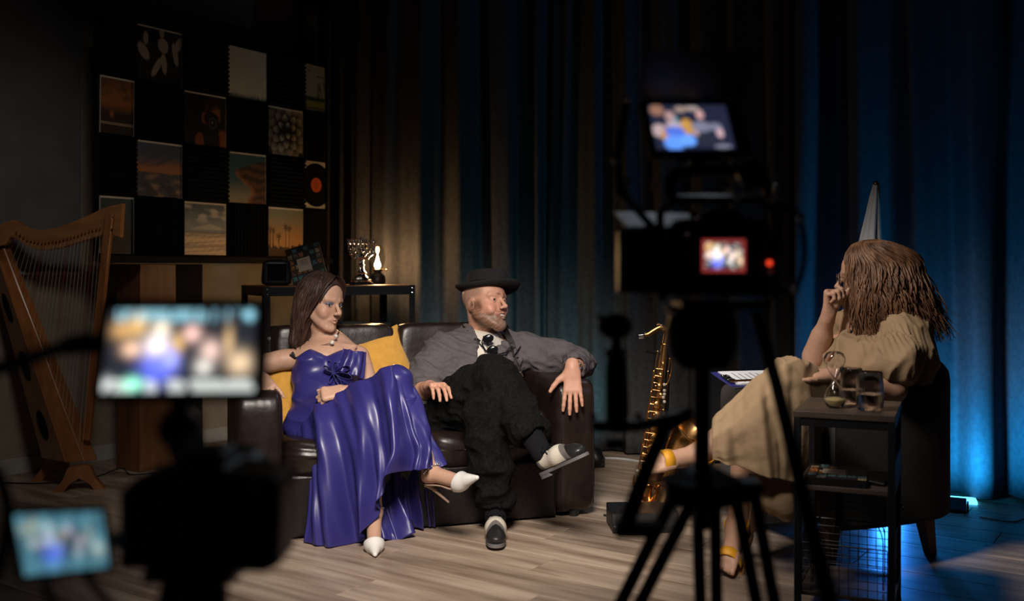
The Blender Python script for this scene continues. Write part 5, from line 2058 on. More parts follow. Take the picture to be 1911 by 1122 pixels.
# folded flap and bow on the bodice
rows = [[(640, 650, 4.30), (660, 655, 4.275), (684, 657, 4.33)], [(632, 672, 4.275), (656, 676, 4.25), (683, 678, 4.32)], [(622, 692, 4.26), (650, 698, 4.235), (680, 708, 4.30)]]
cloth_sheet('flap', [[PX(*q) for q in r] for r in rows], 40, 30, 'satin_blue', gown, [(2.2, .5, .006, .012, .1)], solid=.004, seed=3)
c_ = np.array(PX(623, 697, 4.235))
for (a, L_, W_, q_) in ((2.55, .050, .020, .022), (1.95, .054, .020, .026), (1.35, .046, .018, .020), (.35, .075, .030, .014), (-.25, .080, .032, .012), (-1.05, .060, .024, .018), (-1.9, .050, .020, .022)):
    d_ = np.array((math.cos(a), -.10, math.sin(a)))
    s_ = np.array((-math.sin(a), 0, math.cos(a)))
    n_v = np.array((.1, -.95, .3))
    G = []
    for t in np.linspace(0, 2 * math.pi, 26):
        p_ = c_ + d_ * L_ * (1 - math.cos(t)) / 2 + s_ * W_ * .5 * math.sin(t) * (.35 + .65 * (1 - math.cos(t)) / 2)
        G.append([p_ - n_v * .012, p_ + n_v * q_ * .5, p_ + n_v * q_])
    MB().grid(np.array(G)).build('bow_loop', 'satin_blue', gown, world=True, smooth=True, auto=False, solid=.002)
MB().ball(c_ + np.array((0, -.010, .002)), (.010, .010, .010), 12, 10).build('bow_knot', 'satin_blue', gown, world=True, smooth=True)
MB().tube([PX(545, 658, 4.335), PX(549, 664, 4.33)], .006, 6).tube([PX(541, 662, 4.335), PX(552, 668, 4.325)], .004, 6).build('clip_microphone', 'plastic_black', wn, world=True)


def pump(ank, ball, toe, up, heel_tip, k):
    up = Vector(up).normalized()
    f = (toe - ball).normalized()
    S = Sculpt()
    S.cap(ball - f * .030, ball + f * .008, .037, .037, .01)
    S.cap(ball + f * .004, toe + f * .018, .038, .009, .012)
    # open vamp: cut away everything behind the throat line
    cut = ball - f * .004 + up * .006
    nv = (-f + up * .55).normalized()
    S.func(lambda x, y, z: -((x - cut.x) * nv.x + (y - cut.y) * nv.y + (z - cut.z) * nv.z), ball - Vector((.12,) * 3), ball + Vector((.12,) * 3), .004, -1)
    V, Fc = S.mesh(.0025)
    o = mesh_obj('pump', V, Fc, 'pump_white', wn)
    sole = MB()
    back = ank + (ank - ball).normalized() * .022 - up * .048
    pts = catmull([toe + f * .008 - up * .006, ball - up * .026, ball.lerp(back, .5) - up * .008, back], 14)
    side = f.cross(up).normalized()
    G = [[np.array(p) + np.array(side) * w * s for s in (-1, 1)] for p, w in zip(pts, [.006, .014, .022, .027, .028, .026, .024, .022, .021, .021, .022, .023, .022, .016])]
    sole.grid(np.array(G))
    sole.build('sole', 'pump_sole', o, world=True, solid=.004, smooth=True)
    MB().tube([back, back.lerp(heel_tip, .25), heel_tip], [.016, .008, .0045], 10).build('stiletto_heel', 'pump_sole', o, world=True, smooth=True)
    st = MB()
    ax = (ank - ball).normalized()
    sc = ank + Vector((0, 0, .012))
    shin_ = k
    q = Vector(shin_).to_track_quat('Z', 'Y').to_matrix()
    for i in range(26):
        a = 2 * math.pi * i / 26
        st.ball(sc + q @ Vector((.037 * math.cos(a), .037 * math.sin(a), .008 * math.sin(a))), .0042, 6, 5)
    st.build('ankle_strap', 'silver', o, world=True, smooth=True)
    return o


pump(w_al, w_bl, w_tl, (0, -.35, 1), Vector((w_al.x - .01, w_al.y + .035, .004)), (w_kl - w_al))
fr2 = (w_tr - w_br).normalized()
pump(w_ar, w_br, w_tr, (0.10, -.25, .9), PX(838, 938, 3.84), (w_kr - w_ar))

# ================================================================== ARMCHAIR
CF, CN = Vector((-0.94, -0.342, 0)), Vector((0.342, -0.94, 0))
CC = Vector((1.283, 3.917, 0))
chr_a = math.atan2(CF.y, CF.x)


def CP(f, n, z):
    return CC + CF * f + CN * n + Vector((0, 0, z))


arm = thing('tub_armchair', 'charcoal fabric tub armchair holding the woman in tan', 'armchair', CC, chr_a)
# local frame: x = forward, y = her right (far side) ; build the horseshoe shell
n_u = 64
ring = []
W2, Bk = 0.34, 0.31
path = []
for t in np.linspace(0, 1, n_u):
    a = -math.pi / 2 - 0 + t * 0
horse = catmull([(0.30, -0.315), (0.12, -0.325), (-0.06, -0.318), (-0.215, -0.275), (-0.31, -0.15), (-0.335, 0.0), (-0.31, 0.15), (-0.215, 0.275), (-0.06, 0.318), (0.12, 0.325), (0.30, 0.315)], n_u)
G = []
for i, (x, y) in enumerate(horse):
    t = i / (n_u - 1)
    tx, ty = horse[min(i + 1, n_u - 1)] - horse[max(i - 1, 0)]
    nn = nrm3((ty, -tx))                    # outward
    hgt = 0.60 + 0.145 * math.sin(math.pi * t) ** 1.6
    th = 0.055
    tap = 0.028
    prof = []
    zb = 0.155
    prof.append((th * .8 - tap, zb))
    prof.append((th - tap * .8, zb + .03))
    prof.append((th - tap * .4, (zb + hgt) * .5))
    prof.append((th, hgt - .06))
    for k in range(1, 8):
        aa = math.pi * k / 8
        prof.append((th * math.cos(aa), hgt - .05 + .05 * math.sin(aa)))
    prof.append((-th, hgt - .06))
    prof.append((-th, 0.36))
    prof.append((-th, zb))
    G.append([(x + nn[0] * o_, y + nn[1] * o_, z) for o_, z in prof])
m = MB().grid(np.array(G), closed_u=True)
for row, fl_ in ((G[0], 0), (G[-1], 1)):
    cx = np.mean(np.array(row), 0)
    bulge = [tuple(np.array(q) * .0 + np.array(q)) for q in row]
    k = len(m.v)
    m.add(list(row), [tuple(range(len(row)))])
shell = m.build('shell', 'chair_fabric', arm, smooth=True)
bvm = shell.modifiers.new('bevel', 'BEVEL')
bvm.width = .02
bvm.segments = 3
bvm.limit_method = 'ANGLE'
bvm.angle_limit = math.radians(55)
MB().tube([(p[4][0], p[4][1], p[4][2]) for p in [[G[i][5]] * 6 for i in range(n_u)]], .004, 6).build('piping', 'chair_fabric', shell, smooth=True)
MB().box((0.02, 0, 0.235), (0.54, 0.54, 0.16)).build('seat_base', 'chair_fabric', arm, bevel=.03, seg=3)
weld(superpillow(MB(), (0.045, 0, 0.375), (0.54, 0.52, 0.15), (7, 7, 3), 18, wr=.008).build('seat_cushion', 'chair_fabric', arm))
for x in (0.22, -0.20):
    for y in (0.24, -0.24):
        m = MB()
        sx, sy = (1 if x > 0 else -1), (1 if y > 0 else -1)
        b0, b1 = Vector((x + sx * .02, y + sy * .015, 0)), Vector((x, y, .165))
        m.add([b0 + Vector((a * .017, b * .017, 0)) for a, b in ((-1, -1), (1, -1), (1, 1), (-1, 1))] + [b1 + Vector((a * .028, b * .028, 0)) for a, b in ((-1, -1), (1, -1), (1, 1), (-1, 1))],
              [(3, 2, 1, 0), (4, 5, 6, 7)] + [(i, (i + 1) % 4, 4 + (i + 1) % 4, 4 + i) for i in range(4)])
        m.build('leg', 'chair_leg', arm, bevel=.003)

# ================================================================== WOMAN IN THE TAN DRESS
hn = thing('person', 'woman with long wavy hair in a tan dress, hand to her mouth, in the armchair', 'person', CP(-0.07, 0.0, 0.40), 0)
hP = Vector((1.345, 3.86, 0.50))
h_neck = PX(1622, 585, 3.86)
h_sr, h_sl = PX(1580, 614, 4.02), PX(1690, 622, 3.70)
h_er, h_wr = PX(1521, 668, 3.90), PX(1546, 588, 3.80)
h_el, h_wl = PX(1668, 728, 3.56), PX(1546, 702, 3.49)
h_hr, h_hl = hP + Vector((-.03, .08, 0)), hP + Vector((.02, -.09, 0))
h_kl, h_al = PX(1470, 708, 3.52), PX(1304, 848, 3.42)
h_kr, h_ar = PX(1405, 775, 3.66), PX(1374, 985, 3.60)
hH = Head(PX(1617, 517, 3.84), (-0.96, 0.20, -0.04), (0.05, 0.0, 1.0), 1.0)
h_tl = PX(1216, 862, 3.36)
h_tr = Vector((0.735, 3.455, 0.035))
S = Sculpt()
hH.sculpt(S, male=False, eye=0.9)
S.cap(hH.w((0, -.030, -.06)), h_neck, .046, .052, .025)
S.cap(h_neck + Vector((.01, 0, -.06)), hP, .13, .14, .05, 1, ((-.9, -.3, .1), .85))
S.cap(h_sr, h_neck, .05, .045, .03)
S.cap(h_sl, h_neck, .05, .045, .03)
S.chain([h_sr, h_er, h_wr], [.050, .045, .027], .02)
S.cap(h_er.lerp(h_wr, .1), h_er.lerp(h_wr, .5), .045, .040, .02)
S.chain([h_sl, h_el, h_wl], [.052, .042, .026], .02)
S.cap(h_el.lerp(h_wl, .1), h_el.lerp(h_wl, .5), .042, .038, .02)
S.chain([h_hl, h_kl, h_al], [.09, .058, .034], .03)
S.cap(h_kl.lerp(h_al, .15), h_kl.lerp(h_al, .5), .055, .047, .02)
S.chain([h_hr, h_kr, h_ar], [.09, .058, .034], .03)
S.cap(h_kr.lerp(h_ar, .15), h_kr.lerp(h_ar, .5), .055, .047, .02)


def bare_foot(S, ank, toe, up, k=.012):
    up = Vector(up)
    f = (toe - ank).normalized()
    side = f.cross(up).normalized()
    up = side.cross(f).normalized()
    heel = ank - f * .045 - up * .045
    ball = ank.lerp(toe, .72) - up * .004
    S.cap(ank, heel, .034, .028, .02)
    S.cap(ank, ball, .034, .026, .02)
    S.cap(heel, ball - up * .012, .026, .022, .02)
    for i, b in enumerate((-.030, -.014, .001, .015, .028)):
        L = .050 - .006 * i
        p = ball + side * b + f * .012
        S.cap(ball + side * b * .8 - f * .02, p, .016, .013 - .001 * i, .012)
        S.cap(p, p + f * L - up * .008, .0125 - .0012 * i, .0095 - .0007 * i, .005)
    return heel, ball, f, side, up


fl_l = bare_foot(S, h_al, h_tl, (0.10, -0.75, 0.65))
fl_r = bare_foot(S, h_ar, h_tr, (-.25, -.3, 1.0))
hand(S, h_wr, (0.06, -0.02, 1.0), (0.72, -0.68, -.05), 1, curls=[(66, 92, 50), (70, 94, 50), (74, 94, 50), (78, 94, 50)], L=0.98, spread=0.05, thumb=(0.85, 0.2, 0.6), rw=0.024)
hand(S, h_wl, (-0.95, 0.12, 0.22), (-0.1, 0.2, -0.9), 1, curls=[(12, 20, 12)] * 4, L=0.92, spread=0.10, thumb=(0.7, 0.6, 0.1), rw=0.023)
hlo, hhi = hH.box(0.14)
V, Fc = body_mesh(S, [(hlo, hhi, 0.0026), (*hb(h_wr + Vector((0, 0, .07)), .105), .0032), (*hb(h_tl + Vector((.06, 0, 0)), .12), .0034), (*hb(h_wl + Vector((-.07, 0, 0)), .11), .0036)], 0.009)
Q = hH.loc(V)
hd = np.linalg.norm(Q, axis=1) < .15
C = np.tile(SKIN_H, (len(V), 1))
lip = np.minimum(capdist(Q, (-.022, .084, -.068), (0, .0965, -.068)), capdist(Q, (.022, .084, -.068), (0, .0965, -.068)))
C = blend(C, hd * (1 - ss(.006, .009, lip)) * .7, (.42, .16, .14))
bw = np.minimum(capdist(Q, (-.052, .064, .026), (-.015, .089, .020)), capdist(Q, (.052, .064, .026), (.015, .089, .020)))
C = blend(C, hd * (1 - ss(.0028, .0062, bw)) * .8, (.10, .06, .04))
mesh_obj('body', V, Fc, 'skin', hn, C)
for x in (-1, 1):
    e = MB().ball(hH.w((x * .032, .0712, -.002)), .0128, 14, 10).build('eye', 'eye_white', hn, smooth=True, world=True)
    MB().ball(hH.w((x * .032, .080, -.0025)), .006, 10, 8).build('iris', 'eye_dark', e, smooth=True, world=True)
# round glasses
gm = MB()
gX = Matrix(hH.M.tolist()) @ Matrix.Rotation(math.radians(90), 3, 'X')
for x in (-1, 1):
    gm.torus(hH.w((x * .034, .104, -.004)), .024, .0016, gX, 28, 6)
    gm.tube([hH.w((x * .058, .100, .002)), hH.w((x * .076, .03, .004)), hH.w((x * .078, -.01, .0))], .0014, 6)
gm.tube([hH.w((-.010, .106, .0)), hH.w((0, .109, .004)), hH.w((.010, .106, .0))], .0014, 6)
gl = gm.build('glasses', 'chrome', hn, world=True, smooth=True)
MB().tube(catmull([PX(1606, 590, 3.78), PX(1596, 604, 3.73), PX(1590, 616, 3.70)], 10), .0013, 5).ball(PX(1589, 619, 3.695), (.005, .003, .007), 12, 8).build('pendant', 'metal_black', hn, world=True, smooth=True)

# hair: long, loose, wavy
S = Sculpt()
He = lambda c, r, k=.02, op=1: S.ell(hH.w(c), np.array(r), hH.M, k, op)
He((0, -.042, .038), (.094, .126, .103), .02)
He((-.01, -.085, -.045), (.092, .090, .115), .05)
He((-.015, -.120, -.115), (.084, .085, .085), .05)
S.cap(hH.w((-.074, .036, .030)), hH.w((-.078, .030, -.10)), .022, .018, .03)
S.cap(hH.w((.078, .0, .015)), hH.w((.080, .0, -.105)), .022, .020, .03)
He((0.02, .130, -.045), (.070, .075, .13), .012, -1)
V, Fc = S.mesh(.0045)
N = vnormals(V, Fc)
Q = hH.loc(V)
az = np.arctan2(Q[:, 0], Q[:, 1] + .05)
fd_ = ss(.02, .08, np.hypot(Q[:, 0], Q[:, 1] + .05))
V = V + N * (fd_ * .004 * np.sin(az * 30 + 2.5 * np.sin(Q[:, 2] * 38)) + fd_ * .005 * vnoise(az * 5 + Q[:, 2] * 10, Q[:, 2] * 16, seed=5))[:, None]
hhair = mesh_obj('hair', V, Fc, 'hair_chestnut', hn)
paths = []
rr = random.Random(8)
for i in range(720):
    al = math.radians(rr.uniform(50, 330))
    near = al > math.pi                      # her left, the camera side
    lift = rr.uniform(0.98, 1.10)
    zend = -.17 - rr.uniform(0, .09)
    ph, wa = rr.uniform(0, 6.28), rr.uniform(.004, .013)
    fq = rr.uniform(12, 20)
    P = []
    swing = (.0 + .085 * (1 - math.cos(al)) / 2) * rr.uniform(.5, 1.3)
    if rr.random() < .10:
        swing *= 1.35
    for t in np.linspace(0, 1, 22):
        if t < .40:
            q = t / .40
            th = math.radians(84 * (1 - q) + 2 * q)
            k_ = .30 + .70 * q
            a2 = al * k_ if al < math.pi else 2 * math.pi - (2 * math.pi - al) * k_
            lift_ = .93 + (lift - .93) * min(1, q * 2.2)
            p = np.array((.101 * math.cos(th) * math.sin(a2) * lift_, -.050 + .140 * math.cos(th) * math.cos(a2) * lift_, .042 + .108 * math.sin(th) * lift_))
        else:
            q = (t - .40) / .60
            base = np.array((.101 * math.sin(al) * lift, -.050 + .140 * math.cos(al) * lift, .046))
            p = base + np.array((.03 * math.sin(al) * math.sin(q * 2.6), -swing * q ** 1.2, (zend - .046) * q))
        wv = min(1, max(0, (t - .15) / .4))
        p = p + np.array((wa * math.sin(ph + t * fq), wa * math.cos(ph + t * fq * .9), .3 * wa * math.sin(ph + t * fq * 1.1))) * wv
        P.append(p)
    paths.append(P)
hair_strands('hair_strands', hH, 'hair_chestnut', hhair, paths, .0040)
# loose flyaway hairs at the back
mb = MB()
for i in range(90):
    z0 = rr.uniform(-.16, .06)
    y0 = -.155 + .05 * max(0, z0 / .06) - .25 * max(0, -.02 - z0) * .5
    p0 = np.array((rr.uniform(-.09, .05), y0 + .03, z0))
    p1 = p0 + np.array((rr.uniform(-.02, .02), -rr.uniform(.02, .05), -rr.uniform(.02, .07)))
    p2 = p1 + np.array((rr.uniform(-.03, .02), -rr.uniform(-.01, .04), -rr.uniform(.02, .06)))
    mb.tube([hH.w(q) for q in catmull([p0, p1, p2], 8)], [.0009] * 7 + [.0004], 3, cap=False)
fo = mb.build('flyaway_hair', 'hair_chestnut', hhair, world=True)
fo['kind'] = 'stuff'

# dress: bodice with dropped shoulders, gathered puff sleeves
S = Sculpt()
fh = nrm3(np.array((-.90, -.38, .12)))
uph = nrm3(np.array(h_neck - hP))
S.ell(PX(1630, 690, 3.84), (.185, .165, .185), frame(fh, uph), .05)
S.ell(PX(1585, 672, 3.80), (.135, .085, .085), frame(fh, uph), .05)
S.ell(PX(1560, 735, 3.80), (.15, .10, .10), frame(fh, uph), .05)
S.ell(hP + Vector((0, 0, .02)), (.19, .17, .13), frame(fh, uph), .05)
S.ell(PX(1665, 660, 3.80), (.16, .12, .14), frame(fh, uph), .05)
S.cap(h_neck + Vector((.02, .0, -.035)), h_sl + Vector((.0, .01, .0)), .065, .068, .04)
S.cap(h_neck + Vector((.01, .0, -.035)), h_sr + Vector((.0, -.01, .0)), .06, .062, .04)
S.chain([h_sl, h_sl.lerp(h_el, .35)], [.074, .080], .03)
S.ell(PX(1674, 674, 3.575), (.090, .078, .088), frame((-1, -.2, 0), (0, 0, 1)), .012)
S.ell(PX(1644, 690, 3.56), (.055, .060, .055), frame((-1, -.2, 0), (0, 0, 1)), .03)
S.ell(PX(1712, 668, 3.66), (.055, .07, .10), frame((-1, -.2, 0), (0, 0, 1)), .03)
S.chain([h_sr, h_sr.lerp(h_er, .30)], [.060, .062], .03)
S.ell(PX(1566, 606, 3.95), (.040, .045, .05), None, .02)
# thigh under the skirt
S.chain([h_hl, h_hl.lerp(h_kl, .5), h_kl], [.115, .098, .080], .05)
S.chain([h_hr, h_hr.lerp(h_kr, .5), h_kr], [.115, .095, .078], .05)
S.chain([h_kl, h_kl.lerp(h_al, .5)], [.074, .045], .03)
# neckline
S.cap(h_neck + Vector((-.01, -.01, .04)), h_neck + Vector((-.05, -.03, -.01)), .065, .03, .01, -1)
S.cap(h_el, h_wl, .047, .034, .004, -1)
V, Fc = S.mesh(.0055)
N = vnormals(V, Fc)
V = wrinkle(V, N, .024, 6.5, 51, True, (1, 1, .7))
V = wrinkle(V, N, .013, 13.0, 52, True, (1, 1, .8))
# gathers where the puff sleeve is set in
g0 = np.array(PX(1665, 632, 3.60))
dg = np.linalg.norm((V - g0) * np.array((1, .8, 1.6)), axis=1)
V = V + N * (.006 * np.exp(-(dg / .09) ** 2) * np.sin(V[:, 0] * 330))[:, None]
dress = mesh_obj('dress', V, Fc, 'cotton_tan', hn)
rows = [
    [(1640, 738, 3.72), (1572, 706, 3.60), (1505, 686, 3.49), (1460, 681, 3.44), (1412, 704, 3.45), (1366, 746, 3.44), (1331, 782, 3.435)],
    [(1606, 782, 3.68), (1552, 766, 3.57), (1505, 746, 3.43), (1460, 735, 3.37), (1412, 757, 3.335), (1366, 789, 3.335), (1329, 811, 3.35)],
    [(1566, 840, 3.64), (1538, 836, 3.51), (1508, 829, 3.40), (1465, 815, 3.33), (1418, 822, 3.32), (1372, 835, 3.325), (1329, 838, 3.345)],
    [(1546, 903, 3.61), (1524, 908, 3.49), (1496, 903, 3.40), (1465, 897, 3.34), (1428, 888, 3.33), (1378, 872, 3.335), (1330, 856, 3.35)]]
cloth_sheet('skirt', [[PX(*q) for q in r] for r in rows], 130, 90, 'cotton_tan', dress, [(3.2, .3, .003, .016, .15), (6.1, 1.0, .002, .007, -.1)], solid=.004, seed=6, amp2=.004)
rows = [[(1398, 884, 3.52), (1440, 895, 3.46), (1490, 898, 3.46), (1540, 892, 3.60)],
        [(1388, 912, 3.50), (1425, 938, 3.42), (1480, 940, 3.44), (1540, 935, 3.60)],
        [(1402, 938, 3.52), (1432, 962, 3.46), (1485, 968, 3.48), (1540, 960, 3.62)]]
cloth_sheet('underskirt', [[PX(*q) for q in r] for r in rows], 70, 40, 'cotton_tan', dress, [(2.5, 1.3, .006, .014, .2)], solid=.004, seed=16, amp2=.004)


def sandal(ft, ank):
    heel, ball, f, side, up = ft
    m = MB()
    ring = catmull([(-.030, -.02), (-.034, .03), (-.030, .09), (-.040, .15), (-.042, .185), (-.034, .222), (-.008, .236), (.022, .222), (.034, .19), (.036, .15), (.028, .09), (.033, .03), (.028, -.02), (0, -.038)], 44, True)
    org = heel - up * .022
    lift = lambda b: -.010 - .0 * b
    G = np.array([[np.array(org + side * a + f * (b) + up * z) for a, b in ring] for z in (-.030, -.002)])
    m.grid(G, closed_u=True)
    m.f += [tuple(range(44)), tuple(range(44, 88))]
    o = m.build('sandal', 'cork', hn, world=True, bevel=.004)
    for off, h_, w_ in ((.0, .030, .038),):
        c_ = ball - f * .006
        pts = [c_ + side * (.043 * math.cos(a)) + up * (-.028 + .060 * math.sin(a)) for a in np.linspace(-.05, math.pi + .05, 16)]
        P = [np.array(p) for p in pts]
        G = np.array([[p - np.array(f) * w_ / 2, p + np.array(f) * w_ / 2] for p in P])
        MB().grid(G).build('strap', 'strap_yellow', o, world=True, solid=.003, smooth=True)
    c_ = ank - f * .012
    G = np.array([[np.array(c_ + side * (.044 * math.cos(a)) + f * (.044 * math.sin(a)) + up * zz) for zz in (-.010, .014)] for a in np.linspace(0, 2 * math.pi, 25)])
    MB().grid(G).build('ankle_strap', 'strap_yellow', o, world=True, solid=.003, smooth=True)
    return o


sandal(fl_l, h_al)
sandal(fl_r, h_ar)

# ================================================================== SIDE TABLE AND WHAT STANDS ON IT
TO, TA = Vector((0.867, 3.07, 0)), math.radians(-24.2)
TW, TD, TH = 0.295, 0.355, 0.64
TU, TV = Vector((math.cos(TA), math.sin(TA), 0)), Vector((-math.sin(TA), math.cos(TA), 0))


def TP(x, y, z):
    return TO + TU * x + TV * y + Vector((0, 0, z))


tb = thing('side_table', 'narrow dark wood and black metal side table with wire basket', 'side table', TO, TA)
MB().box((TW / 2, TD / 2, TH - .010), (TW, TD, .020)).build('table_top', 'table_wood', tb, bevel=.002)
for x in (.012, TW - .012):
    for y in (.012, TD - .012):
        MB().box((x, y, (TH - .02) / 2), (.020, .020, TH - .02)).build('leg', 'metal_black', tb, bevel=.002)
for y in (.012, TD - .012):
    MB().box((TW / 2, y, TH - .034), (TW - .044, .016, .024)).build('apron', 'metal_black', tb)
for x in (.012, TW - .012):
    MB().box((x, TD / 2, TH - .034), (.016, TD - .044, .024)).build('apron', 'metal_black', tb)
MB().box((TW / 2, TD / 2, .402), (TW - .006, TD - .048, .016)).build('shelf', 'table_wood', tb, bevel=.002)
MB().box((TW - .007, TD / 2, .455), (.010, TD - .05, .085)).build('side_guard', 'table_wood', tb, bevel=.002)
MB().box((TW / 2, TD / 2, .075), (TW - .006, TD - .048, .014)).build('bottom_shelf', 'table_wood', tb, bevel=.002)
for side, (a, b) in enumerate((((.024, .012), (TW - .024, .012)), ((TW - .012, .024), (TW - .012, TD - .024)), ((.024, TD - .012), (TW - .024, TD - .012)), ((.012, .024), (.012, TD - .024)))):
    m = MB()
    L = math.hypot(b[0] - a[0], b[1] - a[1])
    nh = int(L / .027)
    for k in range(nh + 1):
        t = k / nh
        x, y = a[0] + (b[0] - a[0]) * t, a[1] + (b[1] - a[1]) * t
        m.tube([(x, y, .085), (x, y, .235)], .0013, 5)
    for k in range(7):
        z = .085 + .025 * k
        m.tube([(a[0], a[1], z), (b[0], b[1], z)], .0013 if k < 6 else .0025, 5)
    wp = m.build('wire_panel', 'metal_black', tb)
    wp['kind'] = 'stuff'
MB().ball((TW + .001, TD - .012, .30), .006, 10, 8).build('bolt', 'chrome', tb)
# wire hoop rack in the basket
for k, y in enumerate((.12, .20)):
    m = MB().tube([(TW / 2 - .105, y, .083), (TW / 2 - .105, y, .20)] + [(TW / 2 - .105 * math.cos(a), y, .225 + .105 * math.sin(a)) for a in np.linspace(.1, math.pi - .1, 18)] +
                  [(TW / 2 + .105, y, .20), (TW / 2 + .105, y, .083)], .0022, 6)
    m.build('hoop', 'metal_black', tb, smooth=True)


def tumbler(p, r, h, lab, lvl):
    g = thing('water_glass', lab, 'glass', p, 0, 'water glasses on the side table')
    pr = [(r * .80, 0), (r * .92, h * .05), (r, h * .2), (r * .99, h * .6), (r * .90, h)]
    inn = [(r * .90 - .0015, h), (r * .99 - .0018, h * .6), (r - .0022, h * .2), (r * .80, h * .085), (.0001, h * .08)]
    MB().lathe([(.0001, 0)] + pr + [(r * .90 - .0007, h + .0008)] + inn, 240, ribs=30, rib=.006).build('tumbler', 'glass', g, smooth=True)
    MB().lathe([(.0001, h * .082), (r * .78, h * .087), (r - .0030, h * .2), (r - .0030, h * lvl), (.0001, h * lvl)], 48).build('water', 'water', g, smooth=True)
    return g


tumbler(TP(.215, .105, TH + .0005), .041, .118, 'larger ribbed water glass at the front of the side table', .42)
tumbler(TP(.150, .225, TH + .0005), .036, .115, 'ribbed water glass partly hidden behind the larger one', .40)
hgp = TP(.110, .115, TH + .0005)
hg = thing('hourglass', 'clear glass hourglass with yellow sand', 'hourglass', hgp, 0)
R_ = .033
pr = [(.018, 0), (.024, .004), (R_, .022), (R_ * .98, .035), (.020, .062), (.006, .084), (.0035, .089), (.006, .094), (.020, .116), (R_ * .98, .143), (R_, .156), (.026, .171), (.014, .177), (.0001, .178)]
inn = [(max(.0001, a - .0014), b + (.002 if b < .05 else -.002 if b > .13 else 0)) for a, b in pr[::-1]]
MB().lathe([(.0001, 0)] + pr + inn[:-1] + [(.0001, .003)], 40).build('bulbs', 'glass', hg, smooth=True, auto=False)
MB().lathe([(.0001, .0045), (.020, .006), (R_ - .0022, .0225), (R_ - .0024, .026), (.014, .031), (.0001, .034)], 32).build('sand', 'sand', hg, smooth=True)

# on the shelf of the side table
bk = thing('shelf_book', 'flat book with a collage cover on the shelf of the side table', 'book', TP(.115, .14, .4105), TA + .06)
MB().box((0, 0, .0105), (.17, .212, .019)).build('pages', 'paper', bk)
MB().box((0, -.1105, .0115), (.178, .003, .023)).build('spine', 'board_black', bk)
MB().box((0, 0, .0015), (.178, .222, .003)).box((-.0885, 0, .0115), (.003, .222, .023)).build('cover', 'board_black', bk)
cv = raster('cover_print', collage, 36, 42, .178, .222, 'print_gloss', bk)
cv.rotation_euler = (math.radians(-90), 0, 0)
cv.location = (0, -.111, .0234)
MB().box((0, 0, .0215), (.178, .222, .002)).build('front_cover', 'board_black', bk)
ph = thing('smartphone', 'black phone leaning on the shelf of the side table', 'phone', TP(.242, .15, .4105), TA - .2)
MB().box((0, 0, .010), (.060, .13, .008), Matrix.Rotation(.10, 3, 'Y')).build('case', 'plastic_black', ph, bevel=.003)
MB().box((0, 0, .0147), (.054, .122, .001), Matrix.Rotation(.10, 3, 'Y')).build('display', 'plastic_gloss', ph)

# clipboard on the lap
cbp = PX(1424, 707, 3.86)
cl_a = math.radians(8)
cp = thing('clipboard', 'blue clipboard with white sheets on the armchair beside the raised knee', 'clipboard', cbp, cl_a)
cp.rotation_euler = (math.radians(7), 0, cl_a)
MB().box((0, 0, 0), (.345, .235, .004)).build('board', 'clip_blue', cp, bevel=.001)
MB().box((.012, 0.004, .004), (.31, .215, .003)).box((.02, 0.006, .0062), (.30, .212, .0012), Matrix.Rotation(.03, 3, 'Z')).build('sheets', 'paper', cp)
MB().box((-.150, -.03, .010), (.028, .11, .006)).tube([(-.165, -.06, .013), (-.15, -.06, .018), (-.135, -.06, .013)], .002, 6).tube([(-.165, 0, .013), (-.15, 0, .018), (-.135, 0, .013)], .002, 6).build('clip', 'chrome', cp, bevel=.001)
m = MB()
for k in range(9):
    m.box((-.10 + k * .024, 0.0, .0070), (.004, .15 - .02 * (k % 3), .0003))
m.build('written_lines', 'ink', cp)
pn = MB().tube([(-.06, 0, 0), (.055, 0, 0), (.068, 0, 0)], [.0042, .0042, .001], 8).build('pen', 'brass_dark', smooth=True)
place_mesh(pn, cbp + Vector((-.10, -.128, .008)), cl_a + .2)
tag(pn, 'brass pen lying along the edge of the clipboard', 'pen')

# ================================================================== SAXOPHONE
SXD = 4.34
sx = thing('tenor_saxophone', 'brass tenor saxophone standing upright between sofa and armchair', 'saxophone', (PX(1215, 945, SXD).x, SXD, 0.045), 0)
b0, b1 = PX(1241, 641, SXD), PX(1207, 905, SXD)
axd = (b1 - b0).normalized()
sdv = Vector((axd.z, 0, -axd.x)).normalized()      # to the left in the picture plane
if sdv.x > 0:
    sdv = -sdv
MB().tube([b0, b0.lerp(b1, .33), b0.lerp(b1, .66), b1], [.0155, .021, .028, .035], 20).build('body_tube', 'brass', sx, world=True, smooth=True)
bow = catmull([b1, b1 + axd * .045, PX(1213, 948, SXD - .01), PX(1232, 940, SXD - .06), PX(1246, 905, SXD - .09)], 18)
MB().tube([Vector(q) for q in bow], list(np.linspace(.035, .043, 18)), 20).build('bow', 'brass', sx, world=True, smooth=True)
be0, be1 = Vector(bow[-1]), PX(1268, 798, SXD - .115)
bax = (be1 - be0).normalized()
n_ = 22
pts, rs = [], []
for t in np.linspace(0, 1, n_):
    q = be0.lerp(be1, t)
    bend = t ** 3 * .045
    pts.append(q + Vector((bend, -bend * .8, 0)))
    rs.append(.043 + .012 * t + .036 * t ** 7)
m = MB().tube(pts, rs, 32, cap=False)
bell = m.build('bell', 'brass', sx, world=True, smooth=True, auto=False, solid=.0015)
d_ = (pts[-1] - pts[-2]).normalized()
MB().torus(pts[-1], rs[-1], .0035, d_.to_track_quat('Z', 'Y').to_matrix(), 36, 8).build('bell_rim', 'brass', bell, world=True, smooth=True)
nk = catmull([b0 + axd * .012, PX(1243, 632, SXD), PX(1244, 618, SXD), PX(1234, 611, SXD), PX(1222, 616, SXD), PX(1209, 624, SXD), PX(1200, 625, SXD)], 26)
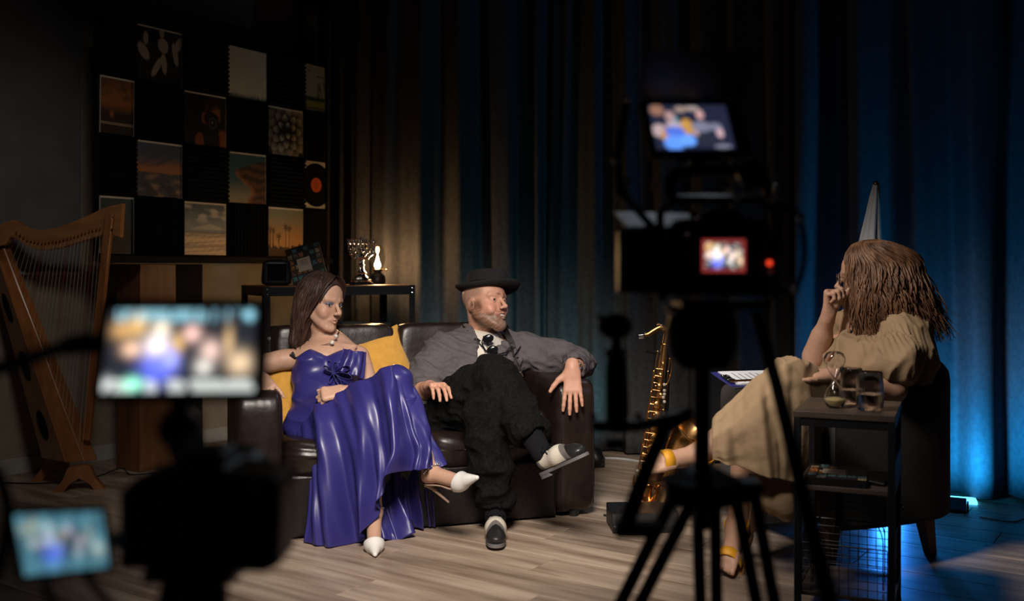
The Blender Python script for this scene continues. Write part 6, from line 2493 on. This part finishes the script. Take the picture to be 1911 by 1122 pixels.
neck_o = MB().tube([Vector(q) for q in nk], list(np.linspace(.0150, .0105, 26)), 16).torus(b0 + axd * .004, .0175, .004, axd.to_track_quat('Z', 'Y').to_matrix(), 20, 8).build('neck', 'brass_dark', sx, world=True, smooth=True)
MB().tube([PX(1203, 625.5, SXD), PX(1195, 626, SXD), PX(1187, 627.5, SXD)], [.0125, .012, .0055], 14).build('mouthpiece', 'plastic_gloss', sx, world=True, smooth=True)
MB().tube([PX(1201, 626, SXD), PX(1192, 627, SXD)], [.0145, .0138], 14).tube([PX(1200, 631, SXD - .008), PX(1192, 631, SXD - .008)], .0035, 8).build('ligature', 'chrome', sx, world=True, smooth=True)
MB().torus(PX(1230, 608, SXD), .008, .0022, Matrix.Rotation(1.5, 3, 'X'), 16, 6).build('octave_key', 'brass', neck_o, world=True, smooth=True)
# rods, cups and pearls along the body: front side faces the camera
fr = Vector((0, -1, 0))
for k, (off, t0, t1) in enumerate(((.030, .06, .98), (.036, .20, .92), (.020, .30, .95), (-.026, .10, .55), (.012, .5, .97), (-.030, .55, .9))):
    a, b = b0.lerp(b1, t0), b0.lerp(b1, t1)
    wd = .020 + .016 * (t0 + t1) / 2
    off_v = sdv * off * (1.0 if off < 0 else 1.0) + fr * (wd * .72)
    rd = MB().tube([a + off_v, b + off_v + sdv * (.012 if off > 0 else -.006)], .0026, 8)
    for t in np.linspace(0, 1, 6):
        q = (a + off_v).lerp(b + off_v, t)
        rd.ball(q, .0048, 8, 6)
    rd.build('key_rod', 'brass', sx, world=True, smooth=True)
yq = Matrix.Rotation(math.radians(90), 3, 'X')
for t, off, r in ((.30, .002, .013), (.36, -.008, .011), (.43, .004, .015), (.50, -.004, .015), (.58, .006, .017), (.66, -.002, .018), (.74, .006, .020), (.82, .0, .021), (.90, .008, .023), (.97, .012, .022),
                  (.14, .0, .008), (.22, .004, .010)):
    c_ = b0.lerp(b1, t) + sdv * off + fr * (.018 + .020 * t + .004)
    kc = MB().lathe([(.0001, .005), (r * .6, .0045), (r, .002), (r, -.002), (r * .8, -.004)], 18, c_, yq).torus(c_ + fr * .003, r * .75, .0014, yq, 18, 5).build('key_cup', 'brass', sx, world=True, smooth=True)
for (x, y) in ((1240, 718), (1240, 729), (1240, 736), (1238, 742), (1240, 750), (1190, 879), (1199, 887)):
    MB().lathe([(.0001, .002), (.005, .0015), (.0066, 0), (.0066, -.003)], 14, PX(x, y, SXD - .055), yq).build('pearl_key', 'pearl_dull', sx, world=True, smooth=True)
for pts_ in ([(1252, 662), (1254, 685), (1250, 705), (1246, 716)], [(1185, 900), (1190, 925), (1203, 940), (1211, 938)], [(1184, 888), (1182, 905), (1188, 918)], [(1215, 890), (1224, 900), (1226, 918), (1218, 930)]):
    MB().tube([Vector(q) for q in catmull([PX(x, y, SXD - .045) for x, y in pts_], 12)], .0035, 8).build('key_lever', 'brass', sx, world=True, smooth=True)
for (x, y, r) in ((1196, 893, .017), (1207, 897, .021), (1195, 930, .018), (1240, 800, .018), (1228, 905, .016)):
    MB().torus(PX(x, y, SXD - .055), r, .003, yq, 20, 6).build('key_guard', 'brass', sx, world=True, smooth=True)
MB().tube([PX(1252, 690, SXD + .03), PX(1256, 650, SXD + .02), PX(1250, 640, SXD)], .003, 6).build('side_rod', 'brass_dark', sx, world=True)
for k in range(16):
    t = .18 + .05 * k
    c_ = b0.lerp(b1, t) + fr * (.016 + .018 * t)
    w_ = .016 + .022 * t
    MB().tube([c_ + sdv * (w_ + .008), c_ + fr * .010 + sdv * .004 * (k % 3), c_ - sdv * (w_ * (.4 + .2 * (k % 3)))], .0022, 6).build('key_arm', 'brass', sx, world=True, smooth=True)
# stand
ssd = thing('saxophone_stand', 'black saxophone stand holding the tenor saxophone', 'stand', (PX(1225, 950, SXD + .12).x, SXD + .12, 0), 0)
MB().tube([PX(1247, 657, SXD + .05), (PX(1240, 900, SXD + .16).x, SXD + .16, .10)], .010, 10).build('post', 'metal_black', ssd, world=True, smooth=True)
MB().tube([PX(1205, 654, SXD - .005), PX(1212, 657, SXD + .015), PX(1232, 658, SXD + .035), PX(1258, 658, SXD + .02)], .0065, 8).build('yoke', 'metal_black', ssd, world=True, smooth=True)
bx0 = PX(1240, 900, SXD + .16).x
for a in (.4, 2.5, 4.3):
    MB().tube([(bx0, SXD + .16, .11), (bx0 + .17 * math.cos(a), SXD + .16 + .17 * math.sin(a), .010)], .009, 8).build('leg', 'metal_black', ssd, world=True, smooth=True)
MB().tube([Vector((bx0, SXD + .16, .12)), PX(1215, 952, SXD + .055), PX(1200, 948, SXD + .05)], .008, 8).build('cradle', 'metal_black', ssd, world=True, smooth=True)
# low floor monitor in front of it
fm = thing('floor_monitor', 'low black wedge with a mesh grille on the floor before the saxophone', 'floor monitor', (0.545, 4.135, 0), math.radians(3))
MB().prism([(-.09, 0), (-.09, .028), (-.05, .072), (.10, .086), (.10, 0)], -.14, .14, 'x').build('cabinet', 'plastic_black', fm, bevel=.004)
m = MB().add([(-.125, -.0905, .030), (.125, -.0905, .030), (.125, -.0535, .070), (-.125, -.0535, .070)], [(0, 1, 2, 3)])
m.build('grille', mat('grille_mesh', (.05, .05, .05), .6, bump=1.0, bscale=900), fm, solid=.003)

# ================================================================== FLAG
fd = 4.42
fb = PX(1632, 500, fd)
fg = thing('furled_flag', 'furled white and blue flag on a pole behind the woman in tan', 'flag', (fb.x, fd, 0), 0)
MB().tube([(fb.x + .012, fd, 0.02), PX(1638, 343, fd)], .010, 10).build('pole', 'chair_leg', fg, world=True, smooth=True)
MB().lathe([(.13, 0), (.13, .012), (.03, .024), (.014, .06)], 24, (0.012, 0, 0)).build('base', 'metal_black', fg, smooth=True)
MB().ball(PX(1635, 344, fd), (.012, .012, .016), 12, 10).build('finial', 'brass_dark', fg, world=True, smooth=True)


def flag_part(secs, name, mm):
    G = []
    for (y, xl, xr) in secs:
        row = []
        for k in range(48):
            a = 2 * math.pi * k / 48
            cx, w = (xl + xr) / 2, (xr - xl) / 2
            rr_ = 1 + .16 * math.cos(5 * a + y * .004) + .10 * math.cos(9 * a + 1)
            p = PX(cx + w * math.cos(a) * min(1.05, rr_), y, fd)
            p.y += w / F_PX * fd * .7 * math.sin(a) * rr_
            row.append(p)
        G.append(row)
    MB().grid(np.array(G), closed_u=True).build(name, mm, fg, world=True, smooth=True, auto=False)


flag_part([(345, 1629, 1640), (365, 1623, 1641), (400, 1615, 1642), (440, 1605, 1644), (480, 1596, 1648), (520, 1587, 1652), (535, 1583, 1654)], 'white_field', 'flag_white')
flag_part([(534, 1582, 1655), (560, 1577, 1658), (590, 1571, 1662), (640, 1562, 1668), (720, 1552, 1676)], 'blue_stripe', 'flag_blue')
flag_part([(719, 1553, 1675), (800, 1548, 1680), (860, 1548, 1682)], 'lower_field', 'flag_white')

# ================================================================== FLOOR LIGHTS AND CABLES
def par_light(loc, target, label, glow):
    p = thing('uplight', label, 'stage light', loc, 0, 'coloured uplights on the floor')
    d = (Vector(target) - (Vector(loc) + Vector((0, 0, .05)))).normalized()
    R = d.to_track_quat('Z', 'Y').to_matrix()
    MB().lathe([(.030, -.035), (.042, -.02), (.046, .02), (.048, .03), (.042, .03), (.040, .022)], 28, (0, 0, .055), R).build('housing', 'metal_black', p, smooth=True)
    MB().lathe([(.0001, .0215), (.040, .0215)], 28, (0, 0, .055), R).build('lens', glow, p)
    s_ = R @ Vector((1, 0, 0))
    MB().tube([s_ * .052 + Vector((0, 0, .055)), s_ * .052 + Vector((0, 0, .006)), -s_ * .052 + Vector((0, 0, .006)), -s_ * .052 + Vector((0, 0, .055))], .006, 8).build('yoke', 'metal_black', p)
    return p


lp = thing('led_panel_light', 'flat blue-glowing light panel at the foot of the right curtain', 'stage light', (1.95, 4.44, 0.0), math.radians(-25))
MB().prism([(-.045, 0), (-.045, .012), (.03, .050), (.045, .050), (.045, 0)], -.07, .07, 'x').build('housing', 'metal_black', lp, bevel=.003)
MB().box((0, .047, .028), (.12, .003, .036)).build('light_face', 'led_cyan', lp)
MB().box((0.075, 0, .022), (.008, .04, .040)).build('yoke', 'metal_black', lp, bevel=.001)
MB().box((-0.075, 0, .022), (.008, .04, .040)).build('yoke', 'metal_black', lp, bevel=.001)
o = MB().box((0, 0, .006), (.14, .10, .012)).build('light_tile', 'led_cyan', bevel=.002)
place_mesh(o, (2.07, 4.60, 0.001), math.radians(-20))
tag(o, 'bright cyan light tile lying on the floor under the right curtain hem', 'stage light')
par_light((0.45, 5.36, 0.0), (0.2, 5.9, .6), 'black floor uplight behind the right end of the sofa', 'led_cyan')
o = MB().tube(catmull([(2.02, 4.30, .004), (2.12, 4.22, .004), (2.22, 4.28, .004), (2.30, 4.18, .004), (2.42, 4.05, .004), (2.6, 4.0, .004)], 40), .003, 6).build('power_cable', 'cable_white', smooth=True)
recentre(o)
tag(o, 'pale power cable on the floor right of the blue uplight', 'cable')
o = MB().tube(catmull([(.36, 5.50, .005), (.48, 5.62, .005), (.62, 5.60, .005), (.75, 5.48, .005), (.82, 5.42, .005)], 30), .0055, 6).build('power_cable', 'cable_white', smooth=True)
recentre(o)
tag(o, 'white cable on the floor behind the right sofa arm', 'cable')
o = MB().tube(catmull([(.40, 4.33, .005), (.46, 4.27, .005), (.50, 4.29, .005), (.58, 4.26, .006)], 20), .005, 6).build('jack_cable', 'rubber', smooth=True)
recentre(o)
tag(o, 'short black cable between sofa foot and floor monitor', 'cable')

# ================================================================== CAMERA RIGS IN THE FOREGROUND
def quad_screen(name, c4, fn, nx, ny, parent, m='screen'):
    """c4: TL, TR, BR, BL world corners of a display"""
    TL, TR, BR, BL = [np.array(q) for q in c4]
    V, Fc = [], []
    for j in range(ny + 1):
        for i in range(nx + 1):
            u, v = i / nx, j / ny
            V.append((BL * (1 - u) + BR * u) * (1 - v) + (TL * (1 - u) + TR * u) * v)
    for j in range(ny):
        for i in range(nx):
            a = j * (nx + 1) + i
            Fc.append((a, a + 1, a + nx + 2, a + nx + 1))
    u, v = np.meshgrid((np.arange(nx) + .5) / nx, (np.arange(ny) + .5) / ny)
    C = np.clip(fn(u, v), 0, None).reshape(-1, 3)
    iv = np.array(WM[parent.name].inverted())
    V = np.array(V) @ iv[:3, :3].T + iv[:3, 3]
    me = bpy.data.meshes.new(name)
    me.from_pydata([tuple(q) for q in V], [], Fc)
    at = me.color_attributes.new('Col', 'FLOAT_COLOR', 'CORNER')
    buf = np.ones((len(Fc) * 4, 4), np.float32)
    buf[:, :3] = np.repeat(C, 4, axis=0)
    at.data.foreach_set('color', buf.ravel())
    me.materials.append(MATS[m])
    o = bpy.data.objects.new(name, me)
    link(o, parent)
    WM[o.name] = WM[parent.name]
    return o


def frame_block(c4, pad, depth, back, name, m, parent, pads=None):
    """housing behind a display quad: pad = bezel width in metres"""
    TL, TR, BR, BL = [Vector(q) for q in c4]
    X = (TR - TL).normalized()
    Z = (TL - BL).normalized()
    Y = Z.cross(X).normalized()
    if Y.y < 0:
        Y = -Y
    l, r, t, b = pads if pads else (pad,) * 4
    f = [TL - X * l + Z * t, TR + X * r + Z * t, BR + X * r - Z * b, BL - X * l - Z * b]
    f = [q + Y * back for q in f]
    g = [q + Y * depth for q in f]
    return MB().add(f + g, [(0, 1, 2, 3), (7, 6, 5, 4), (0, 4, 5, 1), (1, 5, 6, 2), (2, 6, 7, 3), (3, 7, 4, 0)]).build(name, m, parent, world=True, bevel=.003)


def live_view(ui=1.0, gain=1.0):
    """what the set looks like on a camera display, with overlays"""
    def fn(u, v):
        c = np.zeros(u.shape + (3,)) + np.array((.02, .022, .03))

        def bl(x, y, rx, ry, col, k=1.0):
            nonlocal c
            m = np.exp(-(((u - x) / rx) ** 2 + ((v - y) / ry) ** 2) * 1.4)
            c = c * (1 - np.clip(m * k, 0, 1)[..., None]) + np.array(col) * np.clip(m * k, 0, 1)[..., None]
        bl(.10, .75, .09, .12, (.75, .42, .16))
        bl(.20, .80, .07, .14, (.9, .55, .2))
        bl(.17, .52, .07, .10, (1.2, .75, .5))
        bl(.36, .76, .06, .10, (1.3, 1.1, .8))
        bl(.34, .55, .10, .18, (1.5, 1.3, 1.25))
        bl(.35, .30, .12, .20, (.16, .22, 1.2))
        bl(.44, .40, .06, .14, (.5, .55, 1.5))
        bl(.48, .58, .04, .12, (1.0, .6, .15))
        bl(.57, .70, .06, .11, (1.4, .85, .75))
        bl(.60, .42, .09, .20, (.05, .05, .06))
        bl(.70, .50, .07, .14, (1.1, .75, .65))
        bl(.66, .30, .06, .10, (1.0, .95, .85))
        bl(.82, .60, .03, .20, (.9, .6, .3))
        bl(.90, .35, .09, .16, (1.0, .72, .45))
        if ui:
            bar = (v > .84) * (vnoise(u * 26, v * 3, seed=3) > -.1)
            c = c + np.array((.25, .55, .65)) * (bar * .75 * ui)[..., None]
            bar = (v < .17) * (vnoise(u * 20, v * 3, seed=8) > -.35)
            c = c + np.array((.7, .75, .7)) * (bar * .7 * ui)[..., None]
            bl(.20, .10, .07, .09, (.5, 1.4, 1.0))
            bl(.03, .10, .05, .09, (.9, .95, .95), .8)
            bl(.95, .93, .04, .06, (.4, .9, 1.1))
        return c * gain
    return fn


# ------------------------------------------------------------------ near camera at the left edge
dA = 0.95
mon = thing('field_monitor', 'small field monitor glowing above the nearest camera at lower left', 'monitor', (PX(330, 760, dA).x, dA + .02, PX(330, 745, dA).z), 0)
q4 = [PX(206, 578, dA), PX(478, 577, dA + .005), PX(474, 731, dA), PX(189, 733, dA - .005)]
frame_block(q4, .009, .022, .0015, 'housing', 'plastic_black', mon)
quad_screen('display', q4, live_view(1.0, 1.25), 44, 26, mon)
arm_o = MB().tube([PX(335, 752, dA + .02), PX(335, 790, dA + .03), PX(330, 850, dA + .04)], .009, 10).ball(PX(335, 800, dA + .03), .021, 14, 10).build('ball_mount', 'metal_black', mon, world=True, smooth=True)
MB().tube([PX(352, 828, dA + .01), PX(362, 828, dA)], .010, 12).build('mount_knob', 'chrome', arm_o, world=True, smooth=True)
MB().tube(catmull([PX(185, 640, dA + .01), PX(130, 645, dA), PX(60, 668, dA - .03), PX(-40, 700, dA - .06)], 20), [.010] * 8 + [.007] * 12, 8).build('cable', 'rubber', mon, world=True, smooth=True)

vc = thing('video_camera', 'black camera body on a tripod at the lower left edge', 'camera', (PX(370, 1075, dA).x, dA + .05, PX(370, 1075, dA).z), 0)
k = dA / F_PX
cx0, cz0 = PX(370, 960, dA).x, PX(370, 960, dA).z
MB().prism([(cx0 - 150 * k, cz0 - 105 * k), (cx0 - 150 * k, cz0 + 40 * k), (cx0 - 120 * k, cz0 + 66 * k), (cx0 - 60 * k, cz0 + 80 * k), (cx0 - 30 * k, cz0 + 110 * k), (cx0 + 28 * k, cz0 + 110 * k),
            (cx0 + 50 * k, cz0 + 80 * k), (cx0 + 145 * k, cz0 + 66 * k), (cx0 + 155 * k, cz0 + 40 * k), (cx0 + 150 * k, cz0 - 100 * k), (cx0 + 120 * k, cz0 - 112 * k)], dA + .0, dA + .075, 'y').build('body', 'plastic_black', vc, world=True, bevel=.004)
MB().lathe([(.036, 0), (.038, .01), (.038, .05), (.041, .06), (.041, .09), (.036, .095), (.030, .09)], 28, (cx0 - 10 * k, dA + .075, cz0 - 5 * k), Matrix.Rotation(math.radians(-90), 3, 'X')).build('lens', 'plastic_black', vc, world=True, smooth=True)
for (x, y, r) in ((462, 893, .010), (500, 896, .011), (390, 874, .008)):
    MB().lathe([(r, 0), (r, .008), (r * .85, .010), (.0001, .010)], 18, PX(x, y, dA + .035)).build('dial', 'metal_black', vc, world=True, smooth=True)
MB().box(PX(350, 845, dA + .035), (.024, .022, .008)).build('hot_shoe', 'chrome', vc, world=True, bevel=.001)
MB().box(PX(385, 868, dA - .006), (.034, .014, .024)).build('viewfinder', 'rubber', vc, world=True, bevel=.004)
MB().ball(PX(480, 905, dA - .001), .0045, 10, 8).build('record_button', 'chrome', vc, world=True)
q4 = [PX(26, 962, .93), PX(190, 955, .97), PX(203, 1058, .97), PX(46, 1075, .93)]
fs = frame_block(q4, .006, .009, .001, 'flip_screen', 'plastic_black', vc)
quad_screen('flip_display', q4, lambda u, v: live_view(0, .55)(u, v) * np.array((.6, .8, 1.0)) + np.array((.05, .16, .2)) * (.6 + .6 * ss(-.2, .6, vnoise(u * 14, v * 9, seed=6)))[..., None] * ((v > .72) | (v < .25) | (u < .2) | (u > .75))[..., None] + np.array((.02, .05, .07)), 30, 20, fs)
MB().tube([PX(206, 1010, .97), PX(225, 1008, .985)], .008, 8).build('hinge', 'metal_black', fs, world=True)
MB().tube(catmull([PX(85, 1080, .93), PX(88, 1105, .93), PX(110, 1140, .92)], 10), .004, 6).tube(catmull([PX(160, 1072, .95), PX(180, 1100, .95), PX(215, 1140, .94)], 10), .004, 6).build('cable', 'rubber', vc, world=True, smooth=True)
MB().tube(catmull([PX(-8, 870, .9), PX(14, 945, .9), PX(8, 1020, .9), PX(-10, 1080, .9)], 14), .006, 8).build('cable', 'rubber', vc, world=True, smooth=True)

tr = thing('tripod', 'black tripod under the nearest camera at lower left', 'tripod', (PX(330, 1100, dA).x, dA + .05, 0), 0)
tx, ty = PX(330, 1100, dA).x, dA + .05
tz = PX(330, 1078, dA).z
MB().box((tx + .005, ty, tz - .006), (.09, .07, .012)).build('plate', 'metal_black', tr, world=True, bevel=.002)
MB().lathe([(.030, tz - .08), (.034, tz - .06), (.034, tz - .03), (.028, tz - .012)], 24, (tx, ty, 0)).build('head', 'metal_black', tr, world=True, smooth=True)
MB().cyl((tx, ty, tz - .30), (tx, ty, tz - .08), .014).build('column', 'metal_black', tr, world=True, smooth=True)
for a in (1.57, 3.67, 5.76):
    MB().tube([(tx, ty, tz - .12), (tx + .33 * math.cos(a), ty + .33 * math.sin(a), .012)], [.017, .011], 10).build('leg', 'metal_black', tr, world=True, smooth=True)

# ------------------------------------------------------------------ tall rig in the middle
dB = 1.47
kb = dB / F_PX
rig = thing('cinema_camera', 'dark caged camera rig with small rear screen right of centre', 'camera', (PX(1340, 560, dB).x, dB + .05, PX(1340, 560, dB).z), 0)
MB().prism([(PX(a, b, dB).x, PX(a, b, dB).z) for a, b in ((1242, 552), (1242, 425), (1268, 408), (1310, 405), (1325, 388), (1378, 388), (1392, 405), (1432, 412), (1442, 440), (1440, 552))], dB + .004, dB + .085, 'y').build('body', 'plastic_black', rig, world=True, bevel=.004)
q4 = [PX(1310, 447, dB), PX(1391, 447, dB), PX(1391, 508, dB), PX(1310, 508, dB)]
rs_ = frame_block(q4, .005, .006, .0005, 'rear_screen', 'plastic_black', rig)


def red_view(u, v):
    c = live_view(0, 1.25)(u, v)
    c = c + .55 * ss(-.1, .5, vnoise(u * 15, v * 12, seed=5))[..., None] * np.array((.9, .9, .85)) * ((v < .9) & (u > .05) & (u < .95))[..., None]
    e = np.maximum(np.abs(u - .5) - .43, np.abs(v - .5) - .40)
    return mixc(c, (.30, .035, .03), ss(0, .02, e))


quad_screen('rear_display', q4, red_view, 30, 22, rs_)
MB().ball(PX(1436, 491, dB - .002), .0040, 10, 8).build('tally_light', 'red_led', rig, world=True, smooth=True)
MB().lathe([(.045, 0), (.048, .02), (.048, .09), (.055, .10), (.055, .13), (.046, .13)], 32, (PX(1330, 480, dB).x, dB + .085, PX(1330, 480, dB).z), Matrix.Rotation(math.radians(-90), 3, 'X')).build('lens', 'plastic_black', rig, world=True, smooth=True)
# matte box and its top flag on the left
MB().box(PX(1212, 488, dB + .06), (.098, .05, .098)).build('matte_box', 'plastic_black', rig, world=True, bevel=.004)
fl4 = [PX(1146, 397, dB + .10), PX(1285, 400, dB + .10), PX(1292, 424, dB + .0), PX(1170, 424, dB + .0)]
MB().add(fl4, [(0, 1, 2, 3)]).build('top_flag', mat('flag_panel', (.035, .037, .042), .5), rig, world=True, solid=.003)
# cage bars and handles
cg_ = MB()
for pts_ in ([(1236, 560), (1232, 400), (1262, 372), (1420, 372), (1448, 400), (1446, 560)],):
    cg_.tube([PX(x, y, dB + .02) for x, y in pts_], .0065, 8)
cg_.build('cage', 'metal_black', rig, world=True, smooth=True)
MB().tube(catmull([PX(1250, 372, dB + .03), PX(1256, 330, dB + .03), PX(1300, 318, dB + .03), PX(1390, 322, dB + .03), PX(1430, 345, dB + .03), PX(1436, 372, dB + .03)], 24), .010, 10).build('top_handle', 'metal_black', rig, world=True, smooth=True)
MB().tube(catmull([PX(1446, 385, dB), PX(1480, 392, dB - .02), PX(1498, 430, dB - .03), PX(1500, 490, dB - .03), PX(1484, 535, dB - .02), PX(1446, 546, dB)], 28), .0045, 8).build('loop_cable', 'rubber', rig, world=True, smooth=True)
for a_, b_ in (((1232, 440, .0), (1160, 360, .01)), ((1160, 360, .01), (1152, 296, .0)), ((1152, 296, .0), (1170, 185, .02))):
    MB().tube([PX(a_[0], a_[1], dB + a_[2]), PX(b_[0], b_[1], dB + b_[2])], .006, 8).ball(PX(a_[0], a_[1], dB + a_[2]), .010, 10, 8).build('magic_arm', 'metal_black', rig, world=True, smooth=True)
for (x, y, r, dz) in ((1168, 184, .0055, -.0), (1150, 296, .005, -.012), (1172, 338, .006, -.012), (1221, 347, .005, -.012), (1240, 381, .006, -.01), (1297, 401, .007, -.012), (1277, 434, .006, -.008), (1360, 350, .0065, -.01), (1376, 366, .006, -.012),
                      (1392, 360, .006, -.012), (1450, 352, .0065, -.012), (1450, 364, .0055, -.012), (1494, 405, .0065, -.04), (1440, 510, .005, -.008), (1484, 540, .006, -.03), (1328, 357, .0045, -.01), (1263, 425, .0045, -.01)):
    MB().ball(PX(x, y, dB + dz), r, 12, 8).build('screw_head', 'chrome', rig, world=True, smooth=True)
for (x, y, r) in ((1402, 325, .022), (1440, 460, .012), (1264, 470, .014)):
    MB().lathe([(r, 0), (r, .012), (r * .8, .014), (.0001, .014)], 20, PX(x, y, dB - .008), Matrix.Rotation(math.radians(90), 3, 'X')).build('focus_knob', 'plastic_black', rig, world=True, smooth=True)
MB().box(PX(1342, 568, dB + .04), (.13, .10, .012)).build('base_plate', 'metal_black', rig, world=True, bevel=.002)

mo2 = thing('hooded_monitor', 'hooded monitor on top of the tall camera rig showing the couple', 'monitor', (PX(1300, 290, dB).x, dB, PX(1300, 290, dB).z), 0)
q4 = [PX(1209, 196, dB + .015), PX(1353, 196, dB + .03), PX(1373, 278, dB), PX(1226, 279, dB - .015)]
frame_block(q4, .006, .02, .0015, 'housing', 'plastic_black', mo2, (.010, .026, .010, .006))


def couple_view(u, v):
    c = np.zeros(u.shape + (3,)) + np.array((.018, .022, .05))

    def bl(x, y, rx, ry, col, p=2):
        nonlocal c
        m = (1 - ss(.6, 1.1, (np.abs((u - x) / rx) ** p + np.abs((v - y) / ry) ** p)))[..., None]
        c = c * (1 - m) + np.array(col) * m
    bl(.10, .88, .10, .14, (.32, .16, .11))
    bl(.40, .90, .08, .08, (.36, .26, .22))
    bl(.55, .92, .10, .06, (.42, .34, .30))
    bl(.30, .66, .05, .10, (.10, .35, .42))
    bl(.08, .42, .10, .16, (.55, .40, .42))
    bl(.16, .30, .07, .16, (.62, .30, .06))
    bl(.44, .50, .09, .20, (.62, .32, .07))
    bl(.25, .74, .07, .13, (.48, .30, .30))
    bl(.28, .55, .12, .07, (.55, .44, .52))
    bl(.28, .38, .14, .14, (.10, .20, .80))
    bl(.24, .14, .14, .18, (.14, .36, 1.1))
    bl(.42, .20, .12, .14, (.16, .42, 1.2))
    bl(.64, .78, .055, .12, (.62, .36, .36))
    bl(.62, .50, .13, .14, (.22, .22, .32))
    bl(.80, .50, .10, .10, (.20, .20, .30))
    bl(.66, .24, .16, .16, (.025, .03, .05))
    bl(.85, .36, .05, .12, (.62, .42, .48))
    bl(.54, .36, .04, .08, (.5, .33, .36))
    bl(.85, .06, .12, .05, (.22, .22, .3))
    return c


quad_screen('display', q4, couple_view, 56, 34, mo2)
TL, TR, BR, BL = q4
hd_ = MB()
up_ = Vector((0, -.10, .012))
a_, b_ = TL + Vector((-.012, 0, .012)), TR + Vector((.030, 0, .012))
c_, d_ = BL + Vector((-.012, 0, -.008)), BR + Vector((.030, 0, -.008))
hd_.add([a_, b_, b_ + Vector((0, -.06, .055)), a_ + Vector((0, -.06, .055))], [(0, 1, 2, 3)])
hd_.build('sun_hood', 'plastic_black', mo2, world=True, solid=.002)
MB().tube([PX(1300, 284, dB + .01), PX(1305, 318, dB + .03)], .009, 10).ball(PX(1302, 298, dB + .015), .014, 12, 8).build('ball_mount', 'metal_black', mo2, world=True, smooth=True)
mp_ = PX(1392, 240, dB - .002)
MB().box(mp_, (.004, .002, .03)).build('button_strip', 'rubber', mo2, world=True)

# tripod with fluid head and pan bar
tp = thing('video_tripod', 'black video tripod with pan handle under the tall camera rig', 'tripod', (PX(1320, 900, dB).x, dB + .04, 0), 0)
cxr, cyr = PX(1320, 700, dB).x, dB + .04
zc = lambda y: PX(1320, y, dB).z
MB().lathe([(.040, zc(690)), (.052, zc(670)), (.056, zc(620)), (.050, zc(590)), (.056, zc(582)), (.056, zc(574))], 28, (cxr, cyr, 0)).build('fluid_head', 'plastic_black', tp, world=True, smooth=True)
MB().cyl((cxr, cyr, zc(1000)), (cxr, cyr, zc(685)), .0125, n=14).build('column', 'metal_black', tp, world=True, smooth=True)
MB().lathe([(.030, zc(955)), (.058, zc(945)), (.060, zc(905)), (.040, zc(895)), (.020, zc(880))], 28, (cxr, cyr, 0)).box((cxr + .02, cyr, zc(925)), (.13, .05, .03)).build('spider', 'metal_black', tp, world=True, smooth=True)
for (xt, xb, yy, dt) in ((1272, 1178, 1122, .0), (1392, 1428, 1122, -.02), (1318, 1322, 1122, .09)):
    top_ = PX(xt, 935, dB + .03 + dt * .3)
    at_b = PX(xb, yy, dB + .03 + dt)
    ft = top_ + (at_b - top_) * (top_.z / (top_.z - at_b.z))
    d3 = (ft - top_).normalized()
    sd_ = d3.cross(Vector((0, 1, 0))).normalized()
    for s_ in (-1, 1):
        MB().tube([top_ + sd_ * s_ * .014, top_.lerp(ft, .45) + sd_ * s_ * .012], .010, 10).build('leg_tube', 'metal_black', tp, world=True, smooth=True)
    lgo = MB().tube([top_.lerp(ft, .30), ft], [.011, .011], 10).build('leg', 'metal_black', tp, world=True, smooth=True)
    MB().box(top_.lerp(ft, .44), (.05, .03, .03)).ball(ft + Vector((0, 0, .012)), .014, 10, 8).build('leg_lock', 'plastic_black', lgo, world=True, bevel=.003)
MB().tube([PX(1412, 585, dB + .02), PX(1450, 720, dB - .05), PX(1500, 930, dB - .16), PX(1552, 1140, dB - .26)], [.009, .0095, .010, .012], 12).build('pan_handle', 'rubber', tp, world=True, smooth=True)
MB().tube([PX(1286, 775, dB - .04), PX(1240, 800, dB - .04), PX(1205, 880, dB - .06), PX(1170, 975, dB - .07)], [.008, .010, .012, .012], 10).box(PX(1190, 988, dB - .07), (.062, .03, .018)).build('second_pan_handle', 'rubber', tp, world=True, smooth=True)
MB().tube([PX(1290, 772, dB - .03), PX(1216, 790, dB - .05)], [.007, .009], 10).build('lever', mat('lever_grey', (.16, .16, .17), .35, metal=.6), tp, world=True, smooth=True)

# clamp-on handle at the left of the rig
gp_ = thing('grip_handle', 'black upright grip with round head clamped left of the tall rig', 'camera grip', (PX(1150, 800, dB).x, dB - .02, PX(1150, 840, dB).z), 0)
MB().tube([PX(1152, 650, dB - .02), PX(1150, 690, dB - .02), PX(1152, 760, dB - .02), PX(1150, 806, dB - .02)], [.013, .016, .017, .015], 14).build('grip', 'rubber', gp_, world=True, smooth=True)
MB().ball(PX(1148, 610, dB - .02), (.026, .022, .020), 16, 12).tube([PX(1150, 620, dB - .02), PX(1151, 655, dB - .02)], .008, 10).build('head', 'plastic_black', gp_, world=True, smooth=True)
MB().tube([PX(1104, 796, dB - .02), PX(1200, 796, dB - .02)], .0085, 10).tube([PX(1196, 796, dB - .02), PX(1290, 770, dB - .01)], .0085, 10).build('clamp_bar', 'metal_black', gp_, world=True, smooth=True)
for (x, y, r) in ((1119, 593, .0055), (1134, 660, .0055), (1164, 660, .0055), (1106, 778, .006), (1192, 778, .006), (1204, 800, .005)):
    MB().ball(PX(x, y, dB - .045), r, 10, 8).build('screw_head', 'chrome', gp_, world=True, smooth=True)
MB().tube([PX(1130, 828, dB - .02), PX(1165, 828, dB - .02)], .008, 10).build('end_cap', 'chair_leg', gp_, world=True, smooth=True)
